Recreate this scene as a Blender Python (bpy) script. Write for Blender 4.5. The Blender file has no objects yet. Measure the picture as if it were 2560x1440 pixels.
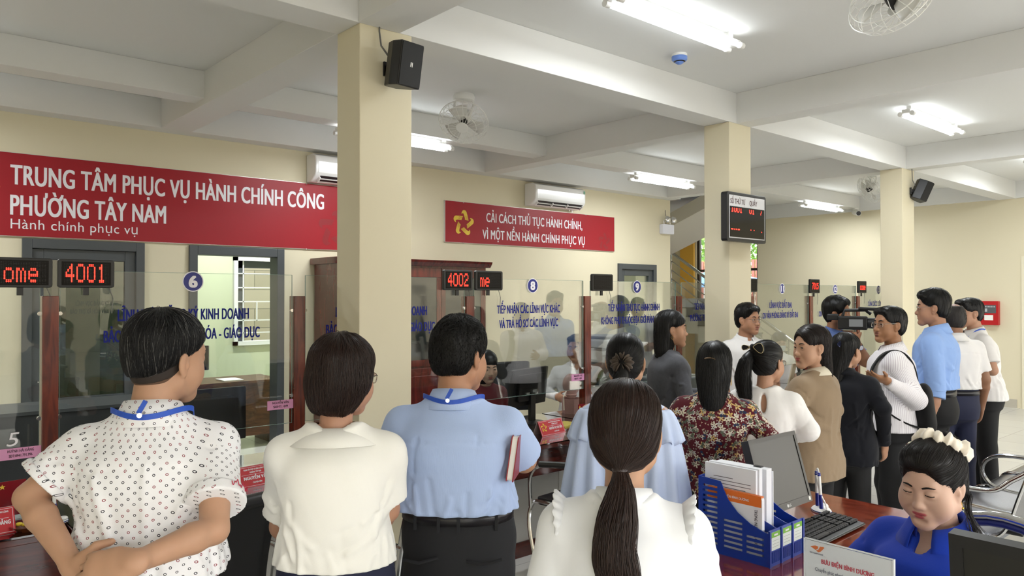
import bpy, bmesh, math, random
import numpy as np
from mathutils import Vector, Matrix

# ------------------------------------------------------------------ camera, world, exposure
scn = bpy.context.scene
COL = scn.collection
CAM_H, FPX = 1.70, 1900.0
YAW = math.radians(41.2)
FW = np.array([math.sin(YAW), math.cos(YAW), 0.0]); RT = np.array([math.cos(YAW), -math.sin(YAW), 0.0])
cam_d = bpy.data.cameras.new('camera'); cam = bpy.data.objects.new('camera', cam_d); COL.objects.link(cam)
cam_d.sensor_width = 36.0; cam_d.lens = 36.0*FPX/2560.0
cam_d.clip_start = 0.05; cam_d.clip_end = 200
cam.location = (0, 0, CAM_H)
cam.rotation_euler = (math.radians(90.0+0.60), 0, -YAW)
scn.camera = cam
scn.view_settings.view_transform = 'Standard'; scn.view_settings.look = 'None'
scn.view_settings.gamma = 1.0; scn.view_settings.use_curve_mapping = False
scn.view_settings.exposure = 0.30
def PX(px, py, k):
    """place in the room seen at photo pixel (px,py) at depth k metres"""
    v = (FW + RT*((px-1280.0)/FPX))*k
    return np.array([v[0], v[1], CAM_H + (740.0-py)/FPX*k])

w = bpy.data.worlds.new('daylight'); scn.world = w; w.use_nodes = True
nt = w.node_tree; bg = nt.nodes['Background']
bg.inputs['Strength'].default_value = 10.0
tc = nt.nodes.new('ShaderNodeTexCoord'); sp = nt.nodes.new('ShaderNodeSeparateXYZ')
rp = nt.nodes.new('ShaderNodeValToRGB')
nt.links.new(tc.outputs['Generated'], sp.inputs[0]); nt.links.new(sp.outputs['Z'], rp.inputs[0])
rp.color_ramp.elements[0].position = 0.0; rp.color_ramp.elements[0].color = (0.55, 0.53, 0.50, 1)
rp.color_ramp.elements[1].position = 0.35; rp.color_ramp.elements[1].color = (0.95, 0.975, 1.0, 1)
nt.links.new(rp.outputs[0], bg.inputs['Color'])
def area_light(name, loc, rot, sx, sy, power, col=(1,1,1), parent=None):
    l = bpy.data.lights.new(name, 'AREA'); l.shape = 'RECTANGLE'; l.size = sx; l.size_y = sy
    l.energy = power; l.color = col
    o = bpy.data.objects.new(name, l); COL.objects.link(o); o.location = loc; o.rotation_euler = rot
    if parent: o.parent = parent
    return o
# ------------------------------------------------------------------ materials
def lin(c):
    if isinstance(c, str):
        c = tuple(int(c[i:i+2], 16)/255.0 for i in (0, 2, 4))
    return tuple(((x/12.92) if x <= 0.04045 else ((x+0.055)/1.055)**2.4) for x in c)
MATS = {}
def mat(name, col, rough=0.5, metal=0.0, spec=0.5, bump=0.0, bscale=200.0, var=0.0, vscale=6.0, emit=None, estr=0.0,
        sheen=0.0, coat=0.0, stretch=None, sss=0.0):
    if name in MATS: return MATS[name]
    m = bpy.data.materials.new(name); m.use_nodes = True
    t = m.node_tree; b = t.nodes['Principled BSDF']
    c = lin(col); b.inputs['Base Color'].default_value = (*c, 1)
    b.inputs['Roughness'].default_value = rough; b.inputs['Metallic'].default_value = metal
    b.inputs['Specular IOR Level'].default_value = spec
    if coat: b.inputs['Coat Weight'].default_value = coat; b.inputs['Coat Roughness'].default_value = 0.08
    if sheen: b.inputs['Sheen Weight'].default_value = sheen
    if sss:
        b.inputs['Subsurface Weight'].default_value = sss
        b.inputs['Subsurface Radius'].default_value = (0.012, 0.005, 0.003); b.inputs['Subsurface Scale'].default_value = 0.5
    if emit is not None:
        b.inputs['Emission Color'].default_value = (*lin(emit), 1); b.inputs['Emission Strength'].default_value = estr
    if var or bump:
        tc = t.nodes.new('ShaderNodeTexCoord'); src = tc.outputs['Object']
        if stretch:
            mp = t.nodes.new('ShaderNodeMapping'); mp.inputs['Scale'].default_value = stretch
            t.links.new(src, mp.inputs[0]); src = mp.outputs[0]
    if var:
        n = t.nodes.new('ShaderNodeTexNoise'); n.inputs['Scale'].default_value = vscale; n.inputs['Detail'].default_value = 5
        t.links.new(src, n.inputs['Vector'])
        r = t.nodes.new('ShaderNodeValToRGB')
        r.color_ramp.elements[0].position = 0.3; r.color_ramp.elements[1].position = 0.7
        r.color_ramp.elements[0].color = (*[max(0, x*(1-var)) for x in c], 1)
        r.color_ramp.elements[1].color = (*[min(1, x*(1+var)) for x in c], 1)
        t.links.new(n.outputs['Fac'], r.inputs[0]); t.links.new(r.outputs[0], b.inputs['Base Color'])
    if bump:
        n2 = t.nodes.new('ShaderNodeTexNoise'); n2.inputs['Scale'].default_value = bscale; n2.inputs['Detail'].default_value = 3
        t.links.new(src, n2.inputs['Vector'])
        bp = t.nodes.new('ShaderNodeBump'); bp.inputs['Strength'].default_value = bump; bp.inputs['Distance'].default_value = 0.002
        t.links.new(n2.outputs['Fac'], bp.inputs['Height']); t.links.new(bp.outputs[0], b.inputs['Normal'])
    MATS[name] = m
    return m
def glass_mat(name, tint, base=0.04, gain=0.75):
    if name in MATS: return MATS[name]
    m = bpy.data.materials.new(name); m.use_nodes = True; t = m.node_tree; t.nodes.clear()
    o = t.nodes.new('ShaderNodeOutputMaterial'); mx = t.nodes.new('ShaderNodeMixShader')
    tr = t.nodes.new('ShaderNodeBsdfTransparent'); tr.inputs[0].default_value = (*tint, 1)
    gl = t.nodes.new('ShaderNodeBsdfGlossy'); gl.inputs['Roughness'].default_value = 0.0
    fr = t.nodes.new('ShaderNodeFresnel'); fr.inputs[0].default_value = 1.5
    ma = t.nodes.new('ShaderNodeMath'); ma.operation = 'MULTIPLY_ADD'; ma.inputs[1].default_value = gain; ma.inputs[2].default_value = base
    t.links.new(fr.outputs[0], ma.inputs[0]); t.links.new(ma.outputs[0], mx.inputs[0])
    t.links.new(tr.outputs[0], mx.inputs[1]); t.links.new(gl.outputs[0], mx.inputs[2]); t.links.new(mx.outputs[0], o.inputs[0])
    MATS[name] = m; return m
def wood_mat(name, c1, c2, rough=0.3, coat=0.3, scale=(1, 1, 1)):
    if name in MATS: return MATS[name]
    m = mat(name, c1, rough=rough, coat=coat); t = m.node_tree; b = t.nodes['Principled BSDF']
    tc = t.nodes.new('ShaderNodeTexCoord'); mp = t.nodes.new('ShaderNodeMapping'); mp.inputs['Scale'].default_value = scale
    t.links.new(tc.outputs['Object'], mp.inputs[0])
    n = t.nodes.new('ShaderNodeTexNoise'); n.inputs['Scale'].default_value = 3.0; n.inputs['Detail'].default_value = 8; n.inputs['Distortion'].default_value = 1.2
    t.links.new(mp.outputs[0], n.inputs['Vector'])
    r = t.nodes.new('ShaderNodeValToRGB'); r.color_ramp.elements[0].position = 0.35; r.color_ramp.elements[1].position = 0.65
    r.color_ramp.elements[0].color = (*lin(c1), 1); r.color_ramp.elements[1].color = (*lin(c2), 1)
    t.links.new(n.outputs['Fac'], r.inputs[0]); t.links.new(r.outputs[0], b.inputs['Base Color'])
    return m

# ------------------------------------------------------------------ object helpers
def empty(name, loc=(0,0,0), rotz=0.0):
    o = bpy.data.objects.new(name, None); COL.objects.link(o); o.location = loc; o.rotation_euler = (0, 0, rotz)
    o.empty_display_size = 0.1
    return o
def tag(o, label=None, cat=None, group=None, kind=None):
    if label: o['label'] = label
    if cat: o['category'] = cat
    if group: o['group'] = group
    if kind: o['kind'] = kind
    return o
def thing(name, label, cat, loc=(0,0,0), rotz=0.0, group=None):
    return tag(empty(name, loc, rotz), label, cat, group)
def mesh_obj(name, V, F, m, parent=None, smooth=False, mats=None, midx=None):
    me = bpy.data.meshes.new(name)
    V = np.asarray(V, dtype=np.float32)
    if isinstance(F, np.ndarray):
        n, k = F.shape
        me.vertices.add(len(V)); me.vertices.foreach_set('co', V.ravel())
        me.loops.add(n*k); me.loops.foreach_set('vertex_index', F.astype(np.int32).ravel())
        me.polygons.add(n); me.polygons.foreach_set('loop_start', np.arange(0, n*k, k, dtype=np.int32))
        me.polygons.foreach_set('loop_total', np.full(n, k, dtype=np.int32))
        me.update(calc_edges=True)
    else:
        me.from_pydata([tuple(map(float, v)) for v in V], [], F); me.update()
    for x in (mats or [m]): me.materials.append(x)
    if midx is not None: me.polygons.foreach_set('material_index', np.asarray(midx, dtype=np.int32))
    if smooth: me.polygons.foreach_set('use_smooth', np.ones(len(me.polygons), dtype=bool))
    me.validate()
    o = bpy.data.objects.new(name, me); COL.objects.link(o)
    if parent is not None: o.parent = parent
    return o
def smooth_path(P, n):
    P = [np.array(p, float) for p in P]; P = [2*P[0]-P[1]]+P+[2*P[-1]-P[-2]]; out = []
    for i in range(1, len(P)-2):
        a, b, c, d = P[i-1:i+3]
        for j in range(n):
            t = j/n; out.append(0.5*((2*b)+(c-a)*t+(2*a-5*b+4*c-d)*t*t+(3*b-a-3*c+d)*t**3))
    return [tuple(q) for q in out]+[tuple(P[-2])]
class MB:
    """collects shapes for ONE mesh"""
    def __init__(s): s.V = []; s.F = []; s.M = []; s.mi = 0
    def add(s, V, F):
        n = len(s.V); s.V += [tuple(map(float, v)) for v in V]
        s.F += [[i+n for i in f] for f in F]; s.M += [s.mi]*len(F); return s
    def box(s, x0, x1, y0, y1, z0, z1, rot=None, c=None):
        V = [(x, y, z) for z in (z0, z1) for y in (y0, y1) for x in (x0, x1)]
        if rot is not None:
            cc = Vector(c if c is not None else ((x0+x1)/2, (y0+y1)/2, (z0+z1)/2))
            V = [tuple(rot @ (Vector(v)-cc) + cc) for v in V]
        return s.add(V, [(0,2,3,1),(4,5,7,6),(0,1,5,4),(2,6,7,3),(0,4,6,2),(1,3,7,5)])
    def rbox(s, x0, x1, y0, y1, z0, z1, r, n=3, axis='y'):
        """box with rounded corners in the plane across axis"""
        if axis == 'y': a0, a1, b0, b1 = x0, x1, z0, z1
        elif axis == 'z': a0, a1, b0, b1 = x0, x1, y0, y1
        else: a0, a1, b0, b1 = y0, y1, z0, z1
        pts = []
        for cx, cy, st in ((a1-r, b1-r, 0), (a0+r, b1-r, 90), (a0+r, b0+r, 180), (a1-r, b0+r, 270)):
            for i in range(n+1):
                an = math.radians(st+90.0*i/n); pts.append((cx+r*math.cos(an), cy+r*math.sin(an)))
        if axis == 'y': return s.prism(pts, y0, y1, 'y')
        if axis == 'z': return s.prism(pts, z0, z1, 'z')
        return s.prism(pts, x0, x1, 'x')
    def prism(s, pts, a, b, axis='y'):
        n = len(pts)
        f = {'y': lambda p, t: (p[0], t, p[1]), 'z': lambda p, t: (p[0], p[1], t), 'x': lambda p, t: (t, p[0], p[1])}[axis]
        V = [f(p, a) for p in pts]+[f(p, b) for p in pts]
        F = [list(range(n)), list(range(2*n-1, n-1, -1))]+[(i, i+n, (i+1) % n+n, (i+1) % n) for i in range(n)]
        return s.add(V, F)
    def cyl(s, p0, p1, r0, r1=None, n=12, caps=True):
        r1 = r0 if r1 is None else r1
        p0 = Vector(p0); p1 = Vector(p1); d = (p1-p0)
        if d.length < 1e-9: return s
        q = d.to_track_quat('Z', 'Y'); V = []
        for p, r in ((p0, r0), (p1, r1)):
            for i in range(n):
                a = 2*math.pi*i/n; V.append(tuple(p + q @ Vector((r*math.cos(a), r*math.sin(a), 0))))
        F = [(i, (i+1) % n, (i+1) % n+n, i+n) for i in range(n)]
        if caps: F += [list(range(n-1, -1, -1)), list(range(n, 2*n))]
        return s.add(V, F)
    def tube(s, path, r, n=8, closed=False, caps=True, sm=0):
        if sm: path = smooth_path(path, sm)
        P = [Vector(p) for p in path]; m = len(P)
        rr = r if hasattr(r, '__len__') else [r]*m
        V = []; up = None
        for i, p in enumerate(P):
            a = P[(i-1) % m] if (i > 0 or closed) else P[i]; b = P[(i+1) % m] if (i < m-1 or closed) else P[i]
            t = (b-a).normalized()
            if up is None:
                up = Vector((0, 0, 1)) if abs(t.z) < 0.9 else Vector((1, 0, 0))
            up = (up - t*up.dot(t)).normalized(); sd = t.cross(up)
            for k in range(n):
                an = 2*math.pi*k/n; V.append(tuple(p + (up*math.cos(an)+sd*math.sin(an))*rr[i]))
        F = []
        for i in range(m if closed else m-1):
            j = (i+1) % m
            F += [(i*n+k, i*n+(k+1) % n, j*n+(k+1) % n, j*n+k) for k in range(n)]
        if caps and not closed: F += [list(range(n-1, -1, -1)), list(range((m-1)*n, m*n))]
        return s.add(V, F)
    def lathe(s, prof, n=24, c=(0, 0, 0), sx=1.0, sy=1.0, caps=True):
        V = []; m = len(prof)
        for r, z in prof:
            for i in range(n):
                a = 2*math.pi*i/n; V.append((c[0]+r*sx*math.cos(a), c[1]+r*sy*math.sin(a), c[2]+z))
        F = [(i*n+k, i*n+(k+1) % n, (i+1)*n+(k+1) % n, (i+1)*n+k) for i in range(m-1) for k in range(n)]
        if caps: F += [list(range(n-1, -1, -1)), list(range((m-1)*n, m*n))]
        return s.add(V, F)
    def ball(s, c, rx, ry=None, rz=None, n=14, m=8, rot=None):
        ry = rx if ry is None else ry; rz = rx if rz is None else rz
        V = [(0, 0, -rz)]
        for j in range(1, m):
            b = -math.pi/2+math.pi*j/m
            V += [(rx*math.cos(b)*math.cos(2*math.pi*i/n), ry*math.cos(b)*math.sin(2*math.pi*i/n), rz*math.sin(b)) for i in range(n)]
        V.append((0, 0, rz))
        if rot is not None: V = [tuple(rot @ Vector(v)) for v in V]
        V = [(v[0]+c[0], v[1]+c[1], v[2]+c[2]) for v in V]
        F = [(0, 1+(i+1) % n, 1+i) for i in range(n)]
        for j in range(m-2): F += [(1+j*n+i, 1+j*n+(i+1) % n, 1+(j+1)*n+(i+1) % n, 1+(j+1)*n+i) for i in range(n)]
        L = len(V)-1; F += [(L, 1+(m-2)*n+i, 1+(m-2)*n+(i+1) % n) for i in range(n)]
        return s.add(V, F)
    def xf(s, M, start=0):
        for i in range(start, len(s.V)): s.V[i] = tuple(M @ Vector(s.V[i]))
        return s
    def build(s, name, m, parent=None, smooth=False, bevel=0.0, bseg=2, auto=40, loc=None, rot=None):
        mats = m if isinstance(m, (list, tuple)) else [m]
        o = mesh_obj(name, s.V, s.F, None, parent, smooth, mats=list(mats), midx=s.M if len(mats) > 1 else None)
        bm = bmesh.new(); bm.from_mesh(o.data); bmesh.ops.recalc_face_normals(bm, faces=bm.faces)
        if smooth:
            lim = math.radians(auto)
            for e in bm.edges:
                if len(e.link_faces) == 2 and e.calc_face_angle(0) > lim: e.smooth = False
        bm.to_mesh(o.data); bm.free()
        if bevel:
            md = o.modifiers.new('bevel', 'BEVEL'); md.width = bevel; md.segments = bseg; md.limit_method = 'ANGLE'
        if loc is not None: o.location = loc
        if rot is not None: o.rotation_euler = rot
        return o
def struct(name, mb, m, **kw):
    o = mb.build(name, m, **kw); o['kind'] = 'structure'; return o
def children_of(o): return [c for c in bpy.data.objects if c.parent == o]
def copy_tree(o, loc, rotz, label=None, group=None):
    r = o.copy(); COL.objects.link(r); r.location = loc; r.rotation_euler = (0, 0, rotz)
    if label: r['label'] = label
    if group: r['group'] = group
    for ch in children_of(o):
        c = ch.copy(); COL.objects.link(c); c.parent = r
        for g in children_of(ch):
            d = g.copy(); COL.objects.link(d); d.parent = c
    return r

# ------------------------------------------------------------------ lettering
def _geo(body, space=1.0):
    cu = bpy.data.curves.new('t', 'FONT'); cu.body = body; cu.size = 1.0; cu.resolution_u = 4; cu.space_character = space
    ob = bpy.data.objects.new('t', cu); COL.objects.link(ob)
    me = bpy.data.meshes.new_from_object(ob)
    V = np.array([v.co[:] for v in me.vertices]).reshape(-1, 3); F = [list(p.vertices) for p in me.polygons]
    bpy.data.objects.remove(ob); bpy.data.curves.remove(cu); bpy.data.meshes.remove(me)
    return V, F
HORN = {'Ơ': 'O', 'Ờ': 'Ò', 'Ớ': 'Ó', 'Ở': 'Ỏ', 'Ỡ': 'Õ', 'Ợ': 'Ọ', 'ơ': 'o', 'ờ': 'ò', 'ớ': 'ó', 'ở': 'ỏ', 'ỡ': 'õ', 'ợ': 'ọ'}
BAR = {'Đ': 'D', 'đ': 'd'}
def text_geo(body, space=1.0):
    """flat letter outlines; barred D and horned O are composed from the plain letter and the mark"""
    b2 = ''.join(HORN.get(c, BAR.get(c, c)) for c in body); V, F = _geo(b2, space); V = list(map(tuple, V))
    for i, c in enumerate(body):
        if c not in HORN and c not in BAR: continue
        r = _geo(b2[:i+1], space)[0][:, 0].max(); g = _geo(b2[i], 1.0)[0]; wd = np.ptp(g[:, 0]); k = 1.0 if c.isupper() else 0.72
        if c in HORN: P = [(r-.13, .585*k), (r-.02, .60*k), (r+.06, .70*k), (r+.09, .80*k), (r+.01, .80*k), (r-.02, .73*k), (r-.09, .68*k)]
        elif c == 'Đ': P = [(r-wd-.075, .31), (r-wd*0.45, .31), (r-wd*0.45, .39), (r-wd-.075, .39)]
        else: P = [(r-.26, .58), (r+.06, .58), (r+.06, .65), (r-.26, .65)]
        n = len(V); V += [(x, y, 0.0) for x, y in P]; F.append(list(range(n, n+len(P))))
    return np.array(V), F
CAPH = 0.70
def lettering(name, body, width, capheight, m, parent, origin, ux=(1,0,0), uy=(0,0,1), offset=0.012, align='l', depth=0.0012, shear=0.0, label=None):
    """flat raised lettering: cap height and total width in metres, origin at the left end of the baseline; offset thickens the strokes"""
    V, F = text_geo(body, 1.05)
    x0, x1 = V[:, 0].min(), V[:, 0].max()
    sy = capheight/CAPH; sx = width/(x1-x0) if width else sy
    X = (V[:, 0]-x0)*sx; Y = V[:, 1]*sy; Z = np.full(len(V), depth*0.5)
    W = (x1-x0)*sx
    if align == 'c': X -= W/2
    if align == 'r': X -= W
    X = X+shear*Y
    ux = np.array(ux, float); uy = np.array(uy, float); un = np.cross(ux, uy); P = []; FF = []; o_ = max(0.0, offset)*1.7*sx
    sh = ((0, 0),) if o_ < 1e-6 else ((-o_, -o_*0.4), (-o_, o_*0.4), (0, -o_*0.4), (0, o_*0.4), (o_, -o_*0.4), (o_, o_*0.4))
    for i, (a, b) in enumerate(sh):
        n = i*len(V); P.append(np.array(origin, float)+(X+a)[:, None]*ux+(Y+b)[:, None]*uy+(Z+depth*0.04*i)[:, None]*un); FF += [[j+n for j in f] for f in F]
    return mesh_obj(name, np.concatenate(P), FF, m, parent)
# ------------------------------------------------------------------ implicit modelling: smooth blends on a grid, meshed with surface nets
def _rot(ax, ay, az):
    return np.array((Matrix.Rotation(az, 3, 'Z') @ Matrix.Rotation(ay, 3, 'Y') @ Matrix.Rotation(ax, 3, 'X')))
class Field:
    BIG = 0.12
    def __init__(s, lo, hi, h):
        s.lo = np.array(lo, float); s.h = h
        s.n = np.maximum(4, np.ceil((np.array(hi, float)-s.lo)/h).astype(int)+1)
        s.D = np.full(s.n, s.BIG, dtype=np.float32)
        s.ax = [(s.lo[i]+h*np.arange(s.n[i])).astype(np.float32) for i in range(3)]
        s.R = np.eye(3); s.T = np.zeros(3); s.S = 1.0
    def frame(s, R=None, T=None, S=1.0):
        s.R = np.eye(3) if R is None else np.array(R); s.T = np.zeros(3) if T is None else np.array(T, float); s.S = S
    def w(s, p): return s.R @ (np.array(p, float)*s.S)+s.T
    def _sl(s, lo, hi, m):
        a = np.clip(np.floor((np.array(lo)-m-s.lo)/s.h).astype(int), 0, s.n)
        b = np.clip(np.ceil((np.array(hi)+m-s.lo)/s.h).astype(int)+1, 0, s.n)
        if np.any(b <= a): return None
        sl = tuple(slice(a[i], b[i]) for i in range(3))
        X = s.ax[0][sl[0]][:, None, None]; Y = s.ax[1][sl[1]][None, :, None]; Z = s.ax[2][sl[2]][None, None, :]
        return sl, X, Y, Z
    def _mix(s, sl, d, k, op):
        D = s.D[sl]; d = d.astype(np.float32)
        if op == 'add':
            if k > 0:
                h = np.maximum(k-np.abs(D-d), 0)/k; s.D[sl] = np.minimum(D, d)-h*h*k*0.25
            else: s.D[sl] = np.minimum(D, d)
        elif op == 'sub':
            d = -d
            if k > 0:
                h = np.maximum(k-np.abs(D-d), 0)/k; s.D[sl] = np.maximum(D, d)+h*h*k*0.25
            else: s.D[sl] = np.maximum(D, d)
        elif op == 'and':
            if k > 0:
                h = np.maximum(k-np.abs(D-d), 0)/k; s.D[sl] = np.maximum(D, d)+h*h*k*0.25
            else: s.D[sl] = np.maximum(D, d)
        elif op == 'disp': s.D[sl] = D+d
    def cone(s, a, b, ra, rb=None, k=0.0, op='add', flat=None, cap=False):
        """tapered limb from a to b; flat=(axis, factor) squeezes the section along a local axis"""
        rb = ra if rb is None else rb
        a = s.w(a); b = s.w(b); ra *= s.S; rb *= s.S; k *= s.S; r = max(ra, rb)
        q = s._sl(np.minimum(a, b)-r, np.maximum(a, b)+r, k+3*s.h)
        if q is None: return
        sl, X, Y, Z = q; ba = b-a; L2 = max(float(ba @ ba), 1e-9)
        px, py, pz = X-a[0], Y-a[1], Z-a[2]
        t = np.clip((px*ba[0]+py*ba[1]+pz*ba[2])/L2, 0, 1)
        dx, dy, dz = px-t*ba[0], py-t*ba[1], pz-t*ba[2]
        d2 = dx*dx+dy*dy+dz*dz
        if flat is not None:
            n = s.R @ np.array(flat[0], float); n /= np.linalg.norm(n)
            c = dx*n[0]+dy*n[1]+dz*n[2]; d2 = d2+c*c*(1.0/(flat[1]**2)-1)
        d = np.sqrt(d2)-(ra+(rb-ra)*t)
        if cap:
            d = np.maximum(d, ((px*ba[0]+py*ba[1]+pz*ba[2])/L2-1.0)*math.sqrt(L2))
        s._mix(sl, d, k, op)
    def ell(s, c, r, rot=None, k=0.0, op='add'):
        c = s.w(c); r = np.array(r if hasattr(r, '__len__') else [r]*3, float)*s.S; k *= s.S
        R = s.R if rot is None else s.R @ _rot(*rot)
        q = s._sl(c-r.max(), c+r.max(), k+3*s.h)
        if q is None: return
        sl, X, Y, Z = q; px, py, pz = X-c[0], Y-c[1], Z-c[2]
        u = [(R[0, i]*px+R[1, i]*py+R[2, i]*pz)/r[i] for i in range(3)]
        k0 = np.sqrt(u[0]**2+u[1]**2+u[2]**2)
        k1 = np.sqrt((u[0]/r[0])**2+(u[1]/r[1])**2+(u[2]/r[2])**2)+1e-6
        s._mix(sl, k0*(k0-1.0)/k1, k, op)
    def half(s, p, n, k=0.0, op='and'):
        """keep the side the normal n points away from"""
        p = s.w(p); n = s.R @ np.array(n, float); n = n/np.linalg.norm(n)
        d = (s.ax[0][:, None, None]-p[0])*n[0]+(s.ax[1][None, :, None]-p[1])*n[1]+(s.ax[2][None, None, :]-p[2])*n[2]
        s._mix((slice(None),)*3, d, k, op)
    def loft(s, keys, k=0.0, op='add', p=2.3, cap=0.004):
        """keys (z, half width, half depth, cx, cy); horizontal sections"""
        K = np.array(sorted(keys), float); zz = s.ax[2]
        lo = np.array([(K[:, 3]-K[:, 1]).min(), (K[:, 4]-K[:, 2]).min(), K[0, 0]]); hi = np.array([(K[:, 3]+K[:, 1]).max(), (K[:, 4]+K[:, 2]).max(), K[-1, 0]])
        q = s._sl(lo, hi, k+3*s.h)
        if q is None: return
        sl, X, Y, Z = q; z = zz[sl[2]]
        def ip(c):
            # smooth (Catmull-Rom) interpolation along z
            x = K[:, 0]; y = K[:, c]; m = np.gradient(y, x); i = np.clip(np.searchsorted(x, z)-1, 0, len(x)-2)
            hh = x[i+1]-x[i]; t = np.clip((z-x[i])/hh, 0, 1)
            return ((2*t**3-3*t**2+1)*y[i]+(t**3-2*t**2+t)*hh*m[i]+(-2*t**3+3*t**2)*y[i+1]+(t**3-t**2)*hh*m[i+1])[None, None, :]
        rx, ry, cx, cy = np.maximum(ip(1), 0.004), np.maximum(ip(2), 0.004), ip(3), ip(4)
        u = (np.abs(X-cx)/rx)**p+(np.abs(Y-cy)/ry)**p
        d = (u**(1.0/p)-1.0)*np.minimum(rx, ry)
        dz = np.maximum(Z-K[-1, 0], K[0, 0]-Z)
        s._mix(sl, np.maximum(d, dz), k, op)
    def fold(s, a, b, wd, amp, mid=None):
        """a raised ridge (amp>0) or crease (amp<0) along a-b"""
        pts = [s.w(a)]+([s.w(mid)] if mid is not None else [])+[s.w(b)]
        for i in range(len(pts)-1):
            p, q_ = pts[i], pts[i+1]
            q = s._sl(np.minimum(p, q_), np.maximum(p, q_), 2.2*wd)
            if q is None: continue
            sl, X, Y, Z = q; ba = q_-p; L2 = max(float(ba @ ba), 1e-9)
            px, py, pz = X-p[0], Y-p[1], Z-p[2]
            t = np.clip((px*ba[0]+py*ba[1]+pz*ba[2])/L2, 0, 1)
            d2 = (px-t*ba[0])**2+(py-t*ba[1])**2+(pz-t*ba[2])**2
            s.D[sl] -= (amp*np.exp(-d2/(wd*wd))).astype(np.float32)
    def wrinkle(s, amp, freq, seed=0, axis=(1.0, 1.0, 0.35), zlo=None, zhi=None):
        """cloth-like ripples: warped sines"""
        rng = np.random.RandomState(seed); X = s.ax[0][:, None, None]; Y = s.ax[1][None, :, None]; Z = s.ax[2][None, None, :]
        wz = np.ones_like(s.ax[2])
        if zlo is not None: wz = np.clip((s.ax[2]-zlo)/(zhi-zlo), 0, 1)
        out = 0.0
        for i in range(4):
            a = rng.uniform(-1, 1, 3)*np.array(axis)*freq*(0.7+0.5*i); b = rng.uniform(-1, 1, 3)*6.0; ph = rng.uniform(0, 6.28, 2)
            out = out+np.sin(a[0]*X+a[1]*Y+a[2]*Z+1.6*np.sin(b[0]*X+b[1]*Y+b[2]*Z+ph[1])+ph[0])/(1+0.6*i)
        s.D += (amp*0.5*out*wz[None, None, :]).astype(np.float32)
    def sample(s, P):
        g = (P-s.lo)/s.h; g = np.clip(g, 0, np.array(s.n)-1.001); i = g.astype(int); f = g-i
        D = s.D; x, y, z = i.T; fx, fy, fz = f.T
        c = lambda a, b, c_: D[x+a, y+b, z+c_]
        return ((c(0,0,0)*(1-fx)+c(1,0,0)*fx)*(1-fy)+(c(0,1,0)*(1-fx)+c(1,1,0)*fx)*fy)*(1-fz)+((c(0,0,1)*(1-fx)+c(1,0,1)*fx)*(1-fy)+(c(0,1,1)*(1-fx)+c(1,1,1)*fx)*fy)*fz
    def grad(s, P):
        e = s.h; g = np.stack([s.sample(P+np.eye(3)[i]*e)-s.sample(P-np.eye(3)[i]*e) for i in range(3)], 1)
        return g/(np.linalg.norm(g, axis=1, keepdims=True)+1e-9)
    def mesh(s):
        D = s.D; S = D < 0; n = D.shape
        cnt = np.zeros((n[0]-1, n[1]-1, n[2]-1), dtype=np.int8)
        offs = [(a, b, c) for a in (0, 1) for b in (0, 1) for c in (0, 1)]
        for a, b, c in offs: cnt += S[a:n[0]-1+a, b:n[1]-1+b, c:n[2]-1+c]
        act = np.argwhere((cnt > 0) & (cnt < 8))
        if len(act) == 0: return np.zeros((0, 3)), np.zeros((0, 4), int)
        idx = np.full(cnt.shape, -1, dtype=np.int32); idx[tuple(act.T)] = np.arange(len(act))
        cv = {o: D[act[:, 0]+o[0], act[:, 1]+o[1], act[:, 2]+o[2]] for o in offs}
        P = np.zeros((len(act), 3)); N = np.zeros(len(act))
        for i, o in enumerate(offs):
            for ax in range(3):
                if o[ax]: continue
                q = list(o); q[ax] = 1; q = tuple(q); v0, v1 = cv[o], cv[q]
                m = (v0 < 0) != (v1 < 0); t = v0[m]/(v0[m]-v1[m])
                pt = np.tile(np.array(o, float), (m.sum(), 1)); pt[:, ax] = t
                P[m] += pt; N[m] += 1
        V = s.lo+s.h*(act+P/N[:, None])
        F = []
        for ax in range(3):
            u, v = (ax+1) % 3, (ax+2) % 3
            a = [slice(None)]*3; b = [slice(None)]*3; a[ax] = slice(0, n[ax]-1); b[ax] = slice(1, n[ax])
            A = S[tuple(a)]; B = S[tuple(b)]; e = np.argwhere(A != B)
            e = e[(e[:, u] > 0) & (e[:, v] > 0) & (e[:, u] < n[u]-1) & (e[:, v] < n[v]-1)]
            def at(du, dv):
                q = e.copy(); q[:, u] += du; q[:, v] += dv; return idx[tuple(q.T)]
            quad = np.stack([at(-1, -1), at(0, -1), at(0, 0), at(-1, 0)], 1)
            fl = ~A[tuple(e.T)]; quad[fl] = quad[fl][:, ::-1]; F.append(quad)
        return V, np.concatenate(F)
def curves_obj(name, pts, rad, m, parent):
    """hair strands: pts (N, n, 3), rad (N, n)"""
    hc = bpy.data.hair_curves.new(name); N, n, _ = pts.shape
    hc.add_curves([n]*N)
    hc.points.foreach_set('position', pts.astype(np.float32).ravel())
    at = hc.attributes.get('radius') or hc.attributes.new('radius', 'FLOAT', 'POINT')
    at.data.foreach_set('value', rad.astype(np.float32).ravel())
    hc.materials.append(m)
    o = bpy.data.objects.new(name, hc); COL.objects.link(o); o.parent = parent; o['kind'] = 'stuff'
    return o
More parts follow.
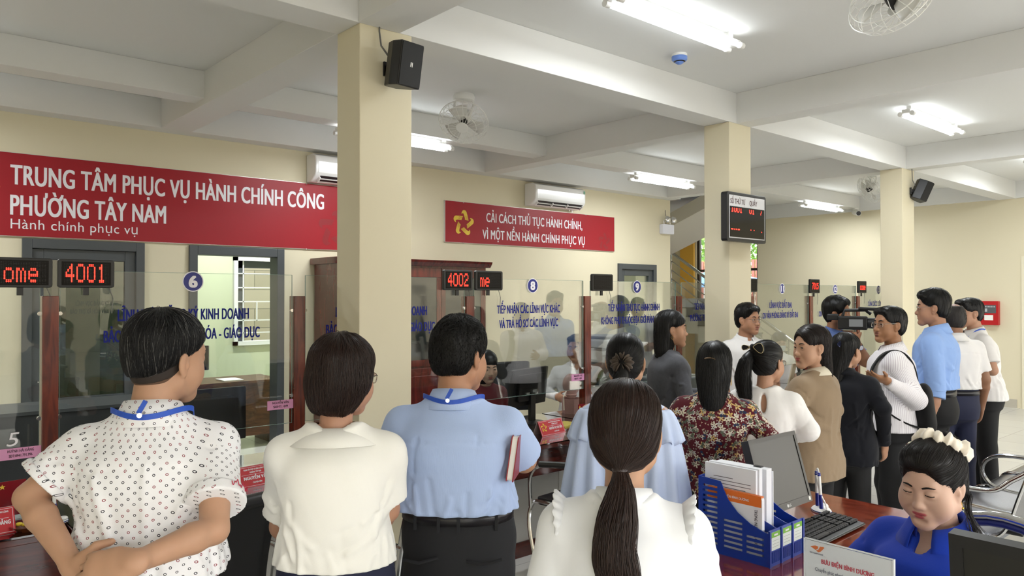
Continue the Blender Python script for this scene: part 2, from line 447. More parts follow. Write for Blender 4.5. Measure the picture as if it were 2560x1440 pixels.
def hair_strands(f, V, flow, N, steps, length, rng, off=(-0.001, 0.002), jit=0.25, rad=0.0006):
    """strands combed over the hair surface of field f along flow(p)->direction"""
    i = rng.randint(0, len(V), N); p = V[i].copy(); o = rng.uniform(off[0], off[1], N)
    L = length*rng.uniform(0.5, 1.1, N); out = [p.copy()]; jd = rng.normal(0, jit, (N, 3))
    lift = rng.uniform(0, 1, N)**3
    for st in range(steps-1):
        g = f.grad(p); d = flow(p)+jd*0.5
        d = d-g*np.sum(d*g, 1, keepdims=True); d /= (np.linalg.norm(d, axis=1, keepdims=True)+1e-9)
        p = p+d*(L/(steps-1))[:, None]
        g = f.grad(p); dd = f.sample(p)
        far = np.abs(dd) < 0.03
        tgt = o+0.004*lift*(st/steps)
        p = p-g*(np.where(far, dd-tgt, 0))[:, None]
        out.append(p.copy())
    pts = np.stack(out, 1)
    r = rad*np.linspace(1, 0.35, steps)[None, :]*rng.uniform(0.7, 1.3, (N, 1))
    return pts, r
# ------------------------------------------------------------------ people
def skin_mat(name, col, lips):
    """skin with the lips' own colour where the mesh marks them"""
    c = [int(col[i:i+2], 16)/255 for i in (0, 2, 4)]; g = sum(c)/3; c = [(x+(g-x)*0.14)*0.96 for x in c]
    key = 'skin_'+col+lips
    if key in MATS: return MATS[key]
    m = mat(key, tuple(c), rough=0.5, spec=0.38, var=0.05, vscale=14, bump=0.08, bscale=420, sss=0.10); t = m.node_tree; b = t.nodes['Principled BSDF']
    src = b.inputs['Base Color'].links[0].from_socket; a = t.nodes.new('ShaderNodeAttribute'); a.attribute_name = 'lip'
    mx = t.nodes.new('ShaderNodeMix'); mx.data_type = 'RGBA'; t.links.new(a.outputs['Fac'], mx.inputs[0]); t.links.new(src, mx.inputs[6]); mx.inputs[7].default_value = (*lin(lips), 1)
    t.links.new(mx.outputs[2], b.inputs['Base Color']); return m
EYE_W = mat('eye_white', 'd8d4ce', rough=0.15); EYE_I = mat('eye_iris', '1c120c', rough=0.1)
def hair_mat(name, col, rough=0.34, grey=0.0):
    key = 'hair_'+name
    if key in MATS: return MATS[key]
    m = mat(key, col, rough=rough+0.08, spec=0.32); t = m.node_tree; b = t.nodes['Principled BSDF']
    hi = t.nodes.new('ShaderNodeHairInfo'); r = t.nodes.new('ShaderNodeValToRGB'); c = lin(col)
    r.color_ramp.elements[0].color = (*[x*0.55 for x in c], 1); r.color_ramp.elements[1].color = (*[x*1.7 for x in c], 1)
    if grey:
        r.color_ramp.elements[1].position = 1.0-grey
        e = r.color_ramp.elements.new(1.0-grey*0.9); e.color = (0.13, 0.125, 0.12, 1)
    t.links.new(hi.outputs['Random'], r.inputs[0]); t.links.new(r.outputs[0], b.inputs['Base Color'])
    return m
def hand(f, wr, d, n, thumb, curl=0.5, s=1.0, spread=1.0):
    """wr wrist, d pointing along the hand, n out of the palm; thumb=+1/-1 picks the side of the thumb"""
    wr = np.array(wr, float); d = np.array(d, float); d /= np.linalg.norm(d); n = np.array(n, float); n = n-d*(n @ d); n /= np.linalg.norm(n)
    lat = np.cross(d, n)*thumb
    f.cone(wr-d*0.01*s, wr+d*0.035*s, 0.026*s, 0.036*s, k=0.02*s, flat=(n, 0.62))
    f.cone(wr+d*0.035*s, wr+d*0.078*s, 0.037*s, 0.038*s, k=0.02*s, flat=(n, 0.42))
    for i, (o, L) in enumerate(((0.030, 0.070), (0.010, 0.078), (-0.010, 0.073), (-0.029, 0.058))):
        p = wr+d*(0.084-0.003*abs(i-1))*s+lat*o*s*spread; dr = d+lat*o*1.6*(spread-0.7); dr /= np.linalg.norm(dr)
        r = 0.0088*s
        for j, q in enumerate((0.44, 0.31, 0.25)):
            a = curl*(0.55+0.75*j)*(1+0.12*i); dd = dr*math.cos(a)+n*math.sin(a)
            e = p+dd*L*q*s; f.cone(p, e, r, r*0.92, k=0.005*s); p = e; r *= 0.9
    p = wr+d*0.022*s+lat*0.026*s
    q = p+(d*0.62+lat*0.70+n*0.30)*0.043*s; f.cone(p, q, 0.0155*s, 0.0115*s, k=0.016*s)
    e = q+(d*0.88+lat*0.25+n*(0.25+0.3*curl))*0.033*s; f.cone(q, e, 0.0112*s, 0.0088*s, k=0.004*s)
def head_prims(f, fat=1.0, nose=1.0, mouth_open=0.0, lids=0.0046, jaw=1.0, fem=False, face=True):
    mw = 0.84 if fem else 1.0
    f.ell((0, -0.012, 0.045), (0.074, 0.093, 0.076), k=0.0)
    f.ell((0, 0.026, -0.015), (0.064*min(fat, 1.05), 0.060, 0.082), k=0.03)
    for x in (-1, 1):
        f.cone((x*0.052*fat*jaw, 0.0, -0.058), (x*0.016, 0.064, -0.094), 0.021, 0.019, k=0.03)
        f.ell((x*0.040*fat, 0.052, -0.040), (0.028*fat, 0.026, 0.036*fat), k=0.03)
        # ear
        f.ell((x*0.077, -0.006, -0.008), (0.0085, 0.0195, 0.031), rot=(0.18, 0, x*0.42), k=0.008)
        f.ell((x*0.0875, 0.002, -0.004), (0.0075, 0.0115, 0.019), rot=(0.18, 0, x*0.42), k=0.004, op='sub'); f.ell((x*0.079, 0.004, -0.012), (0.006, 0.005, 0.010), k=0.003)
        f.ell((x*0.074, 0.0, -0.036), (0.006, 0.008, 0.009), k=0.006)
    f.ell((0, 0.066, -0.102), (0.021*jaw, 0.019, 0.017), k=0.025)
    if not face: return
    f.cone((-0.034, 0.070, 0.021), (0.034, 0.070, 0.021), 0.0115 if not fem else 0.009, k=0.022)
    for x in (-1, 1):
        f.ell((x*0.0325, 0.098, 0.001), (0.019, 0.018, 0.0125), k=0.018, op='sub')
        f.ell((x*0.0315, 0.0715, 0.001), (0.0165, 0.0155, 0.0135), k=0.007)
        f.ell((x*0.0320, 0.090, 0.000), (0.0135, 0.012, lids), rot=(0, x*-0.10, 0), k=0.0015, op='sub')
    nw = 0.84 if fem else 1.0
    f.cone((0, 0.076, 0.010), (0, 0.094*nose, -0.034), 0.0070*nw, 0.0100*nw, k=0.014)
    f.ell((0, 0.0965*nose, -0.037), (0.0125*nw, 0.011*nw, 0.0105*nw), k=0.012)
    for x in (-1, 1):
        f.ell((x*0.0135*nw, 0.0865, -0.040), (0.0085*nw, 0.0105*nw, 0.008*nw), k=0.009)
        f.ell((x*0.0075, 0.094, -0.0485), (0.0045, 0.006, 0.004), k=0.004, op='sub')
    # mouth
    o = mouth_open*0.004
    f.ell((0, 0.076, -0.066), (0.030, 0.015, 0.018), k=0.016)
    f.ell((-0.008*mw, 0.0828, -0.0610+o), (0.0180*mw, 0.0085, 0.0048), rot=(0, -0.16, 0), k=0.005)
    f.ell((0.008*mw, 0.0828, -0.0610+o), (0.0180*mw, 0.0085, 0.0048), rot=(0, 0.16, 0), k=0.004)
    f.ell((0, 0.0818, -0.0715-o), (0.0190*mw, 0.009, 0.0062), k=0.004)
    f.ell((0, 0.0945, -0.0660), (0.0245*mw, 0.008, 0.0010+o), k=0.0018, op='sub')
    f.ell((0, 0.0895, -0.0850), (0.016, 0.008, 0.005), k=0.010, op='sub')
class Person:
    def __init__(p, label, loc, face, H=1.68, fem=False, skin='c79a7b', lean=0.0, slean=0.0, sit=None, build=None, head=(0, 0, 0), hs=1.0, hb=0.007,
                 hh=0.004, arms=(None, None), facekw=None, lips='a8625a', gaze=(0, 0), name='person', hand_curl=0.35, visible_face=True, neck=1.0, neckline=None, legs=True, cat='person'):
        p.s = H/1.70; p.fem = fem; p.lean = lean; p.slean = slean; p.hs = hs*p.s if hs < 2 else hs
        p.root = thing(name, label, cat, (loc[0], loc[1], 0), -math.radians(face))
        p.loc = np.array([loc[0], loc[1], 0.0]); p.phi = math.radians(face); p.hh = hh
        b = dict(sh=0.166, chest=0.166, depth=0.108, waist=0.15, hip=0.166) if not fem else dict(sh=0.145, chest=0.143, depth=0.100, waist=0.128, hip=0.162)
        b.update(build or {}); p.b = b; p.sit = sit; p.dz = 0.0 if sit is None else sit-0.88*p.s
        p.skin = skin_mat(skin, skin, lips); p.face = visible_face; p.gaze = gaze; p.facekw = facekw or {}
        # ---- head frame
        y, x, r = [math.radians(a) for a in head]
        Rh = np.array((Matrix.Rotation(-y, 3, 'Z') @ Matrix.Rotation(x, 3, 'X') @ Matrix.Rotation(r, 3, 'Y')))
        piv = p.J((0, -0.02, 1.475)); p.Rh = Rh; p.hT = piv+Rh @ (np.array([0, 0.028, 0.103])*p.hs)
        p.arms = []
        for i, sx in enumerate((-1, 1)):
            a = arms[i]; sh = p.J((sx*b['sh'], -0.012, 1.345))
            if a is None: a = dict(e=p.J((sx*(b['sh']+0.055), -0.035, 1.10)), w=p.J((sx*(b['sh']+0.06), 0.03, 0.87)))
            a = dict(a)
            for k in ('e', 'w', 'h'):
                if k in a and isinstance(a[k], tuple) and len(a[k]) == 4 and a[k][0] == 'px': a[k] = p.local(PX(*a[k][1:]))
            a['e'] = np.array(a['e'], float); a['w'] = np.array(a['w'], float); a['s'] = sh; a['sx'] = sx
            a.setdefault('d', None); a.setdefault('n', None); p.arms.append(a)
        f = p.field_body(hb, neckline)
        zs = p.J((0, 0, 1.43))[2]; p.zs = zs
        hd = Field(p.hT-np.array([0.14, 0.15, 0.20])*p.hs, p.hT+np.array([0.14, 0.16, 0.16])*p.hs, hh)
        hd.lo[2] = zs-hh*2; hd.n[2] = max(8, int((p.hT[2]+0.16*p.hs-hd.lo[2])/hh)); hd = Field(hd.lo, hd.lo+hh*(hd.n-1), hh)
        p.neckp(hd, neck); p.headf(hd); p.hd = hd
        V1, F1 = f.mesh(); V2, F2 = hd.mesh()
        V = np.concatenate([V1, V2]); F = np.concatenate([F1, F2+len(V1)])
        p.body = mesh_obj('body', V, F, p.skin, p.root, True)
        lip = np.zeros(len(V), np.float32)
        if visible_face:
            q = ((V2-p.hT) @ p.Rh)/p.hs; o = p.facekw.get('mouth_open', 0)*0.004; mw = 0.84 if fem else 1.0
            e = lambda c, r: np.sqrt((((q-np.array(c))/np.array(r))**2).sum(1))
            dl = np.minimum(np.minimum(e((-0.008*mw, 0.086, -0.0612+o), (0.0180*mw, 0.016, 0.0054)), e((0.008*mw, 0.086, -0.0612+o), (0.0180*mw, 0.016, 0.0054))), e((0, 0.085, -0.0712-o), (0.0188*mw, 0.016, 0.0066)))
            lip[len(V1):] = np.clip((1.12-dl)/0.25, 0, 1)*(q[:, 1] > 0.068)
        p.body.data.attributes.new('lip', 'FLOAT', 'POINT').data.foreach_set('value', lip)
        if visible_face: p.eyes_brows()
    def J(p, q):
        """reference skeleton point (1.70 m adult) to this person"""
        q = np.array(q, float).copy(); dz = max(q[2]-0.92, 0)
        q[1] += p.lean*dz+0.35*p.lean*dz*dz; q[0] += p.slean*dz
        q = q*p.s; q[2] += p.dz; return q
    def local(p, P):
        v = np.array(P, float)-p.loc; c, s = math.cos(p.phi), math.sin(p.phi)
        return np.array([v[0]*c-v[1]*s, v[0]*s+v[1]*c, v[2]])
    def H(p, q): return p.Rh @ (np.array(q, float)*p.hs)+p.hT
    def headf(p, f):
        f.frame(p.Rh, p.hT, p.hs); head_prims(f, fem=p.fem, face=p.face, **p.facekw); f.frame()
    def neckp(p, f, neck=1.0):
        r = (0.053 if not p.fem else 0.045)*neck*p.s
        f.cone(p.J((0, -0.032, 1.40)), p.H((0, -0.022, -0.05)), r*1.08, r*0.98, k=0.0)
    def loft_keys(p, ease=0.0, depth_add=0.0, zlo=0.80):
        b = p.b; d = b['depth']; K = [(0.80, b['hip']*0.97, d*0.98), (0.90, b['hip'], d*1.08), (0.99, b['waist']+0.012, d*1.0), (1.07, b['waist'], d*0.95), (1.18, b['chest']-0.012, d*1.02),
             (1.27, b['chest'], d*1.06), (1.335, b['chest']-0.010, d*0.95), (1.385, b['chest']*0.62, d*0.74), (1.425, b['chest']*0.36, d*0.56)]
        bust = b.get('bust', 0.0); out = []
        for z, rx, ry in K:
            if z < zlo: continue
            c = p.J((0, 0, z)); e = ease if z < 1.38 else ease*0.6
            yb = -0.012 if z > 1.1 else 0.0
            if bust and 1.12 < z < 1.34: ry += bust*0.5; yb += bust*0.5
            out.append((c[2], (rx+e)*p.s, (ry+e+depth_add)*p.s, c[0], c[1]+yb*p.s))
        return out
    def shoulders(p, f, r=0.05, ease=0.0, k=0.06):
        for a in p.arms:
            f.cone(p.J((a['sx']*0.050, -0.030, 1.405)), a['s']+np.array([0, 0, 0.0]), (r*0.62+ease)*p.s, (r+ease)*p.s, k=k*p.s)
    def field_body(p, h, neckline):
        pts = [p.J((-0.24, -0.16, 0)), p.J((0.24, 0.16, 0)), p.J((0, 0, 1.44))]
        if p.sit: pts += [p.J((0.2, 0.5, 0)), np.array([0, 0.6*p.s, 0])]
        for a in p.arms: pts += [a['e'], a['w'], a['w']+0.15, a['w']-0.15]
        lo = np.min(pts, 0)-0.08; hi = np.max(pts, 0)+0.08; lo[2] = -0.01; hi[2] = p.J((0, 0, 1.43))[2]+h*1.5
        p.lo, p.hi = lo, hi
        f = Field(lo, hi, h)
        K = p.loft_keys(-0.012); f.loft(K); p.shoulders(f, 0.044, -0.004); p.neckp(f)
        for a in p.arms:
            r = (1.0 if not p.fem else 0.86)*p.s*p.b.get('arm', 1.0)
            f.cone(a['s'], a['e'], 0.050*r, 0.040*r, k=0.03)
            m = a['e']+(a['w']-a['e'])*0.28; f.cone(a['e'], m, 0.038*r, 0.040*r, k=0.012); f.cone(m, a['w'], 0.0405*r, 0.0265*r, k=0.012)
            d = a['d'] if a['d'] is not None else (a['w']-a['e']); n = a['n'] if a['n'] is not None else np.array([-a['sx'], 0.25, 0.0])
            if 'h' in a: d = np.array(a['h'])-a['w']
            if a.get('hand', True): hand(f, a['w'], d, n, a.get('thumb', a['sx']), a.get('curl', 0.35), 0.98*p.s*(0.93 if p.fem else 1.0))
        for sx in (-1, 1):
            for A, B, ra, rb in p.leg(sx): f.cone(A, B, ra, rb, k=0.02)
        return f
    def leg(p, sx, e=0.0):
        s = p.s; hip = p.J((sx*0.085, 0, 0.88)) if p.sit is None else np.array([sx*0.09*s, 0.0, p.sit])
        hip = np.array([sx*0.080*s, 0, 0.88*s+p.dz])
        if p.sit is None: kn = np.array([sx*0.092*s, 0.012*s, 0.47*s]); an = np.array([sx*0.097*s, -0.02*s, 0.09*s])
        else: kn = np.array([sx*0.10*s, 0.42*s, p.sit-0.01]); an = np.array([sx*0.10*s, 0.40*s, 0.09])
        return [(hip, kn, (0.076+e)*s, (0.056+e)*s), (kn, an, (0.056+e)*s, (0.040+e*1.4)*s)]
    # ---- face details
    def proj(p, x, z):
        """front surface of the face at head coordinates x,z"""
        ys = np.linspace(0.12, 0.02, 60); P = np.stack([np.full(60, x), ys, np.full(60, z)], 1)
        d = p.hd.sample((P*p.hs) @ p.Rh.T+p.hT); i = int(np.argmax(d < 0)); return ys[i]
    def eyes_brows(p):
        for x in (-1, 1):
            m = MB(); c = np.array([x*0.0315, 0.0705, 0.001]); m.ball((0, 0, 0), 0.0142*p.hs, n=20, m=14)
            g = Vector((math.sin(math.radians(p.gaze[0])), math.cos(math.radians(p.gaze[0])), math.sin(math.radians(p.gaze[1])))).normalized()
            for i, fc in enumerate(m.F):
                q = Vector(np.mean([m.V[j] for j in fc], 0)).normalized()
                m.M[i] = 1 if q.dot(g) > 0.90 else 0
            R = Matrix(p.Rh.tolist())
            m.V = [tuple(np.array(R @ Vector(v))+p.H(c)) for v in m.V]
            m.build('eye', [EYE_W, EYE_I], p.root, smooth=True)
        bm_ = hair_mat('brow', '1a120e', 0.6)
        for x in (-1, 1):
            path = []; rr = []
            for i in range(7):
                t = i/6; bx = x*(0.014+0.036*t); bz = 0.0215+0.006*math.sin(math.pi*min(1, t*1.15)*0.75)-0.003*t
                path.append(p.H((bx, p.proj(bx, bz)+0.0002, bz))); rr.append((0.0034*math.sin(math.pi*min(1, 0.25+t*0.75))**0.6*(0.9 if p.fem else 1.15)+0.0003)*p.hs)
            m = MB(); m.tube(path, rr, n=6); m.build('eyebrow', bm_, p.root, smooth=True)
            path = []; 
            for i in range(7):
                t = i/6; lx = x*(0.0195+0.0255*t); lz = 0.0005+self_lid(t)*(p.facekw.get('lids', 0.0046) if p.facekw.get('lids', 1) > 0.0026 else -0.0012)
                path.append(p.H((lx, p.proj(lx, lz+0.0008)+0.0006, lz)))
            m = MB(); m.tube(path, [(0.0018 if p.facekw.get('lids', 1) < 0.0026 else 0.0013 if p.fem else 0.0009)*p.hs]*7, n=5); m.build('eyelash', bm_, p.root)
    def glasses(p, m, half=False):
        g = MB()
        for x in (-1, 1):
            c = (x*0.034, 0.098, -0.004); pts = []
            for i in range(20):
                a = 2*math.pi*i/20; ca, sa = math.cos(a), math.sin(a)
                pts.append(p.H((c[0]+0.0255*np.sign(ca)*abs(ca)**0.6, c[1]-0.010*abs(ca*0.5+x*0)-0.004, c[2]+0.0165*np.sign(sa)*abs(sa)**0.6)))
            g.tube(pts, 0.0011*p.hs, n=5, closed=True)
            g.tube([p.H((x*0.058, 0.088, 0.004)), p.H((x*0.074, 0.070, 0.006)), p.H((x*0.079, 0.0, 0.012)), p.H((x*0.079, -0.012, -0.004))], 0.0013*p.hs, n=5)
        g.tube([p.H((-0.010, 0.096, 0.004)), p.H((0, 0.099, 0.007)), p.H((0.010, 0.096, 0.004))], 0.0012*p.hs, n=5)
        o = g.build('glasses', m, p.root, smooth=True)
        for x in (-1, 1):
            l = MB(); pts = []
            for i in range(20):
                a = 2*math.pi*i/20; ca, sa = math.cos(a), math.sin(a)
                pts.append(tuple(p.H((x*0.034+0.025*np.sign(ca)*abs(ca)**0.6, 0.094-0.005*abs(ca), -0.004+0.016*np.sign(sa)*abs(sa)**0.6))))
            l.add(pts, [list(range(20))]); l.build('lens', glass_mat('lens', (0.96, 0.97, 0.97), 0.02, 0.6), o)
        return o
    # ---- clothes
    def shirt(p, m, name='shirt', sleeve=0.62, ease=0.016, hem=0.93, tuck=False, flare=0.0, cuff=0.068, h=0.006, wr=0.003, folds=(), seed=1, neck_z=1.425, neck_r=0.050, long=False, hem_r=None,
              extra=None, keyhole=False, cuffr=0.036, slope=0.0, fab=False, upper=0.058, midsleeve=0.05, neck_y=-0.028, blouse=0.0, vneck=0.0, puff=0.0, nf=1.6):
        pts = [p.J((-0.27, -0.2, hem-0.06)), p.J((0.27, 0.22, 1.47))]
        if long:
            for a in p.arms: pts += [a['e']-0.07, a['e']+0.07, a['w']-0.06, a['w']+0.06]
        else:
            for a in p.arms: pts += [a['e']-0.05, a['e']+0.05]
        f = Field(np.min(pts, 0)-0.03, np.max(pts, 0)+0.03, h)
        K = p.loft_keys(ease, 0.004)
        zb = p.J((0, 0, hem))[2]
        K2 = []
        for q in K:
            q = list(q); zz = (q[0]-p.dz)/p.s
            if zz < 1.2 and flare: q[1] += flare*p.s*(1.2-zz)/0.3; q[2] += flare*p.s*(1.2-zz)/0.3*0.8
            if blouse and 0.92 < zz < 1.1: q[1] += blouse*p.s; q[2] += blouse*p.s
            K2.append(tuple(q))
        f.loft(K2, p=2.35); p.shoulders(f, 0.045, ease*0.35)
        if extra: extra(f, p)
        for a in p.arms:
            r = (1.0 if not p.fem else 0.90)*p.s*p.b.get('arm', 1.0); ua = a['e']-a['s']
            if long:
                f.cone(a['s'], a['e'], upper*r+puff*0.5, midsleeve*r+puff, k=0.035)
                f.cone(a['e'], a['e']+(a['w']-a['e'])*0.93, midsleeve*r+puff, cuffr*r, k=0.014, cap=True)
            elif sleeve > 0:
                f.cone(a['s'], a['s']+ua*sleeve, upper*r, cuff*r, k=0.035, cap=True)
        if wr: f.wrinkle(wr, 26, seed, zlo=zb-0.05, zhi=p.J((0, 0, 1.40))[2]); f.wrinkle(wr*0.5, 55, seed+9); f.wrinkle(wr*0.28, 115, seed+19, axis=(1, 1, 0.5))
        p.auto_folds(f, K2, hem, tuck, nf, seed, sleeve, long)
        for a_, b_, wd, am in folds:
            f.fold(p.J(a_), p.J(b_), wd*p.s, am)
        f.half((0, 0, zb), (0, slope, -1), k=0.006)
        # neck opening
        nb = p.J((0, neck_y, neck_z)); f.half(nb+np.array([0, 0, 0.016*p.s]), (0, 0.42, 1), k=0.003)
        f.cone(nb+np.array([0, 0.0, -0.03]), nb+np.array([0, 0.015, 0.08]), neck_r*p.s, (neck_r+0.012)*p.s, op='sub', k=0.004)
        if vneck: f.cone(nb+np.array([0, 0.09, 0.03]), nb+np.array([0, 0.11, -vneck]), 0.05*p.s, 0.006, op='sub', k=0.004)
        if keyhole:
            c = p.J((0.0, -0.13, 1.35)); f.ell(c, (0.016, 0.06, 0.055), op='sub', k=0.004)
        V, F = f.mesh()
        o = mesh_obj(name, V, F, m, p.root, True)
        if fab:
            T = np.zeros((len(V), 3), np.float32)
            T[:, 0] = np.arctan2(V[:, 0], -(V[:, 1]-p.lean*np.maximum(V[:, 2]-0.92, 0)-0.02))*0.16; T[:, 1] = V[:, 2]
            C = T[F]; fc = V[F].mean(1)
            sm = C[:, :, 0].max(1)-C[:, :, 0].min(1) > 0.3; C[sm, :, 0] = np.where(C[sm, :, 0] < 0, C[sm, :, 0]+2*math.pi*0.16, C[sm, :, 0])
            for a in p.arms:
                for si, (A, B) in enumerate([(a['s']+(a['e']-a['s'])*0.18, a['e'])]+([(a['e'], a['w'])] if long else [])):
                    d = B-A; L = np.linalg.norm(d); d = d/L
                    u = np.array([0, 0, 1.0])-d*d[2]; u = u/(np.linalg.norm(u)+1e-6); v_ = np.cross(d, u)
                    q = fc-A; t = q @ d; rr = np.linalg.norm(q-t[:, None]*d, axis=1)
                    x0 = p.J((0, 0, 1.3))[0]; mk = (rr < 0.085*p.s) & (t > 0.0) & (t < L+0.04) & ((np.abs(fc[:, 0]-x0) > p.b['chest']*p.s*0.98) | (si == 1))
                    q = V[F[mk]]-A; an = np.arctan2(q @ v_, q @ u); w_ = an.max(1)-an.min(1) > 3.0; an[w_] = np.where(an[w_] < 0, an[w_]+2*math.pi, an[w_])
                    C[mk, :, 0] = 0.7*a['sx']+an*0.062; C[mk, :, 1] = q @ d+si*0.3
            at = o.data.attributes.new('fab', 'FLOAT_VECTOR', 'CORNER'); at.data.foreach_set('vector', C.astype(np.float32).ravel())
        p.shirt_f = f
        return o
    def auto_folds(p, f, K, hem, tuck, nf, seed, sleeve, long):
        """creases of worn cloth: from the armpits, hanging from the shoulder blades, gathered above the waist, across the sleeves"""
        if nf <= 0: return
        K = np.array(sorted(K)); rng = np.random.RandomState(seed+77); s = p.s
        def S(th, z, out=0.0):
            zz = p.J((0, 0, z))[2]; q = [np.interp(zz, K[:, 0], K[:, i]) for i in (1, 2, 3, 4)]; a, b = math.sin(th), -math.cos(th)
            return np.array([q[2]+(q[0]+out)*np.sign(a)*abs(a)**0.85, q[3]+(q[1]+out)*np.sign(b)*abs(b)**0.85, zz])
        for sd in (-1, 1):
            for i in range(4):
                th0 = sd*rng.uniform(1.15, 1.5); th1 = sd*rng.uniform(0.2, 0.9); z0 = rng.uniform(1.18, 1.29); z1 = z0-rng.uniform(0.08, 0.22)
                f.fold(S(th0, z0), S(th1, z1), 0.011*s, rng.choice([-1, 1])*rng.uniform(0.0025, 0.005)*nf, mid=S((th0+th1)/2, (z0+z1)/2-0.02))
                th0 = sd*(math.pi-rng.uniform(1.15, 1.5)); th1 = sd*(math.pi-rng.uniform(0.2, 0.9))
                f.fold(S(th0, z0), S(th1, z1), 0.011*s, rng.choice([-1, 1])*rng.uniform(0.0025, 0.005)*nf, mid=S((th0+th1)/2, (z0+z1)/2-0.02))
        if tuck:
            Y = [S(t, 1.318-0.012*abs(t), 0.001) for t in np.linspace(-1.25, 1.25, 12)]
            for a_, b_ in zip(Y[:-1], Y[1:]): f.fold(a_, b_, 0.006*s, -0.0022)
        for i in range(12):
            th = rng.uniform(-math.pi, math.pi); z0 = rng.uniform(1.05, 1.25); L = rng.uniform(0.10, 0.24)
            f.fold(S(th, z0), S(th+rng.uniform(-0.25, 0.25), max(hem, z0-L)), rng.uniform(0.009, 0.016)*s, rng.choice([-0.8, 1])*rng.uniform(0.002, 0.0045)*nf)
        for i in range(26):
            th = -math.pi+2*math.pi*(i+rng.uniform(-0.3, 0.3))/26; f.fold(S(th, hem+0.005), S(th+rng.uniform(-0.2, 0.2), hem+rng.uniform(0.04, 0.12)), 0.009*s, (1 if i % 2 else -0.8)*rng.uniform(0.002, 0.005)*nf*(1.3 if tuck else 0.6))
        for a in p.arms:
            for A, B, r in [(a['s'], a['e'], 0.060)]+([(a['e'], a['w'], 0.050)] if long else []):
                d = B-A; u = np.cross(d, (0.3, 0.9, 0.1)); u = u/np.linalg.norm(u); v = np.cross(d, u); v = v/np.linalg.norm(v)
                for i in range(7):
                    t = rng.uniform(0.12, 0.9); an = rng.uniform(0, 6.28); a2 = an+rng.uniform(0.5, 1.2); t2 = t+rng.uniform(-0.12, 0.22)
                    f.fold(A+d*t+(u*math.cos(an)+v*math.sin(an))*r*s, A+d*t2+(u*math.cos(a2)+v*math.sin(a2))*r*s, 0.009*s, rng.choice([-1, 1])*rng.uniform(0.002, 0.0042)*nf)
    def collar(p, m, r=0.064, h=0.034, drop=0.046, z=1.436, gap=16, name='collar', spread=0.026, flare=0.004, y=-0.026, tip=0.030):
        c = p.J((0, y, z)); V = []; n = 40; s = p.s; rows = 6
        for i in range(n+1):
            a = math.radians(gap+(360-2*gap)*i/n); fx, fy = math.sin(a), math.cos(a)   # fy=+1 front
            fr = (1+fy)/2; dz = -0.040*fr**1.3*s; rr = r*(1+0.06*fr)
            nb = min(i, n-i)/n; tp = tip*max(0, 1-nb*9)
            for (k, zz) in ((0.0, -0.004), (-0.003, h), (0.004, h+0.003), (0.008+spread*0.5, h*0.45-drop*0.2), (0.006+spread+flare, -drop*0.55-tp), (0.003+spread+flare, -drop*0.55-tp-0.002)):
                V.append((c[0]+(rr+k)*fx*s, c[1]+(rr*1.02+k)*fy*s+0.010*s, c[2]+zz*s+dz))
        F = [(i*rows+j, (i+1)*rows+j, (i+1)*rows+j+1, i*rows+j+1) for i in range(n) for j in range(rows-1)]
        o = mesh_obj(name, V, F, m, p.root, True)
        md = o.modifiers.new('thick', 'SOLIDIFY'); md.thickness = 0.0022; md.offset = -1
        return o
    def lanyard(p, m, front=False, z=1.428, r=0.078, y=-0.03, dzf=0.05, tail=True):
        c = p.J((0, y, z)); s = p.s; path = []
        for i in range(29):
            a = math.radians(70+220*i/28); fx, fy = math.sin(a), math.cos(a); fr = (1+fy)/2
            path.append((c[0]+r*fx*s*(1+0.25*fr), c[1]+r*fy*s+0.008, c[2]+(0.006+0.020*fx*fx-dzf*fr*fr)*s))
        path = [p.J((-0.06, 0.125, 1.20)), p.J((-0.085, 0.095, 1.36))]+path[::-1]+[p.J((0.085, 0.095, 1.36)), p.J((0.06, 0.125, 1.20))]
        V = []
        for q in path:
            for dz in (-0.007, 0.007): V.append((q[0], q[1], q[2]+dz*s))
        F = [(2*i, 2*i+2, 2*i+3, 2*i+1) for i in range(len(path)-1)]
        o = mesh_obj('lanyard', V, F, m, p.root); md = o.modifiers.new('thick', 'SOLIDIFY'); md.thickness = 0.002; md.offset = 0
        if tail:
            k = MB(); b_ = np.array([c[0]-0.004, c[1]-(r+0.004)*s, c[2]+0.012])
            k.cyl(b_, b_+np.array([0.002, -0.012, 0.002]), 0.006, n=10); k.build('lanyard_button', mat('chrome', 'd0d0d0', 0.12, 1.0), o)
            k = MB(); k.box(-0.0055, 0.0055, -0.002, 0.002, 0, 0.034, rot=Matrix.Rotation(0.5, 3, 'Y')); k.xf(Matrix.Translation(Vector(b_)+Vector((0.006, -0.004, 0.004)))); k.build('lanyard_tail', m, o)
        return o
    def trousers(p, m, waist=1.02, h=0.008, name='trousers', ease=0.007, wr=0.002, hipadd=0.0, wide=0.0):
        lo = p.J((-0.24, -0.2, 0.0)); hi = p.J((0.24, 0.24, waist)); lo[2] = 0.04*p.s
        if p.sit: hi[1] = 0.58*p.s
        f = Field(lo, hi+0.02, h)
        K = [q for q in p.loft_keys(ease+hipadd, 0.006)]; f.loft(K)
        for sx in (-1, 1):
            for A, B, ra, rb in p.leg(sx, 0.012+wide): f.cone(A, B, ra, rb, k=0.03)
        f.ell(p.J((0, -0.03, 0.87)), (0.15*p.s, 0.11*p.s, 0.11*p.s), k=0.05)
        f.half((0, 0, 0.055*p.s), (0, 0, -1)); f.half((0, 0, p.J((0, 0, waist))[2]), (0, 0, 1))
        if wr: f.wrinkle(wr, 24, 5)
        V, F = f.mesh(); o = mesh_obj(name, V, F, m, p.root, True); p.tr_f = f; return o
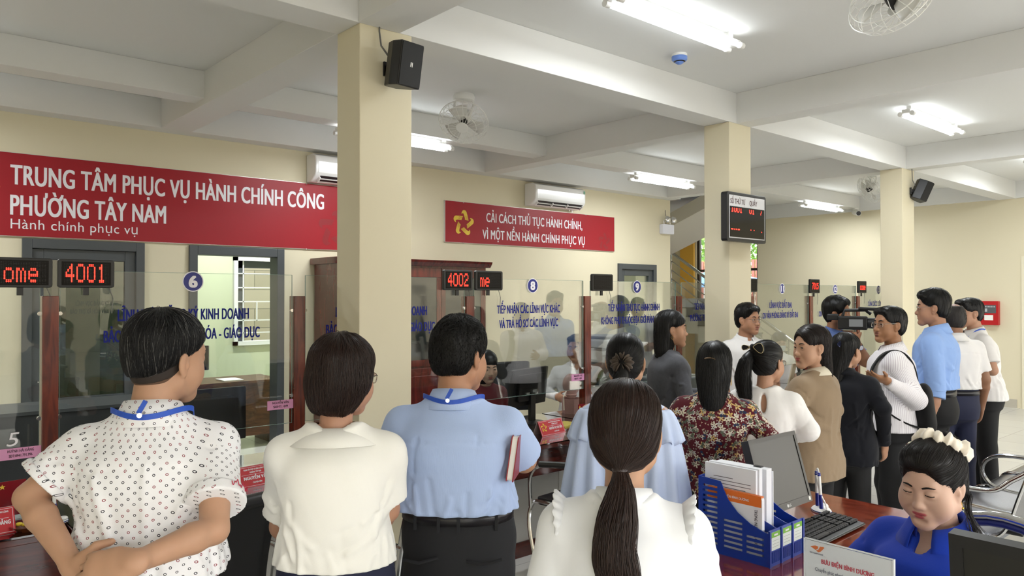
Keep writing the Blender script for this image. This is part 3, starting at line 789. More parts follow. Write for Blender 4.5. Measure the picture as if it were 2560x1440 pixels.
    def skirt(p, m, waist=1.02, hemz=0.45, flare=0.03, name='skirt', h=0.008):
        f = Field(p.J((-0.26, -0.24, hemz)), p.J((0.26, 0.26, waist))+0.02, h); K = p.loft_keys(0.012, 0.008)
        c = p.J((0, 0, 0.6)); K = [q for q in K if q[0] < p.J((0, 0, waist+0.1))[2]]+[(p.J((0, 0, hemz))[2], (p.b['hip']+flare)*p.s, (p.b['depth']+flare+0.03)*p.s, c[0], 0.0)]
        f.loft(K, p=2.2); f.wrinkle(0.003, 22, 3, axis=(1, 1, 0.1)); f.half((0, 0, p.J((0, 0, waist))[2]), (0, 0, 1)); f.half((0, 0, p.J((0, 0, hemz))[2]), (0, 0, -1))
        V, F = f.mesh(); return mesh_obj(name, V, F, m, p.root, True)
    def belt(p, m, z=1.0, loops=None):
        K = p.loft_keys(0.010, 0.008); zs = np.array([q[0] for q in K]); zz = p.J((0, 0, z))[2]
        rx = np.interp(zz, zs[np.argsort(zs)], np.array([q[1] for q in K])[np.argsort(zs)]); ry = np.interp(zz, zs[np.argsort(zs)], np.array([q[2] for q in K])[np.argsort(zs)])
        c = p.J((0, 0, z)); V = []; n = 64
        for i in range(n):
            a = 2*math.pi*i/n; ca, sa = math.cos(a), math.sin(a)
            for dz, e in ((-0.018, 0), (0.018, 0), (0.018, 0.004), (-0.018, 0.004)):
                V.append((c[0]+(rx+e)*np.sign(ca)*abs(ca)**0.87, c[1]+(ry+e)*np.sign(sa)*abs(sa)**0.87, zz+dz*p.s))
        F = [(i*4+j, ((i+1) % n)*4+j, ((i+1) % n)*4+(j+1) % 4, i*4+(j+1) % 4) for i in range(n) for j in range(4)]
        o = mesh_obj('belt', V, F, m, p.root, True)
        p.belt_dim = (rx, ry, c, zz)
        return o
    def shoes(p, m, heel=0.0):
        for sx in (-1, 1):
            an = p.leg(sx)[1][1]; s = p.s
            f = Field(an+np.array([-0.07, -0.12, -0.12]), an+np.array([0.07, 0.24, 0.08]), 0.009)
            f.cone(an+np.array([0, -0.03*s, -0.045*s]), an+np.array([0, 0.15*s, -0.055*s]), 0.038*s, 0.034*s); f.cone(an, an+np.array([0, -0.03*s, -0.04*s]), 0.045*s, 0.04*s, k=0.03)
            f.half((0, 0, 0.004), (0, 0, -1)); V, F = f.mesh(); mesh_obj('shoe', V, F, m, p.root, True)
    # ---- hair
    def hair(p, m, fn, flow=None, N=900, L=0.09, steps=9, h=0.005, seed=0, ext=(0.16, 0.2, 0.22, 0.17), off=(-0.0015, 0.002), rad=0.0007, name='hair', jit=0.25, wr=0.0015, wf=90, gravity=True, keep_out=True, ymax=0.16):
        x, yb, zl, zt = ext
        f = Field(p.hT-np.array([x, yb, zl])*p.hs, p.hT+np.array([x, ymax, zt])*p.hs, h)
        f.frame(p.Rh, p.hT, p.hs); fn(f); f.frame()
        if wr: f.wrinkle(wr, wf, seed, axis=(1, 1, 0.15))
        V, F = f.mesh(); o = mesh_obj(name, V, F, m, p.root, True)
        if N:
            rng = np.random.RandomState(seed)
            fl = flow or radial_flow(p, (0, -0.035, 0.11))
            pts, r = hair_strands(f, V, fl, N, steps, L, rng, off, jit, rad)
            curves_obj('hair_strand', pts, r, m, o)
        p.hair_f = f
        return o
def self_lid(t): return math.sin(math.pi*t)**0.7*0.92
def radial_flow(p, c, grav=1.0):
    c = p.H(c)
    def fl(P):
        d = P-c; up = np.clip(d[:, 2:3]/(0.1*p.hs)+0.9, 0, 1); r = d*np.array([1, 1, 0.2])
        r /= (np.linalg.norm(r, axis=1, keepdims=True)+1e-6)
        return r*up+np.array([0, 0, -1.0])*grav*(1.15-up)
    return fl
def to_point_flow(p, c):
    c = p.H(c)
    def fl(P):
        d = c-P; return d/(np.linalg.norm(d, axis=1, keepdims=True)+1e-6)
    return fl
def from_part_flow(p, x0=0.0, back=(0, -0.35, 0)):
    def fl(P):
        q = ((P-p.hT) @ p.Rh)/p.hs; sx = np.sign(q[:, 0]-x0)[:, None]; top = np.clip((q[:, 2:3]-0.04)/0.07, 0, 1)
        loc = np.concatenate([sx*top, -0.35*np.ones_like(sx)*top, -1.2*(1.05-top)], 1)
        return loc @ p.Rh.T*np.array([1, 1, 0.3])+np.array([0, 0, -1.0])*(1.02-top)
    return fl
def hair_short(front=0.082, thick=0.008, nape=-0.068, side=1.0, top=0.0, quiff=0.0, part=0.0):
    def fn(f):
        f.ell((0, -0.014, 0.047+top*0.5), (0.074+thick*side, 0.093+thick, 0.076+thick+top*0.5))
        f.ell((0, -0.035, 0.0), (0.074+thick*0.6, 0.072+thick*0.5, 0.088), k=0.02)
        if quiff: f.cone((-0.045, 0.062, 0.085), (0.045, 0.062, 0.088), 0.016+quiff, k=0.03)
        for x in (-0.022, 0.022): f.ell((x, 0.124, -0.03), (0.066, 0.085, front+0.035), k=0.012, op='sub')
        f.half((0, -0.06, nape), (0, 0.25, -1), k=0.012)
        for x in (-1, 1):
            f.ell((x*0.090, 0.000, -0.012), (0.030, 0.024, 0.037), k=0.008, op='sub')
            f.ell((x*0.085, 0.055, -0.045), (0.04, 0.045, 0.058), k=0.008, op='sub')
            f.ell((x*0.080, -0.01, -0.062), (0.034, 0.030, 0.040), k=0.01, op='sub')
    return fn
def hair_long(keys, cap=(0.084, 0.104, 0.087), front=0.088, facew=0.075, facey=0.128, ear=True, capy=-0.016, facez=-0.035, cut=None):
    def fn(f):
        f.ell((0, capy, 0.048), cap)
        # hanging mass: chain of squeezed sections (z, cx, cy, rx, ry)
        for (z0, x0, y0, rx0, ry0), (z1, x1, y1, rx1, ry1) in zip(keys[:-1], keys[1:]):
            n = 4
            for i in range(n):
                t = i/n; u = (i+1)/n
                f.cone((x0+(x1-x0)*t, y0+(y1-y0)*t, z0+(z1-z0)*t), (x0+(x1-x0)*u, y0+(y1-y0)*u, z0+(z1-z0)*u), (rx0+(rx1-rx0)*t), (rx0+(rx1-rx0)*u), k=0.02, flat=((0, 1, 0), (ry0+(ry1-ry0)*t)/(rx0+(rx1-rx0)*t)))
        f.ell((0, facey, facez), (facew, 0.092, front-facez*0.3), k=0.012, op='sub')
        if ear:
            for x in ((-1, 1) if ear is True else (ear,)):
                f.ell((x*0.092, 0.01, -0.015), (0.032, 0.028, 0.042), k=0.01, op='sub')
        if cut: cut(f)
    return fn
# ------------------------------------------------------------------ the hall
XL, XR, YF, YW, ZC, ZB = -3.4, 13.37, -3.6, 7.25, 3.44, 3.18
CREAM = mat('wall_cream', 'ded5b9', 0.75, bump=0.06, bscale=160); WHITE = mat('ceiling_white', 'e0e0dd', 0.8, bump=0.05, bscale=120)
OFFICE = mat('office_green', 'c9cfb0', 0.8)
def tile_mat():
    m = mat('floor_tile', 'cfcdc6', rough=0.16, spec=0.5); t = m.node_tree; b = t.nodes['Principled BSDF']
    tc = t.nodes.new('ShaderNodeTexCoord'); br = t.nodes.new('ShaderNodeTexBrick')
    br.offset = 0.0; br.inputs['Scale'].default_value = 1.0; br.inputs['Brick Width'].default_value = 0.6; br.inputs['Row Height'].default_value = 0.6
    br.inputs['Mortar Size'].default_value = 0.003; br.inputs['Color1'].default_value = (*lin('d2d0c9'), 1); br.inputs['Color2'].default_value = (*lin('cbc9c3'), 1)
    br.inputs['Mortar'].default_value = (*lin('a4a29c'), 1)
    t.links.new(tc.outputs['Object'], br.inputs['Vector']); t.links.new(br.outputs['Color'], b.inputs['Base Color']); return m
m = MB(); m.box(XL, XR, YF, 10.4, -0.12, 0); struct('floor', m, tile_mat())
m = MB(); m.box(XL, XR, YF, 10.4, ZC, ZC+0.15); struct('ceiling', m, WHITE)
m = MB(); m.box(XL-0.2, XL, YF, 10.4, 0, ZC); struct('wall_left', m, CREAM)
# service wall with two openings
D1, D2, D3 = (1.065, 1.99), (2.375, 3.296), (8.37, 9.24); DT = 2.17
m = MB(); xs = [XL, D1[0], D1[1], D2[0], D2[1], D3[0], D3[1], 9.61]
for i in range(7):
    if i % 2 == 0: m.box(xs[i], xs[i+1], YW, YW+0.12, 0, ZC)
    else: m.box(xs[i], xs[i+1], YW, YW+0.12, DT, ZC)
struct('wall_service', m, CREAM)
m = MB(); m.box(9.49, 9.61, YW+0.12, 10.2, 0, ZC); struct('wall_stair', m, CREAM)
m = MB(); m.box(XL, 9.49, 9.6, 9.72, 0, 1.07); m.box(XL, 3.69, 9.6, 9.72, 1.07, 2.2); m.box(5.2, 9.49, 9.6, 9.72, 1.07, 2.2); m.box(XL, 9.49, 9.6, 9.72, 2.2, ZC); struct('wall_office', m, OFFICE)
m = MB(); m.box(XL, 9.49, YW+0.12, YW+0.13, DT, ZC); m.box(D1[1], D2[0], YW+0.12, YW+0.13, 0, DT); m.box(D2[1], D3[0], YW+0.12, YW+0.13, 0, DT); struct('trim_1', m, OFFICE)
m = MB(); m.box(9.61, XR, 10.2, 10.32, 0, ZC); struct('wall_landing', m, CREAM)
# end wall with stair window and dark doorway
m = MB(); m.box(XR, XR+0.15, YF, 2.6, 0, ZC); m.box(XR, XR+0.15, 2.6, 3.57, 2.26, ZC); m.box(XR, XR+0.15, 3.57, 8.0, 0, ZC)
m.box(XR, XR+0.15, 8.0, 9.42, 0, 0.95); m.box(XR, XR+0.15, 8.0, 9.42, 3.0, ZC); m.box(XR, XR+0.15, 9.42, 10.32, 0, ZC); struct('wall_right', m, CREAM)
m = MB(); m.box(XR-0.012, XR, 3.64, 6.4, 0, 0.13); struct('baseboard_right', m, mat('baseboard_grey', 'b9b3a4', 0.3))
m = MB(); m.box(XL, XR, YF-0.2, YF, 2.75, ZC); struct('wall_front', m, CREAM)
# columns
CX = [-1.46, 2.079, 5.62, 9.163]
for i, x in enumerate(CX):
    m = MB(); m.box(x, x+0.335, 3.625, 3.875, 0, ZB); struct('column', m, CREAM, bevel=0.004)
# beams
m = MB(); m.box(XL, XR, 3.625, 3.875, ZB, ZC); struct('beam', m, WHITE, bevel=0.003)
for x0, x1 in ((-1.45, -1.2), (2.07, 2.335), (5.735, 5.955), (9.27, 9.495)):
    m = MB(); m.box(x0, x1, YF, 3.625, ZB, ZC); m.box(x0, x1, 3.875, 7.05, ZB, ZC); struct('beam', m, WHITE, bevel=0.003)
m = MB(); m.box(XL, XR, 5.98, 6.2, 3.23, ZC); struct('beam', m, WHITE, bevel=0.003)
m = MB(); m.box(XL, 9.61, 7.05, YW, ZB, ZC); struct('beam', m, WHITE, bevel=0.003)
m = MB(); m.box(XR-0.06, XR, YF, 10.2, ZB+0.004, ZC); struct('beam', m, WHITE, bevel=0.003)
m = MB(); m.box(XL, XR, -0.3, -0.05, ZB+0.006, ZC); struct('beam', m, WHITE, bevel=0.003)
# aluminium doors in the service wall
ALU = mat('grey_aluminium', '4d5154', 0.45, 0.2)
DGL = glass_mat('door_glass', (0.28, 0.30, 0.29), 0.10, 0.8)
for n, (a, b), dark in ((1, D1, True), (3, D3, False)):
    m = MB(); m.box(a, a+0.07, YW-0.03, YW+0.15, 0, DT); m.box(b-0.07, b, YW-0.03, YW+0.15, 0, DT); m.box(a+0.07, b-0.07, YW-0.03, YW+0.15, DT-0.08, DT)
    f = struct('door_%d' % n, m, ALU, bevel=0.004)
    a2, b2 = a+0.07, b-0.07
    m = MB(); m.box(a2, a2+0.085, YW, YW+0.05, 0.01, DT-0.08); m.box(b2-0.085, b2, YW, YW+0.05, 0.01, DT-0.08); m.box(a2+0.085, b2-0.085, YW, YW+0.05, DT-0.17, DT-0.08); m.box(a2+0.085, b2-0.085, YW, YW+0.05, 0.01, 0.85)
    m.build('door_leaf', ALU, f, bevel=0.004)
    m = MB(); m.box(a2+0.085, b2-0.085, YW+0.02, YW+0.028, 0.85, DT-0.17); m.build('door_pane', DGL if dark else glass_mat('clear_glass', (0.9, 0.93, 0.91), 0.03, 0.7), f)
    m = MB(); m.tube([(a2+0.04, YW-0.01, 1.0), (a2+0.04, YW-0.05, 1.0), (a2+0.14, YW-0.05, 1.0)], 0.01, n=8); m.build('door_handle', mat('chrome', 'd0d0d0', 0.12, 1.0), f, smooth=True)
a, b = D2; m = MB(); m.box(a, a+0.075, YW-0.03, YW+0.15, 0, DT); m.box(b-0.075, b, YW-0.03, YW+0.15, 0, DT); m.box(a+0.075, b-0.075, YW-0.03, YW+0.15, DT-0.085, DT)
struct('door_2', m, ALU, bevel=0.004)
# office window with white bars, stone cladding outside
WB = mat('white_steel', 'e8e8e6', 0.4)
m = MB(); x0, x1, z0, z1 = 3.69, 5.2, 1.07, 2.2
for (p, q, r, s_) in ((x0, x0+0.05, z0, z1), (x1-0.05, x1, z0, z1), (x0, x1, z0, z0+0.05), (x0, x1, z1-0.05, z1)): m.box(p, q, 9.55, 9.72, r, s_)
for i, z in enumerate((1.22, 1.38, 1.62, 1.80, 1.98)): m.box(x0, x1, 9.60, 9.615, z, z+0.014)
for i, (x, a, b) in enumerate(((4.0, 1.38, 1.62), (4.35, 1.38, 1.62), (4.7, 1.38, 1.62), (4.2, 1.05, 1.38), (4.3, 1.62, 2.2), (3.82, 1.05, 2.2))): m.box(x, x+0.014, 9.60, 9.615, a, b)
f = struct('window_2', m, WB)
m = MB(); m.box(x0+0.05, x1-0.05, 9.66, 9.665, z0+0.05, z1-0.05); m.build('window_pane', glass_mat('clear_glass', (0.9, 0.93, 0.91), 0.03, 0.7), f)
m = MB(); m.box(x0+0.05, x0+0.16, 9.63, 9.65, z0+0.05, z1-0.05); m.box(x0+0.05, x1-0.05, 9.63, 9.65, z1-0.14, z1-0.05); m.build('window_sash', ALU, f)
def stone_mat():
    m = mat('stone_cladding', 'a89c8a', 0.85, bump=0.4, bscale=60); t = m.node_tree; b = t.nodes['Principled BSDF']
    tc = t.nodes.new('ShaderNodeTexCoord'); mp = t.nodes.new('ShaderNodeMapping'); mp.inputs['Rotation'].default_value = (math.radians(90), 0, 0)
    br = t.nodes.new('ShaderNodeTexBrick'); br.inputs['Scale'].default_value = 1; br.inputs['Brick Width'].default_value = 0.6; br.inputs['Row Height'].default_value = 0.3; br.inputs['Mortar Size'].default_value = 0.006
    br.inputs['Color1'].default_value = (*lin('b5a898'), 1); br.inputs['Color2'].default_value = (*lin('9b8f7e'), 1); br.inputs['Mortar'].default_value = (*lin('6d655a'), 1)
    t.links.new(tc.outputs['Object'], mp.inputs[0]); t.links.new(mp.outputs[0], br.inputs['Vector']); t.links.new(br.outputs['Color'], b.inputs['Base Color']); return m
m = MB(); m.box(-2, 9, 11.6, 11.8, 0, 4); struct('wall_neighbour', m, stone_mat())
# ground outdoors
m = MB(); m.box(-40, 60, -40, 50, -0.3, -0.13); struct('ground', m, mat('pavement', '5c5850', 0.9, var=0.1, vscale=0.6))
# plain wall added outdoors to tone down what the glass screens reflect
m = MB(); m.box(-14, 30, -13.2, -13, -0.13, 3.4); struct('wall_for_reflection', m, mat('reflection_wall', '857a66', 0.85, var=0.15, vscale=0.8))
# dark doorway in the end wall
m = MB(); m.box(XR-0.02, XR+0.17, 3.53, 3.57, 0, 2.3); m.box(XR-0.02, XR+0.17, 2.6, 3.53, 2.26, 2.3); m.box(XR-0.02, XR+0.17, 2.6, 2.64, 0, 2.26); f = struct('door_4', m, mat('door_frame_pale', 'e6dfc6', 0.4))
m = MB(); m.box(XR+0.05, XR+0.09, 2.64, 3.53, 0.01, 2.26); m.build('door_leaf', mat('unlit_opening_dark', '15161a', 0.3), f)  # dark sheet, its colour stands in for the unlit space inside the doorway
# stair window
m = MB(); y0, y1, z0, z1 = 8.0, 9.42, 0.95, 3.0
for (p, q, r, s_) in ((y0, y0+0.03, z0, z1), (y1-0.06, y1, z0, z1), (y0, y1, z0, z0+0.05), (y0, y1, z1-0.05, z1)): m.box(XR+0.03, XR+0.1, p, q, r, s_)
m.box(XR+0.03, XR+0.1, y0, y1, 2.2, 2.25); f = struct('window_1', m, mat('dark_bronze', '3a332c', 0.4, 0.4))
m = MB(); m.box(XR+0.06, XR+0.066, y0, y1, z0, z1); m.build('window_pane', glass_mat('clear_glass', (0.9, 0.93, 0.91), 0.03, 0.7), f)
# ---- staircase (top flight, lower flight, landing)
GRAN = mat('black_granite', '2a2b2c', 0.25); SOF = mat('soffit_white', 'cfcbc0', 0.8)
st = thing('staircase', 'two-flight staircase with dark steps and steel handrail beyond the counters', 'staircase', (0, 0, 0))
m = MB(); n = 10
for i in range(n):
    y = 6.6+i*0.26; z = 0.165*(i+1); m.box(12.02, XR-0.005, y, y+0.27, max(0, z-0.33), z-0.02)
m.box(10.62, XR-0.12, 9.2, 10.19, 1.45, 1.63); m.build('lower_flight', SOF, st)
m = MB()
for i in range(n):
    y = 6.6+i*0.26; z = 0.165*(i+1); m.box(12.0, XR-0.005, y-0.02, y+0.27, z-0.02, z); m.box(12.0, XR-0.005, y-0.002, y, z-0.165, z-0.02)
m.box(12.005, 12.018, 6.6, 9.2, 0.0, 0.16); m.build('tread', GRAN, st)
m = MB(); m.prism([(9.25, 2.42), (7.27, 3.16), (7.27, 3.40), (9.25, 2.66)], 10.62, 12.0, 'x'); m.build('upper_flight', SOF, st)
STEEL = mat('brushed_steel', 'b8b8b6', 0.22, 1.0)
m = MB(); A = np.array([12.05, 6.55, 0.93]); B = np.array([12.05, 9.15, 2.60]); m.tube([(12.05, 6.50, 0.70), (12.05, 6.46, 0.86), A, B, (12.05, 9.25, 2.60), (12.0, 9.3, 2.45)], 0.028, n=10)
r = m.build('handrail', STEEL, st, smooth=True)
m = MB()
for i in range(4):
    d = 0.17*(i+1); m.tube([tuple(A+np.array([0, 0.05, -d+0.03])), tuple(B+np.array([0, -0.05, -d-0.03]))], 0.011, n=8)
for t in (0.03, 0.35, 0.67, 0.97):
    q = A+(B-A)*t; m.tube([tuple(q), (q[0], q[1], q[2]-0.86)], 0.016, n=8)
m.build('baluster', STEEL, r, smooth=True)
# yellow curtain strip beside the stair window
m = MB(); m.box(XR-0.05, XR-0.005, 9.45, 9.80, 0.0, 3.1); o = m.build('wall_panel', mat('yellow_paint', 'e9b54a', 0.6), bevel=0.006)
tag(o, 'yellow upright panel beside the stair window', 'panel')
# outdoors beyond the stair window
def bush(name, label, c, r, n, seed):
    rng = np.random.RandomState(seed); V = []; F = []
    t = thing(name, label, 'tree', (c[0], c[1], -0.13)); mm = MB(); mm.tube([(0, 0, 0), (0.05, 0, 1.2), (0, 0.1, c[2])], [0.12, 0.1, 0.05]); mm.build('trunk', mat('bark', '5a4a3a', 0.9), t)
    d = rng.normal(size=(n, 3)); d /= np.linalg.norm(d, axis=1, keepdims=True); P = d*(rng.uniform(0.3, 1, (n, 1))**0.5)*np.array(r)+np.array([0, 0, c[2]+0.13])
    a = rng.normal(size=(n, 3)); a /= np.linalg.norm(a, axis=1, keepdims=True); b = np.cross(a, rng.normal(size=(n, 3))); b /= np.linalg.norm(b, axis=1, keepdims=True); L = rng.uniform(0.05, 0.1, (n, 1))
    V = np.stack([P-a*L, P+b*L*0.5, P+a*L, P-b*L*0.5], 1).reshape(-1, 3); F = np.arange(4*n).reshape(n, 4)
    o = mesh_obj('foliage', V, F, mat('leaf_green', '6f9a3f', 0.6, var=0.35, vscale=2.0), t); o['kind'] = 'stuff'
bush('tree', 'leafy green tree outside the stair window', (18.6, 11.4, 3.4), (1.6, 2.2, 1.8), 7000, 1)
bush('tree', 'second leafy tree outside, right of the stair window tree', (19.4, 7.0, 3.4), (1.5, 1.6, 1.8), 5000, 2)
m = MB(); 
for i in range(60): m.box(15.9, 15.93, 7+i*0.1, 7+i*0.1+0.07, 0, 2.55)
m.box(15.93, 15.97, 6.9, 13.1, 2.3, 2.36); m.box(15.93, 15.97, 6.9, 13.1, 0.5, 0.56); o = m.build('fence', mat('rust_red', '9c5348', 0.7)); tag(o, 'rust-red slatted fence outside the stair window', 'fence')
m = MB(); m.prism([(8.6, 1.95), (10.0, 2.25), (11.4, 1.95), (11.4, 1.9), (8.6, 1.9)], 14.6, 15.6, 'x')
t = thing('canopy', 'blue canopy on white poles outside the stair window', 'canopy'); m.build('canopy_cloth', mat('blue_tarp', '6fa3dc', 0.6), t)
for y in (8.7, 11.3):
    for x in (14.7, 15.5): m = MB(); m.cyl((x, y, -0.13), (x, y, 1.92), 0.025); m.build('pole', WB, t)
# ---- ceiling fittings
TUBE = mat('tube_glow', 'ffffff', 0.4, emit='f4faff', estr=9.0); PLW = mat('white_plastic', 'ebebe8', 0.35)
def batten(x0, x1, y, z, label, power=30):
    t = thing('tube_light', label, 'ceiling light', ((x0+x1)/2, y, z), 0, 'twin tube lights under the ceiling'); L = (x1-x0)/2
    m = MB(); m.box(-L, L, -0.035, 0.035, 0.0, 0.035); m.box(-L*0.9, -L*0.82, -0.02, 0.02, 0.035, 0.075); m.box(L*0.82, L*0.9, -0.02, 0.02, 0.035, 0.075); m.build('housing', PLW, t)
    for dy in (-0.052, 0.052):
        m = MB(); m.cyl((-L+0.03, dy, -0.005), (L-0.03, dy, -0.005), 0.016, n=12); m.build('tube', TUBE, t, smooth=True)
        for sx in (-1, 1):
            m = MB(); m.cyl((sx*L, dy, -0.005), (sx*(L-0.04), dy, -0.005), 0.021, n=12); m.build('end_cap', PLW, t, smooth=True)
    area_light('lamp', (0, 0, -0.03), (0, 0, 0), 1.1, 0.12, power, (0.93, 0.97, 1.0), t)
batten(3.22, 4.47, 2.83, ZC-0.075, 'near twin tube light on the ceiling above the seated clerk')
batten(7.24, 8.53, 2.83, ZC-0.075, 'twin tube light in the second ceiling bay at upper right')
batten(10.95, 12.2, 2.83, ZC-0.075, 'twin tube light at the right edge of the photo, near the end wall')
batten(3.25, 4.49, 6.06, 3.155, 'twin tube light under the rear beam, cut off by the front column')
batten(7.27, 8.5, 6.06, 3.155, 'twin tube light under the rear beam beside the middle column')
batten(11.46, 12.75, 6.06, 3.155, 'twin tube light under the rear beam beside the security camera')
batten(2.9, 4.1, 8.4, ZC-0.075, 'unseen tube light added to brighten the back office beyond the grey doors', 60)  # unseen light, added to brighten the office behind the doorway
batten(6.5, 7.7, 8.4, ZC-0.075, 'second unseen tube light added to brighten the back office beyond the grey doors', 60)  # another added office light, out of sight
batten(-0.75, 0.5, 6.06, 3.155, 'unseen twin tube light added under the rear beam for more light, just left of view')  # out-of-view fitting added to lift the light on the service wall
def fan(x, y, label, tilt, turn, seed=0):
    t = thing('ceiling_fan', label, 'fan', (x, y, ZC), turn, 'caged orbit fans'); W = mat('fan_white', 'eeeeea', 0.35)
    m = MB(); m.lathe([(0.085, 0.0), (0.095, -0.02), (0.09, -0.055), (0.05, -0.07)], 24); m.build('base', W, t, smooth=True)
    m = MB()
    for sx in (-1, 1): m.tube([(sx*0.075, 0, -0.045), (sx*0.085, 0.0, -0.1), (sx*0.05, 0, -0.19), (sx*0.02, 0, -0.2)], 0.012, n=8)
    m.build('yoke', W, t, smooth=True)
    R = Matrix.Translation((0, 0.02, -0.21)) @ Matrix.Rotation(math.radians(tilt), 4, 'X')
    m = MB(); m.lathe([(0.0, 0.09), (0.05, 0.085), (0.058, 0.03), (0.05, -0.0), (0.03, -0.02)], 20); m.xf(R); m.build('motor', W, t, smooth=True)
    m = MB()
    for k in range(3):
        a0 = 2*math.pi*k/3+0.4; V = []
        for i in range(7):
            u = i/6
            for j in range(5):
                r = 0.035+(0.175-0.035)*j/4; a = a0+(u-0.5)*(1.25-0.3*j/4); V.append((r*math.cos(a), r*math.sin(a), -0.055+0.035*(u-0.5)))
        m.add(V, [(i*5+j, i*5+j+1, (i+1)*5+j+1, (i+1)*5+j) for i in range(6) for j in range(4)])
    m.xf(R); b = m.build('blade', mat('fan_blade', 'd9d8d2', 0.4), t, smooth=True); md = b.modifiers.new('t', 'SOLIDIFY'); md.thickness = 0.003
    m = MB()
    for rad, z in ((0.215, -0.045), (0.19, 0.0), (0.19, -0.095), (0.12, -0.115)):
        m.tube([(rad*math.cos(2*math.pi*i/40), rad*math.sin(2*math.pi*i/40), z) for i in range(40)], 0.003 if rad < 0.2 else 0.0045, n=5, closed=True)
    for k in range(20):
        a = 2*math.pi*k/20; ca, sa = math.cos(a), math.sin(a)
        m.tube([(r*math.cos(a+tw), r*math.sin(a+tw), z) for r, z, tw in ((0.05, 0.03, 0), (0.15, 0.02, 0.06), (0.19, 0.0, 0.1), (0.215, -0.045, 0.14), (0.19, -0.095, 0.18), (0.12, -0.115, 0.24), (0.045, -0.125, 0.32))], 0.0021, n=5)
    m.xf(R); m.build('cage', W, t, smooth=True)
    m = MB(); m.lathe([(0.0, -0.132), (0.05, -0.130), (0.055, -0.122), (0.05, -0.117)], 24); m.xf(R); m.build('badge', PLW, t, smooth=True)
    m = MB(); m.lathe([(0.03, -0.10), (0.034, -0.06), (0.03, -0.02)], 16); m.xf(R); m.build('hub', mat('black_plastic', '131313', 0.4), t, smooth=True)
fan(4.0, 5.2, 'white caged orbit fan on the ceiling right of the front column', -42, -0.9)
fan(3.95, 1.62, 'white caged orbit fan cut off by the top edge of the photo', -62, 1.5)
fan(10.9, 4.7, 'white caged orbit fan half hidden behind the far column', 60, 0.9)
# smoke detector
t = thing('smoke_detector', 'blue round smoke detector on the ceiling below the tube light', 'smoke detector', (4.5, 3.31, ZC)); SB = mat('detector_blue', '6e8fd6', 0.35)
m = MB(); m.lathe([(0.055, 0), (0.055, -0.018)], 28); m.build('mount', PLW, t, smooth=True)
m = MB(); m.lathe([(0.056, -0.018), (0.056, -0.04), (0.045, -0.052)], 28); m.build('body', SB, t, smooth=True)
m = MB(); m.lathe([(0.03, -0.052), (0.03, -0.062), (0.016, -0.072), (0, -0.074)], 20); m.build('sensor', SB, t, smooth=True)
m = MB(); m.lathe([(0.043, -0.0515), (0.031, -0.056)], 20); m.build('vent', mat('black_plastic', '131313', 0.4), t)
# air conditioners
def aircon(x0, label):
    t = thing('air_conditioner', label, 'air conditioner', (x0, YW, 2.86), 0, 'air conditioners on the service wall'); W = mat('ac_white', 'f0f0ee', 0.18, coat=0.4); L = 0.92
    pf = [(0, 0.285), (-0.15, 0.285), (-0.205, 0.26), (-0.215, 0.20), (-0.21, 0.085), (-0.19, 0.055), (-0.10, 0.0), (0, 0.0)]
    m = MB(); m.prism(pf, 0, L, 'x'); m.build('casing', W, t, bevel=0.012, bseg=3, smooth=True, auto=50)
    m = MB(); m.prism([(-0.2185, 0.20), (-0.213, 0.085), (-0.209, 0.088), (-0.2140, 0.20)], 0.03, L-0.03, 'x'); m.build('front_panel', W, t)
    m = MB(); m.prism([(-0.196, 0.056), (-0.125, 0.012), (-0.12, 0.018), (-0.19, 0.062)], 0.06, L-0.04, 'x'); m.build('outlet', mat('ac_dark', '1b1c1e', 0.5), t)
    m = MB()
    for i in range(4): x = 0.06+(L-0.1)*i/3; m.box(x-0.006, x+0.006, -0.19, -0.12, 0.008, 0.050, rot=Matrix.Rotation(math.radians(-32), 3, 'X'))
    m.prism([(-0.168, 0.032), (-0.158, 0.025), (-0.156, 0.029), (-0.166, 0.036)], 0.06, L-0.04, 'x'); m.build('louvre', W, t)
    m = MB(); m.box(L-0.045, L-0.012, -0.2155, -0.2145, 0.205, 0.245); m.build('energy_label', mat('label_green', '7fae92', 0.5), t)
    m = MB(); m.cyl((L-0.1, -0.05, 0), (L-0.1, -0.05, -0.03), 0.012); m.cyl((L-0.16, -0.06, 0), (L-0.16, -0.06, -0.02), 0.01); m.build('pipe', PLW, t)
aircon(3.54, 'white air conditioner above the large banner, cut off by the front column')
aircon(6.56, 'white air conditioner above the small red banner')
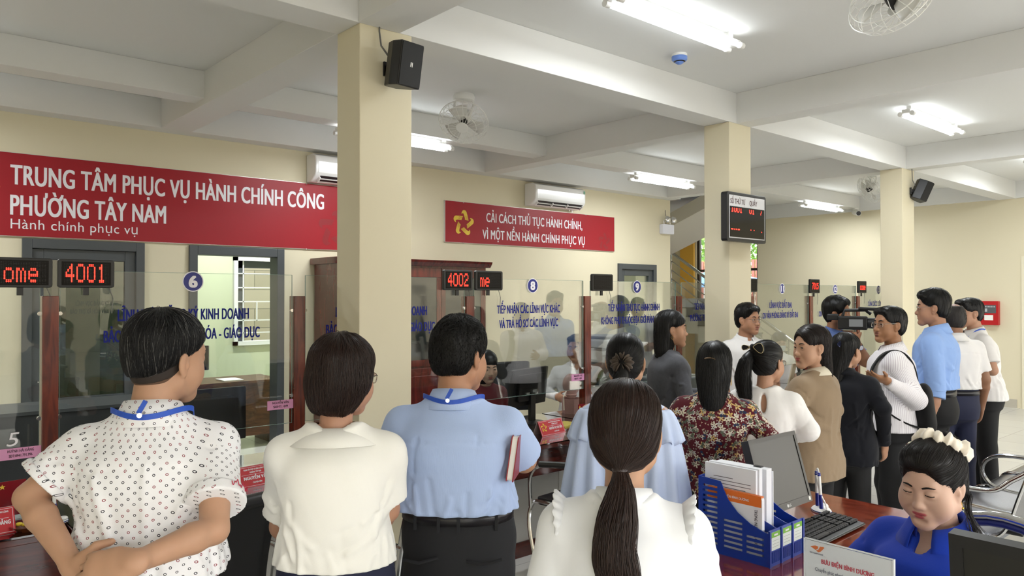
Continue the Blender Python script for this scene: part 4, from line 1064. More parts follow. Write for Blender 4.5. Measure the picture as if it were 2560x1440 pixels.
# speakers
def speaker(x, y, z, yaw, pitch, label):
    t = thing('speaker', label, 'speaker', (x, y, z), yaw, 'black wall speakers on the columns'); K = mat('speaker_black', '0e0e0f', 0.4)
    R = Matrix.Translation((0, -0.13, 0)) @ Matrix.Rotation(math.radians(pitch), 4, 'X')
    m = MB(); m.prism([(-0.078, -0.075), (0.078, -0.075), (0.078, 0.0), (0.042, 0.085), (-0.042, 0.085), (-0.078, 0.0)], -0.118, 0.118, 'z'); m.xf(R); m.build('cabinet', K, t, bevel=0.006)
    m = MB(); m.rbox(-0.072, 0.072, -0.080, -0.0755, -0.112, 0.112, 0.008); m.xf(R); m.build('grille', mat('grille_black', '050505', 0.65, bump=0.5, bscale=900), t)
    m = MB()
    for a, b, c_, d in ((-0.008, -0.004, -0.012, 0.012), (0.002, 0.007, -0.012, 0.012), (-0.004, 0.002, -0.002, 0.002), (-0.008, 0.007, 0.007, 0.012)): m.box(a+0.0, b, -0.0815, -0.080, c_, d)
    m.xf(R); m.build('badge', PLW, t)
    m = MB(); m.box(-0.03, 0.03, -0.014, 0.0, -0.04, 0.04); m.box(-0.015, 0.015, -0.06, -0.01, -0.02, 0.02); m.build('bracket', K, t, bevel=0.003)
    m = MB(); m.tube([(-0.03, -0.05, 0.06), (-0.05, -0.012, 0.12), (-0.058, -0.006, 0.2), (-0.056, -0.004, ZB-z)], 0.005, n=6); m.build('cable', mat('cable_grey', '6b6b68', 0.6), t)
speaker(2.25, 3.625, 2.955, 0.12, 10, 'black speaker on the front column, nearest the camera')
speaker(9.37, 3.625, 2.93, 0.75, 24, 'black speaker on the far column near the end wall')
# security camera
t = thing('security_camera', 'white dome-arm security camera under the rear beam by the end wall', 'camera', (13.2, 6.0, 3.23))
m = MB(); m.cyl((0, 0, 0), (0, 0, -0.03), 0.05, n=20); m.cyl((0, 0, -0.03), (0, -0.01, -0.07), 0.025, n=12); m.build('mount', PLW, t, smooth=True)
m = MB(); m.cyl((0.06, 0.05, -0.065), (-0.09, -0.09, -0.105), 0.045, n=18); m.build('housing', PLW, t, smooth=True)
m = MB(); m.cyl((-0.0895, -0.0895, -0.1045), (-0.096, -0.096, -0.106), 0.038, n=18); m.build('lens', mat('black_gloss', '08080a', 0.05), t, smooth=True)
# emergency light
ex = PX(1654, 552, 11.75); t = thing('emergency_light', 'white twin-head emergency light on the wall by the stairs', 'emergency light', (ex[0], YW, 2.74))
m = MB(); m.rbox(-0.14, 0.14, -0.07, 0, -0.09, 0.06, 0.02); m.build('battery_box', mat('pale_plastic', 'dcdde6', 0.35), t, bevel=0.006)
for sx in (-1, 1):
    m = MB(); m.lathe([(0.0, 0), (0.045, 0.005), (0.055, 0.03), (0.03, 0.06), (0, 0.07)], 18); m.xf(Matrix.Translation((sx*0.075, -0.085, 0.12)) @ Matrix.Rotation(math.radians(70), 4, 'X')); m.cyl((sx*0.075, -0.035, 0.06), (sx*0.075, -0.04, 0.12), 0.012); m.build('lamp_head', mat('lamp_silver', 'cfcfcf', 0.15, 0.8), t, smooth=True)
m = MB(); m.tube([(0, -0.02, 0.06), (0.01, -0.015, 0.15), (0.0, -0.006, 0.28)], 0.004); m.build('cable', mat('cable_grey', '6b6b68', 0.6), t)
# fire alarm panel
t = thing('fire_alarm_panel', 'red fire alarm panel on the end wall at far right', 'alarm panel', (XR, 3.99, 1.435)); RED = mat('alarm_red', 'b8161c', 0.35)
m = MB(); m.rbox(-0.132, 0.132, 0, 0.08, -0.185, 0.185, 0.008); m.xf(Matrix.Rotation(math.radians(90), 4, 'Z')); m.build('cabinet', RED, t, bevel=0.004)
m = MB(); m.box(-0.0825, -0.080, -0.1, 0.085, 0.0, 0.125); m.build('face_plate', mat('panel_grey', '55585c', 0.4), t)
m = MB()
for i in range(8): m.box(-0.0845, -0.0825, -0.085+i*0.02, -0.072+i*0.02, 0.09, 0.11)
m.box(-0.0845, -0.0825, 0.02, 0.07, 0.02, 0.07); m.build('indicator', mat('indicator_grey', 'b8bcc0', 0.4), t)
m = MB(); m.box(-0.0825, -0.080, -0.06, 0.06, -0.11, -0.03); m.build('notice', mat('paper', 'f0eee8', 0.8), t)
# ------------------------------------------------------------------ banners
BRED = mat('banner_red', '9c1f29', 0.42, spec=0.3); TXW = mat('letter_white', 'e9e6ea', 0.5); GOLD = mat('emblem_yellow', 'e3c23c', 0.5); FAINT = mat('emblem_faint', '8c2028', 0.35)
HANDP = [(-.206,.765),(-.17,.86),(-.118,.94),(-.03,1.0),(.06,1.01),(.16,.99),(.235,.94),(.29,.86),(.32,.765),(.37,.62),(.41,.47),(.46,.29),(.48,.22),(.40,.235),(.147,.265),(.118,.41),(.075,.53),(.03,.647),(-.03,.745),(-.06,.775),(-.15,.74),(-.19,.70)]
def emblem(parent, c, R, m, gm, ux=(1,0,0), uy=(0,0,1), d=0.0012, name='emblem'):
    ux = np.array(ux, float); uy = np.array(uy, float); un = np.cross(ux, uy); c = np.array(c, float)
    V = []; F = []; V2 = []; F2 = []
    for k in range(5):
        a = -2*math.pi*k/5; ca, sa = math.cos(a), math.sin(a)
        P = [(x*ca-y*sa, x*sa+y*ca) for x, y in HANDP]; n = len(V)
        V += [c+R*(x*ux+y*uy)+un*d for x, y in P]; F.append(list(range(n, n+len(P))))
        for x0, y0, x1, y1 in ((.16, .58, .235, .25), (.24, .60, .32, .25), (.315, .58, .40, .245)):
            q = [(x0-.008, y0), (x0+.008, y0), (x1+.012, y1), (x1-.012, y1)]; n = len(V2)
            V2 += [c+R*((x*ca-y*sa)*ux+(x*sa+y*ca)*uy)+un*(d+0.0006) for x, y in q]; F2.append([n, n+1, n+2, n+3])
    o = mesh_obj(name, V, F, m, parent)
    if gm: mesh_obj('finger_line', V2, F2, gm, o)
    return o
def banner(name, x0, x1, z0, z1, label):
    t = thing(name, label, 'sign', (x0, YW, z0)); L = x1-x0; H = z1-z0
    m = MB(); m.box(0.004, L-0.004, -0.022, -0.004, 0.004, H-0.004); m.build('panel', BRED, t)
    m = MB(); m.box(0, L, -0.020, 0, 0, 0.004); m.box(0, L, -0.020, 0, H-0.004, H); m.box(0, 0.004, -0.024, 0, 0, H); m.box(L-0.004, L, -0.024, 0, 0, H); m.build('frame', mat('frame_alu', 'c9c6c4', 0.35, 0.6), t)
    m = MB()
    for x in (L*0.09, L*0.8):
        for z in (0.004, H-0.004): m.cyl((x, -0.025, z), (x, -0.03, z-0.012), 0.004, n=8)
    m.build('hook', mat('frame_alu', 'c9c6c4', 0.35, 0.6), t)
    return t
X0 = 0.25; t = banner('banner', X0, 4.35, 2.18, 2.855, 'large red banner with white capitals over the grey doors')
lettering('lettering', 'TRUNG TÂM PHỤC VỤ HÀNH CHÍNH CÔNG', 2.74, 0.158, TXW, t, (0.985-X0, -0.0225, 2.60-2.18), offset=0.02)
lettering('lettering', 'PHƯỜNG TÂY NAM', 1.18, 0.160, TXW, t, (0.985-X0, -0.0225, 2.355-2.18), offset=0.02)
lettering('lettering', 'Hành chính phục vụ', 0.945, 0.080, TXW, t, (0.985-X0, -0.0225, 2.243-2.18), offset=0.0)
emblem(t, (0.665-X0, -0.022, 2.53-2.18), 0.25, GOLD, BRED); emblem(t, (3.86-X0, -0.022, 2.395-2.18), 0.20, FAINT, None, name='faint_emblem')
X0 = 5.28; t = banner('banner', X0, 8.28, 2.335, 2.828, 'smaller red banner with yellow star emblem under the air conditioner')
lettering('lettering', 'CẢI CÁCH THỦ TỤC HÀNH CHÍNH,', 1.70, 0.112, TXW, t, (5.91-X0, -0.0225, 2.612-2.335), offset=0.014)
lettering('lettering', 'VÌ MỘT NỀN HÀNH CHÍNH PHỤC VỤ', 1.81, 0.112, TXW, t, (5.85-X0, -0.0225, 2.402-2.335), offset=0.014)
emblem(t, (5.556-X0, -0.022, 2.572-2.335), 0.156, GOLD, BRED); emblem(t, (8.06-X0, -0.022, 2.47-2.335), 0.12, FAINT, None, name='faint_emblem')
# ------------------------------------------------------------------ counters with glass screens
MAH = wood_mat('mahogany', '3e1510', '5c2117', 0.22, 0.5, (1.2, 8, 8)); MAHP = wood_mat('mahogany_post', '4a1c12', '742e1c', 0.25, 0.4, (9, 9, 1.2)); WPAN = mat('counter_panel', 'c9c8c4', 0.5)
CGL = mat('counter_glass', '1d0d0a', 0.03, spec=0.9, coat=1.0)
CT = 0.75
def counter(x0, x1, label):
    t = thing('service_counter', label, 'counter', (x0, 3.54, 0), 0, 'mahogany service counters in the row'); L = x1-x0
    m = MB(); m.box(0, L, 0, 0.95, CT-0.035, CT-0.008); m.build('top', MAH, t, bevel=0.003)
    m = MB(); m.box(0.004, L-0.004, 0.003, 0.94, CT-0.008, CT); m.build('glass_top', CGL, t)
    m = MB(); m.box(0, L, 0.02, 0.045, CT-0.20, CT-0.035); m.build('apron', MAH, t)
    m = MB(); m.box(0.0, L, 0.16, 0.18, 0.10, CT-0.2); m.box(L/2-0.004, L/2+0.004, 0.155, 0.16, 0.1, CT-0.2); m.build('front_panel', WPAN, t)
    m = MB(); m.box(0, 0.03, 0.03, 0.92, 0, CT-0.035); m.box(L-0.03, L, 0.03, 0.92, 0, CT-0.035); m.box(0.03, L-0.03, 0.15, 0.19, 0, 0.1); m.build('side_panel', MAH, t)
PX_ = [-0.50, 0.694, 1.896, 3.10, 4.23, 5.376, 6.52, 7.67, 8.77, 9.90]; YG = 4.0
for i, (a, b, l) in enumerate(((-0.6, 0.685, 'mahogany counter at the left edge, beside the first wooden post'), (0.70, 2.06, 'mahogany counter left of the front column with the red name stand'), (2.43, 3.09, 'short mahogany counter right of the front column'), (3.11, 4.22, 'mahogany counter under screen 8 with folded red name card'), (4.24, 5.365, 'mahogany counter under screen 9'), (5.99, 7.66, 'mahogany counter right of the middle column, under screen 11'), (7.68, 8.76, 'mahogany counter under screen 12'), (8.78, 9.15, 'mahogany counter end beside the far column'))): counter(a, b, l)
PANE = glass_mat('screen_glass', (0.955, 0.975, 0.965), 0.012, 0.55); TXB = mat('letter_blue', '131d78', 0.5, spec=0.2); DISC = mat('disc_blue', '1b2478', 0.4)
for i, x in enumerate(PX_[1:-1]):
    l = ['first wooden screen post, left of the man in the dotted shirt', 'second wooden screen post, left of the front column', 'wooden screen post under the 4002 sign', 'wooden screen post between screens 8 and 9', 'wooden screen post between screen 9 and the middle column', 'wooden screen post hidden by the middle column', 'wooden screen post under the 7015 sign', 'last wooden screen post, under the far come sign'][i]
    m = MB(); m.box(x-0.033, x+0.033, YG-0.045, YG+0.02, CT, 1.70); o = m.build('screen_post', MAHP, None, bevel=0.003); tag(o, l, 'post', 'wooden posts between the glass screens')
TEXTS = {0: ('5', -0.1, 'LĨNH VỰC CÔNG AN', 'ĐĂNG KÝ CƯ TRÚ - CĂN CƯỚC CÔNG DÂN', 0.20, 0.42), 1: ('6', 1.322, 'LĨNH VỰC ĐĂNG KÝ KINH DOANH', 'BẢO TRỢ XÃ HỘI - VĂN HÓA - GIÁO DỤC', 0.635, 0.755),
         2: ('7', 2.47, 'LĨNH VỰC ĐĂNG KÝ KINH DOANH', 'BẢO TRỢ XÃ HỘI - VĂN HÓA - GIÁO DỤC', 0.635, 0.755), 3: ('8', 3.668, 'TIẾP NHẬN CÁC LĨNH VỰC KHÁC', 'VÀ TRẢ HỒ SƠ CÁC LĨNH VỰC', 0.60, 0.56),
         4: ('9', 4.82, 'TIẾP NHẬN THỦ TỤC HÀNH CHÍNH', 'KHÔNG PHỤ THUỘC ĐỊA GIỚI HÀNH CHÍNH', 0.64, 0.80), 5: ('10', 5.95, 'TIẾP NHẬN THỦ TỤC HÀNH CHÍNH', 'PHƯỜNG THUỘC ĐỊA GIỚI HÀNH CHÍNH', 0.64, 0.76),
         6: ('11', 7.09, 'LĨNH VỰC ĐẤT ĐAI', 'CN VĂN PHÒNG ĐĂNG KÝ ĐẤT ĐAI', 0.42, 0.68), 7: ('12', 8.22, 'LĨNH VỰC ĐẤT ĐAI', 'CN VĂN PHÒNG ĐĂNG KÝ ĐẤT ĐAI', 0.42, 0.68), 8: ('13', 9.32, 'CĂN CƯỚC CÔNG DÂN', '', 0.5, 0.4)}
SL = ['glass screen at the left edge with its lettering ending beside the first post', 'glass counter screen numbered 6 with blue lettering about business registration', 'glass counter screen behind the front column', 'glass counter screen numbered 8', 'glass counter screen numbered 9', 'glass counter screen behind the middle column', 'glass counter screen numbered 11', 'glass counter screen numbered 12', 'last glass counter screen, numbered 13, by the far column']
for i in range(9):
    a, b = PX_[i]+0.040, PX_[i+1]-0.040
    t = thing('glass_screen', SL[i], 'glass screen', (a, YG-0.028, 0), 0, 'glass screens above the counters'); L = b-a
    m = MB(); m.box(0, L, -0.004, 0.004, 1.0, 1.815); m.build('pane', PANE, t)
    m = MB(); m.box(0, L, -0.0035, 0.0035, 1.815, 1.8165); m.box(-0.0012, 0, -0.0035, 0.0035, 1.0, 1.815); m.box(L, L+0.0012, -0.0035, 0.0035, 1.0, 1.815); m.box(0, L, -0.0035, 0.0035, 0.9985, 1.0); m.build('polished_edge', mat('glass_edge', '7f988f', 0.15), t)
    for z in (1.15, 1.62):
        for x in (0.0, L): m = MB(); m.cyl((x, -0.007, z), (x, 0.007, z), 0.009, n=14); m.build('clamp', mat('chrome', 'd0d0d0', 0.12, 1.0), t, smooth=True)
    no, cx, l1, l2, w1, w2 = TEXTS[i]; cx -= a
    m = MB(); m.cyl((cx, -0.005, 1.7735), (cx, -0.0055, 1.7735), 0.052, n=40); d = m.build('number_disc', TXW, t)
    m = MB(); m.cyl((cx, -0.0056, 1.7735), (cx, -0.0062, 1.7735), 0.047, n=40); m.build('disc_face', DISC, d)
    lettering('numeral', no, 0.036 if len(no) == 1 else 0.055, 0.058, TXW, d, (cx, -0.0066, 1.7735-0.029), align='c', offset=0.03)
    lettering('lettering', l1, w1, 0.056, TXB, t, (cx-0.03, -0.0055, 1.580), align='c', offset=0.028)
    if l2: lettering('lettering', l2, w2, 0.056, TXB, t, (cx-0.03, -0.0055, 1.480), align='c', offset=0.028)
# ------------------------------------------------------------------ LED signs
FONT = {'0': '01110 10001 10001 10001 10001 10001 01110', '1': '00100 01100 00100 00100 00100 00100 01110', '2': '01110 10001 00001 00110 01000 10000 11111', '4': '00010 00110 01010 10010 11111 00010 00010',
        '5': '11111 10000 11110 00001 00001 10001 01110', '7': '11111 00001 00010 00100 00100 01000 01000', 'o': '00000 00000 01110 10001 10001 10001 01110', 'm': '00000 00000 11010 10101 10101 10101 10101',
        'e': '00000 00000 01110 10001 11111 10000 01110', 'c': '00000 00000 01110 10000 10000 10000 01110', ':': '00000 01100 01100 00000 01100 01100 00000', ' ': ' '.join(['00000']*7)}
LEDR = mat('led_red', 'ff2a1c', 0.4, emit='ff2418', estr=6.0); LEDO = mat('led_off', '2e2c2c', 0.4); BLK = mat('black_plastic', '131313', 0.4); GLK = mat('led_screen', '070708', 0.15, spec=0.12)
def led_dots(txt, pitch, ystretch=2, rows=None):
    P = []; c = 0
    for ch in txt:
        R = FONT[ch].split()
        for r in range(7):
            if rows is not None and r not in rows: continue
            for k in range(5):
                if R[r][k] == '1':
                    for q in range(ystretch): P.append(((c+k)*pitch, -(r*ystretch+q)*pitch))
        c += 6
    return P, (c-1)*pitch
def dot_mesh(name, P, rad, y, m, parent, M=None):
    V = []; F = []
    for x, z in P:
        n = len(V); V += [(x+rad*math.cos(a), y, z+rad*math.sin(a)) for a in [2*math.pi*i/6 for i in range(6)]]; F.append(list(range(n, n+6)))
    o = mesh_obj(name, V, F, m, parent); return o
def led_sign(x, z, w_, h_, txt, label, yaw=0.0, xoff=0.0, y=YG-0.052, big=True):
    t = thing('led_sign', label, 'LED sign', (x, y, z), yaw, 'LED number signs on the counter screens')
    m = MB(); m.rbox(-w_/2, w_/2, -0.012, 0.012, -h_/2, h_/2, 0.012); m.build('housing', BLK, t, bevel=0.003)
    m = MB(); m.box(-w_/2+0.016, w_/2-0.016, -0.0135, -0.012, -h_/2+0.011, h_/2-0.011); m.build('screen', GLK, t)
    p = (w_-0.05)/32; 
    if big:
        o = dot_mesh('dot_matrix', [((i-15.5)*p, (j-7.5)*p) for i in range(32) for j in range(16)], p*0.2, -0.0139, LEDO, t); o['kind'] = 'stuff'
    P, W = led_dots(txt, p*1.25, 2); P = [(a-W/2+xoff, b*0.84+6.5*p*1.1) for a, b in P]; P = [q for q in P if abs(q[0]) < w_/2-0.022]
    o = dot_mesh('lit_digit', P, p*0.52, -0.0143, LEDR, t)
    m = MB(); m.box(-0.012, 0.012, 0.0, 0.010, -h_/2-0.035, -h_/2+0.01); m.build('bracket', BLK, t)
    m = MB(); m.tube([(w_*0.42, 0.01, -h_/2), (w_*0.5, 0.012, -h_/2-0.05), (w_*0.48, 0.014, -h_/2-0.12)], 0.002, n=5); m.build('cable', mat('cable_grey', '6b6b68', 0.6), t)
led_sign(0.575, 1.803, 0.245, 0.132, 'come', 'scrolling LED sign at the left edge reading ome', 0.0, -0.018)
led_sign(0.834, 1.803, 0.235, 0.130, '4001', 'red LED sign reading 4001 above the first wooden post')
led_sign(2.985, 1.803, 0.235, 0.130, '4002', 'red LED sign reading 4002 right of the front column')
led_sign(3.245, 1.803, 0.235, 0.130, 'me  ', 'red LED sign reading me, right of the 4002 sign', 0.0, 0.006)
led_sign(4.375, 1.803, 0.235, 0.130, ':    ', 'dark LED sign above the post between screens 8 and 9', 0.0, -0.03)
led_sign(6.46, 1.803, 0.235, 0.130, ' ', 'LED sign mostly hidden behind the middle column', 0.0)
led_sign(7.71, 1.803, 0.20, 0.150, '7015', 'red LED sign reading 7015 between screens 11 and 12', 0.0)
led_sign(8.83, 1.803, 0.20, 0.140, 'come', 'far red LED sign reading come between screens 12 and 13', 0.0)
# ------------------------------------------------------------------ queue display on the middle column
t = thing('queue_display', 'framed queue number display with red digits on the middle column', 'display', (5.74, 3.56, 2.36))
m = MB(); m.rbox(-0.30, 0.30, -0.03, 0.03, -0.205, 0.205, 0.02); m.build('frame', mat('frame_dark', '1d1d1f', 0.35), t, bevel=0.004)
m = MB(); m.box(-0.272, 0.272, -0.0325, -0.03, -0.178, 0.178); m.build('header_panel', mat('panel_white', 'dedee2', 0.35), t)
m = MB(); m.box(-0.265, 0.265, -0.0345, -0.0325, -0.17, 0.085); m.build('screen', mat('screen_dark', '161617', 0.06, spec=0.35), t)
MAR = mat('letter_maroon', '4a1d22', 0.5)
lettering('lettering', 'SỐ THỨ TỰ', 0.22, 0.042, MAR, t, (-0.255, -0.0328, 0.108), offset=0.012); lettering('lettering', 'QUẦY', 0.115, 0.042, MAR, t, (0.035, -0.0328, 0.108), offset=0.012)
for txt, x in (('1001', -0.245), ('01', 0.03), ('7', 0.20)):
    P, W = led_dots(txt, 0.0072, 1, rows=(3, 4, 5, 6)); dot_mesh('lit_digit', [(a+x, b*1.25+0.095) for a, b in P], 0.0048, -0.0350, LEDR, t)
P = [(-0.245+0.0075*i, -0.105) for i in (0, 1, 2, 3, 6, 9, 10, 13, 14, 15, 16)]+[(0.05, -0.10), (0.10, -0.10), (0.22, -0.11)]
dot_mesh('lit_dot', P, 0.0055, -0.0350, LEDR, t)
m = MB(); m.box(-0.20, 0.20, 0.03, 0.065, -0.15, 0.15); m.build('bracket', BLK, t)
# ------------------------------------------------------------------ office behind the counters
CHR = mat('chrome', 'd0d0d0', 0.12, 1.0); LEA = mat('black_leather', '121214', 0.42, bump=0.15, bscale=300); WARD = wood_mat('wardrobe_wood', '4a1310', '6b201a', 0.25, 0.4, (6, 6, 1))
t = thing('wardrobe', 'dark red wooden cabinet with glass doors against the wall behind screen 7', 'cabinet', (3.62, 6.72, 0)); L = 1.88
m = MB(); m.box(0, L, 0.02, 0.5, 0, 2.02); m.build('carcass', WARD, t)
m = MB(); m.prism([(-0.02, 2.02), (-0.05, 2.06), (-0.06, 2.085), (0.52, 2.085), (0.52, 2.02)], -0.04, L+0.04, 'x'); m.build('cornice', WARD, t, bevel=0.004)
for k in range(3):
    a, b = 0.02+k*(L-0.04)/3, 0.02+(k+1)*(L-0.04)/3-0.006
    m = MB(); m.box(a, b, 0, 0.02, 1.90, 2.0); m.box(a, b, 0, 0.02, 0.95, 1.02); m.box(a, a+0.055, 0, 0.02, 1.02, 1.90); m.box(b-0.055, b, 0, 0.02, 1.02, 1.90); d = m.build('door', WARD, t, bevel=0.003)
    m = MB(); m.box(a+0.055, b-0.055, 0.008, 0.013, 1.02, 1.90); m.build('glass_panel', mat('smoked_glass', '2c2f2f', 0.06, spec=0.8), d)
    m = MB(); m.box(a, b, 0, 0.02, 0.06, 0.93); m.box(a+0.06, b-0.06, -0.008, 0, 0.14, 0.85); m.build('lower_door', WARD, t, bevel=0.004)
t = thing('office_desk', 'brown wooden desk seen through the open grey doorway', 'desk', (2.55, 8.35, 0)); DW = wood_mat('desk_brown', '4a2a1a', '6a4028', 0.4, 0.1, (2, 8, 8))
m = MB(); m.box(-0.2, 1.25, 0, 0.65, 0.72, 0.75); m.build('top', DW, t, bevel=0.003); m = MB(); m.box(-0.15, 1.2, 0.08, 0.1, 0.12, 0.72); m.build('front_panel', DW, t)
for x in (-0.15, 1.17): m = MB(); m.box(x, x+0.03, 0.03, 0.62, 0, 0.72); m.build('side_panel', DW, t)
def monitor(loc, rotz, label, w_=0.49, h_=0.29, base=True, name='monitor', ang=0, grp=None, screen='#'):
    """screen faces local -y"""
    t = thing(name, label, 'monitor', loc, rotz, grp); zc = 0.13+h_/2
    R = Matrix.Translation((0, 0, zc)) @ Matrix.Rotation(math.radians(ang), 4, 'X')
    m = MB(); m.rbox(-w_/2, w_/2, -0.012, 0.012, -h_/2, h_/2, 0.008); m.rbox(-w_*0.36, w_*0.36, 0.012, 0.035, -h_*0.36, h_*0.36, 0.02); m.xf(R); m.build('casing', mat('monitor_black', '0d0d0e', 0.4), t, bevel=0.003)
    m = MB(); m.box(-w_/2+0.014, w_/2-0.014, -0.0135, -0.012, -h_/2+0.022, h_/2-0.014); m.xf(R); m.build('screen', mat('screen_off', '25241f', 0.25), t)
    m = MB(); m.box(-0.03, 0.03, 0.015, 0.045, 0.0, zc-h_*0.15); m.build('neck', mat('monitor_black', '0d0d0e', 0.4), t, bevel=0.004)
    m = MB(); m.lathe([(0.0, 0.0), (0.12, 0.0), (0.12, 0.008), (0.03, 0.02), (0, 0.02)], 28, (0, 0.02, 0), 1.0, 0.75); m.build('base', mat('monitor_black', '0d0d0e', 0.4), t, smooth=True)
    m = MB(); m.box(-0.06, -0.01, 0.0355, 0.0362, -0.06, -0.02); m.box(0.03, 0.07, 0.0355, 0.0362, -0.05, -0.035); m.xf(R); m.build('rating_label', mat('sticker_grey', 'b5b5b2', 0.6), t)
    return t
monitor((2.86, 8.7, 0.75), 2.4, 'black monitor on the brown desk beyond the doorway', 0.44, 0.27)
t = thing('paper_stack', 'white papers on the brown desk beyond the doorway', 'paper', (3.25, 8.55, 0.75)); 
m = MB(); m.box(-0.1, 0.12, -0.12, 0.15, 0, 0.012); m.build('sheet', mat('paper', 'f0eee8', 0.8), t)
PINK = mat('card_pink', 'd996bd', 0.6); INK = mat('ink_dark', '3a1428', 0.6)
def pink_card(x, y, z, l1, l2, label, w_=0.17, h_=0.05, yaw=0.0):
    t = thing('pink_card', label, 'card', (x, y, z), yaw, 'pink name cards on the screens')
    m = MB(); m.box(-w_/2, w_/2, 0, 0.001, -h_/2, h_/2); m.build('card', PINK, t)
    lettering('lettering', l1, w_*0.62, 0.012, INK, t, (0, -0.0005, 0.006), align='c', offset=0.02, depth=0.0004); lettering('lettering', l2, w_*0.55, 0.012, INK, t, (0, -0.0005, -0.015), align='c', offset=0.02, depth=0.0004)
# workstation monitors seen from behind (screens face the clerks)
monitor((0.18, 4.32, CT), math.pi-0.05, 'black monitor back at the left edge behind the pink card', 0.62, 0.34, grp='monitors on the service counters')
monitor((1.48, 4.32, CT), math.pi+0.05, 'black monitor back between the dotted shirt and the cream blouse', 0.52, 0.30, grp='monitors on the service counters')
monitor((3.86, 4.22, CT), math.pi+0.22, 'black monitor back right of the man in the light-blue shirt', 0.46, 0.28, grp='monitors on the service counters', ang=-6)
monitor((8.15, 4.3, CT), math.pi+0.5, 'far monitor back behind screen 12', 0.5, 0.3, grp='monitors on the service counters')
monitor((6.45, 4.3, CT), math.pi+0.2, 'monitor back behind screen 11, beside the clerk with glasses', 0.5, 0.3, grp='monitors on the service counters')
q = PX(48, 1131, 3.42); pink_card(q[0], YG-0.034, 1.005, 'HUỲNH HẢI ĐĂNG', 'SĐT:0941.791.996', 'pink name card on the screen at the left edge', 0.16)
pink_card(1.79, YG-0.034, 1.105, 'NGUYỄN VĂN', 'SĐT: 09', 'pink name card low on screen 6', 0.15)
pink_card(4.13, YG-0.034, 1.09, 'NGUYỄN THỊ', 'SĐT: 09', 'pink name card low on screen 8, beside the post', 0.14)
lettering('handwritten_mark', '5', 0.04, 0.06, TXW, tag(empty('mark', (0.53, YG-0.034, 1.04)), 'white handwritten 5 on the screen above the pink card', 'mark'), (0, 0, 0), offset=-0.01, shear=0.2)
STAND = mat('stand_red', 'c0222e', 0.3, coat=0.3)
def name_stand(x, y, yaw, l3, label, w_=0.24):
    t = thing('name_stand', label, 'name stand', (x, y, CT), yaw, 'red folded name stands'); h = 0.105; R = Matrix.Rotation(math.radians(-24), 4, 'X')
    m = MB(); m.box(-w_/2, w_/2, 0, 0.0025, 0, h); m.xf(R); m.build('front', STAND, t)
    top = R @ Vector((0, 0, h)); m = MB(); m.add([(-w_/2, top.y+0.003, top.z), (w_/2, top.y+0.003, top.z), (w_/2, 2*top.y+0.003, 0), (-w_/2, 2*top.y+0.003, 0)], [(0, 1, 2, 3)]); o = m.build('back', mat('acrylic_back', 'c9b8b4', 0.2), t); md = o.modifiers.new('t', 'SOLIDIFY'); md.thickness = 0.002
    uy = R @ Vector((0, 0, 1)); un = R @ Vector((0, -1, 0))
    P = lambda x, z: np.array(uy)*z+np.array((x, 0, 0))+np.array(un)*0.0008
    m = MB(); 
    for a, b, c, d in ((-w_/2+.005, w_/2-.005, .005, .0065), (-w_/2+.005, w_/2-.005, h-.0065, h-.005), (-w_/2+.005, -w_/2+.0065, .005, h-.005), (w_/2-.0065, w_/2-.005, .005, h-.005), (-0.04, 0.10, 0.062, 0.0632)): m.box(a, b, -0.0006, 0, c, d)
    m.xf(R); m.build('border', TXW, t)
    emblem(t, P(-w_*0.33, h*0.55), 0.030, GOLD, STAND, (1, 0, 0), tuple(uy), 0.0005)
    for s_, wd, hh, z in (('TRUNG TÂM PHỤC VỤ HÀNH CHÍNH CÔNG', 0.125, 0.0075, 0.084), ('PHƯỜNG TÂY NAM', 0.062, 0.0075, 0.070), (l3, 0.135, 0.0155, 0.038), ('CHUYÊN VIÊN', 0.05, 0.0075, 0.018)):
        lettering('lettering', s_, wd, hh, TXW, t, P(0.037, z), (1, 0, 0), tuple(uy), align='c', offset=0.03, depth=0.0005)
name_stand(1.52, 3.70, 0.12, 'NGUYỄN VĂN', 'red name stand reading Nguyen Van between the first man and woman')
name_stand(3.66, 3.74, 0.10, 'NGUYỄN THỊ THÚY DIỄM', 'red name stand right of the man in the light-blue shirt', 0.25)
q = PX(8, 1310, 3.1); name_stand(0.40, 3.62, 0.05, 'HUỲNH HẢI ĐĂNG', 'red name stand at the left edge, cut off by the photo')
def info_card(x, y, yaw, label, h=0.16, w_=0.11):
    t = thing('info_card', label, 'card stand', (x, y, CT), yaw, 'small red card stands'); m = MB(); m.box(-w_/2, w_/2, 0, 0.003, 0.004, h); m.build('card', mat('card_maroon', '7e1620', 0.2), t)
    m = MB(); m.box(-w_/2-0.002, w_/2+0.002, -0.02, 0.03, 0, 0.004); m.box(-w_/2-0.002, w_/2+0.002, -0.003, 0.006, 0.004, 0.012); m.build('stand', mat('acrylic', 'c8d0d0', 0.08), t)
    lettering('lettering', 'TRUNG TÂM PHỤC VỤ', w_*0.7, 0.006, TXW, t, (0, -0.0008, h*0.28), align='c', depth=0.0005)
    P = [(0.012*math.cos(math.pi/2+math.pi*i/5)*(1 if i % 2 == 0 else 0.42)-w_*0.3, 0.012*math.sin(math.pi/2+math.pi*i/5)*(1 if i % 2 == 0 else 0.42)+h*0.86) for i in range(10)]
    m = MB(); m.prism(P, -0.0012, 0, 'y'); m.build('star', GOLD, t)
info_card(0.535, 3.86, 0.1, 'maroon card stand with a yellow star at the left counter'); info_card(4.10, 3.90, 0.15, 'small maroon card stand beside the post, by the pink bouquet', 0.15, 0.085)
info_card(1.38, 3.90, 0.15, 'maroon card stand behind the Nguyen Van name stand', 0.15)
PEN_B = mat('pen_blue', '1d2a86', 0.3)
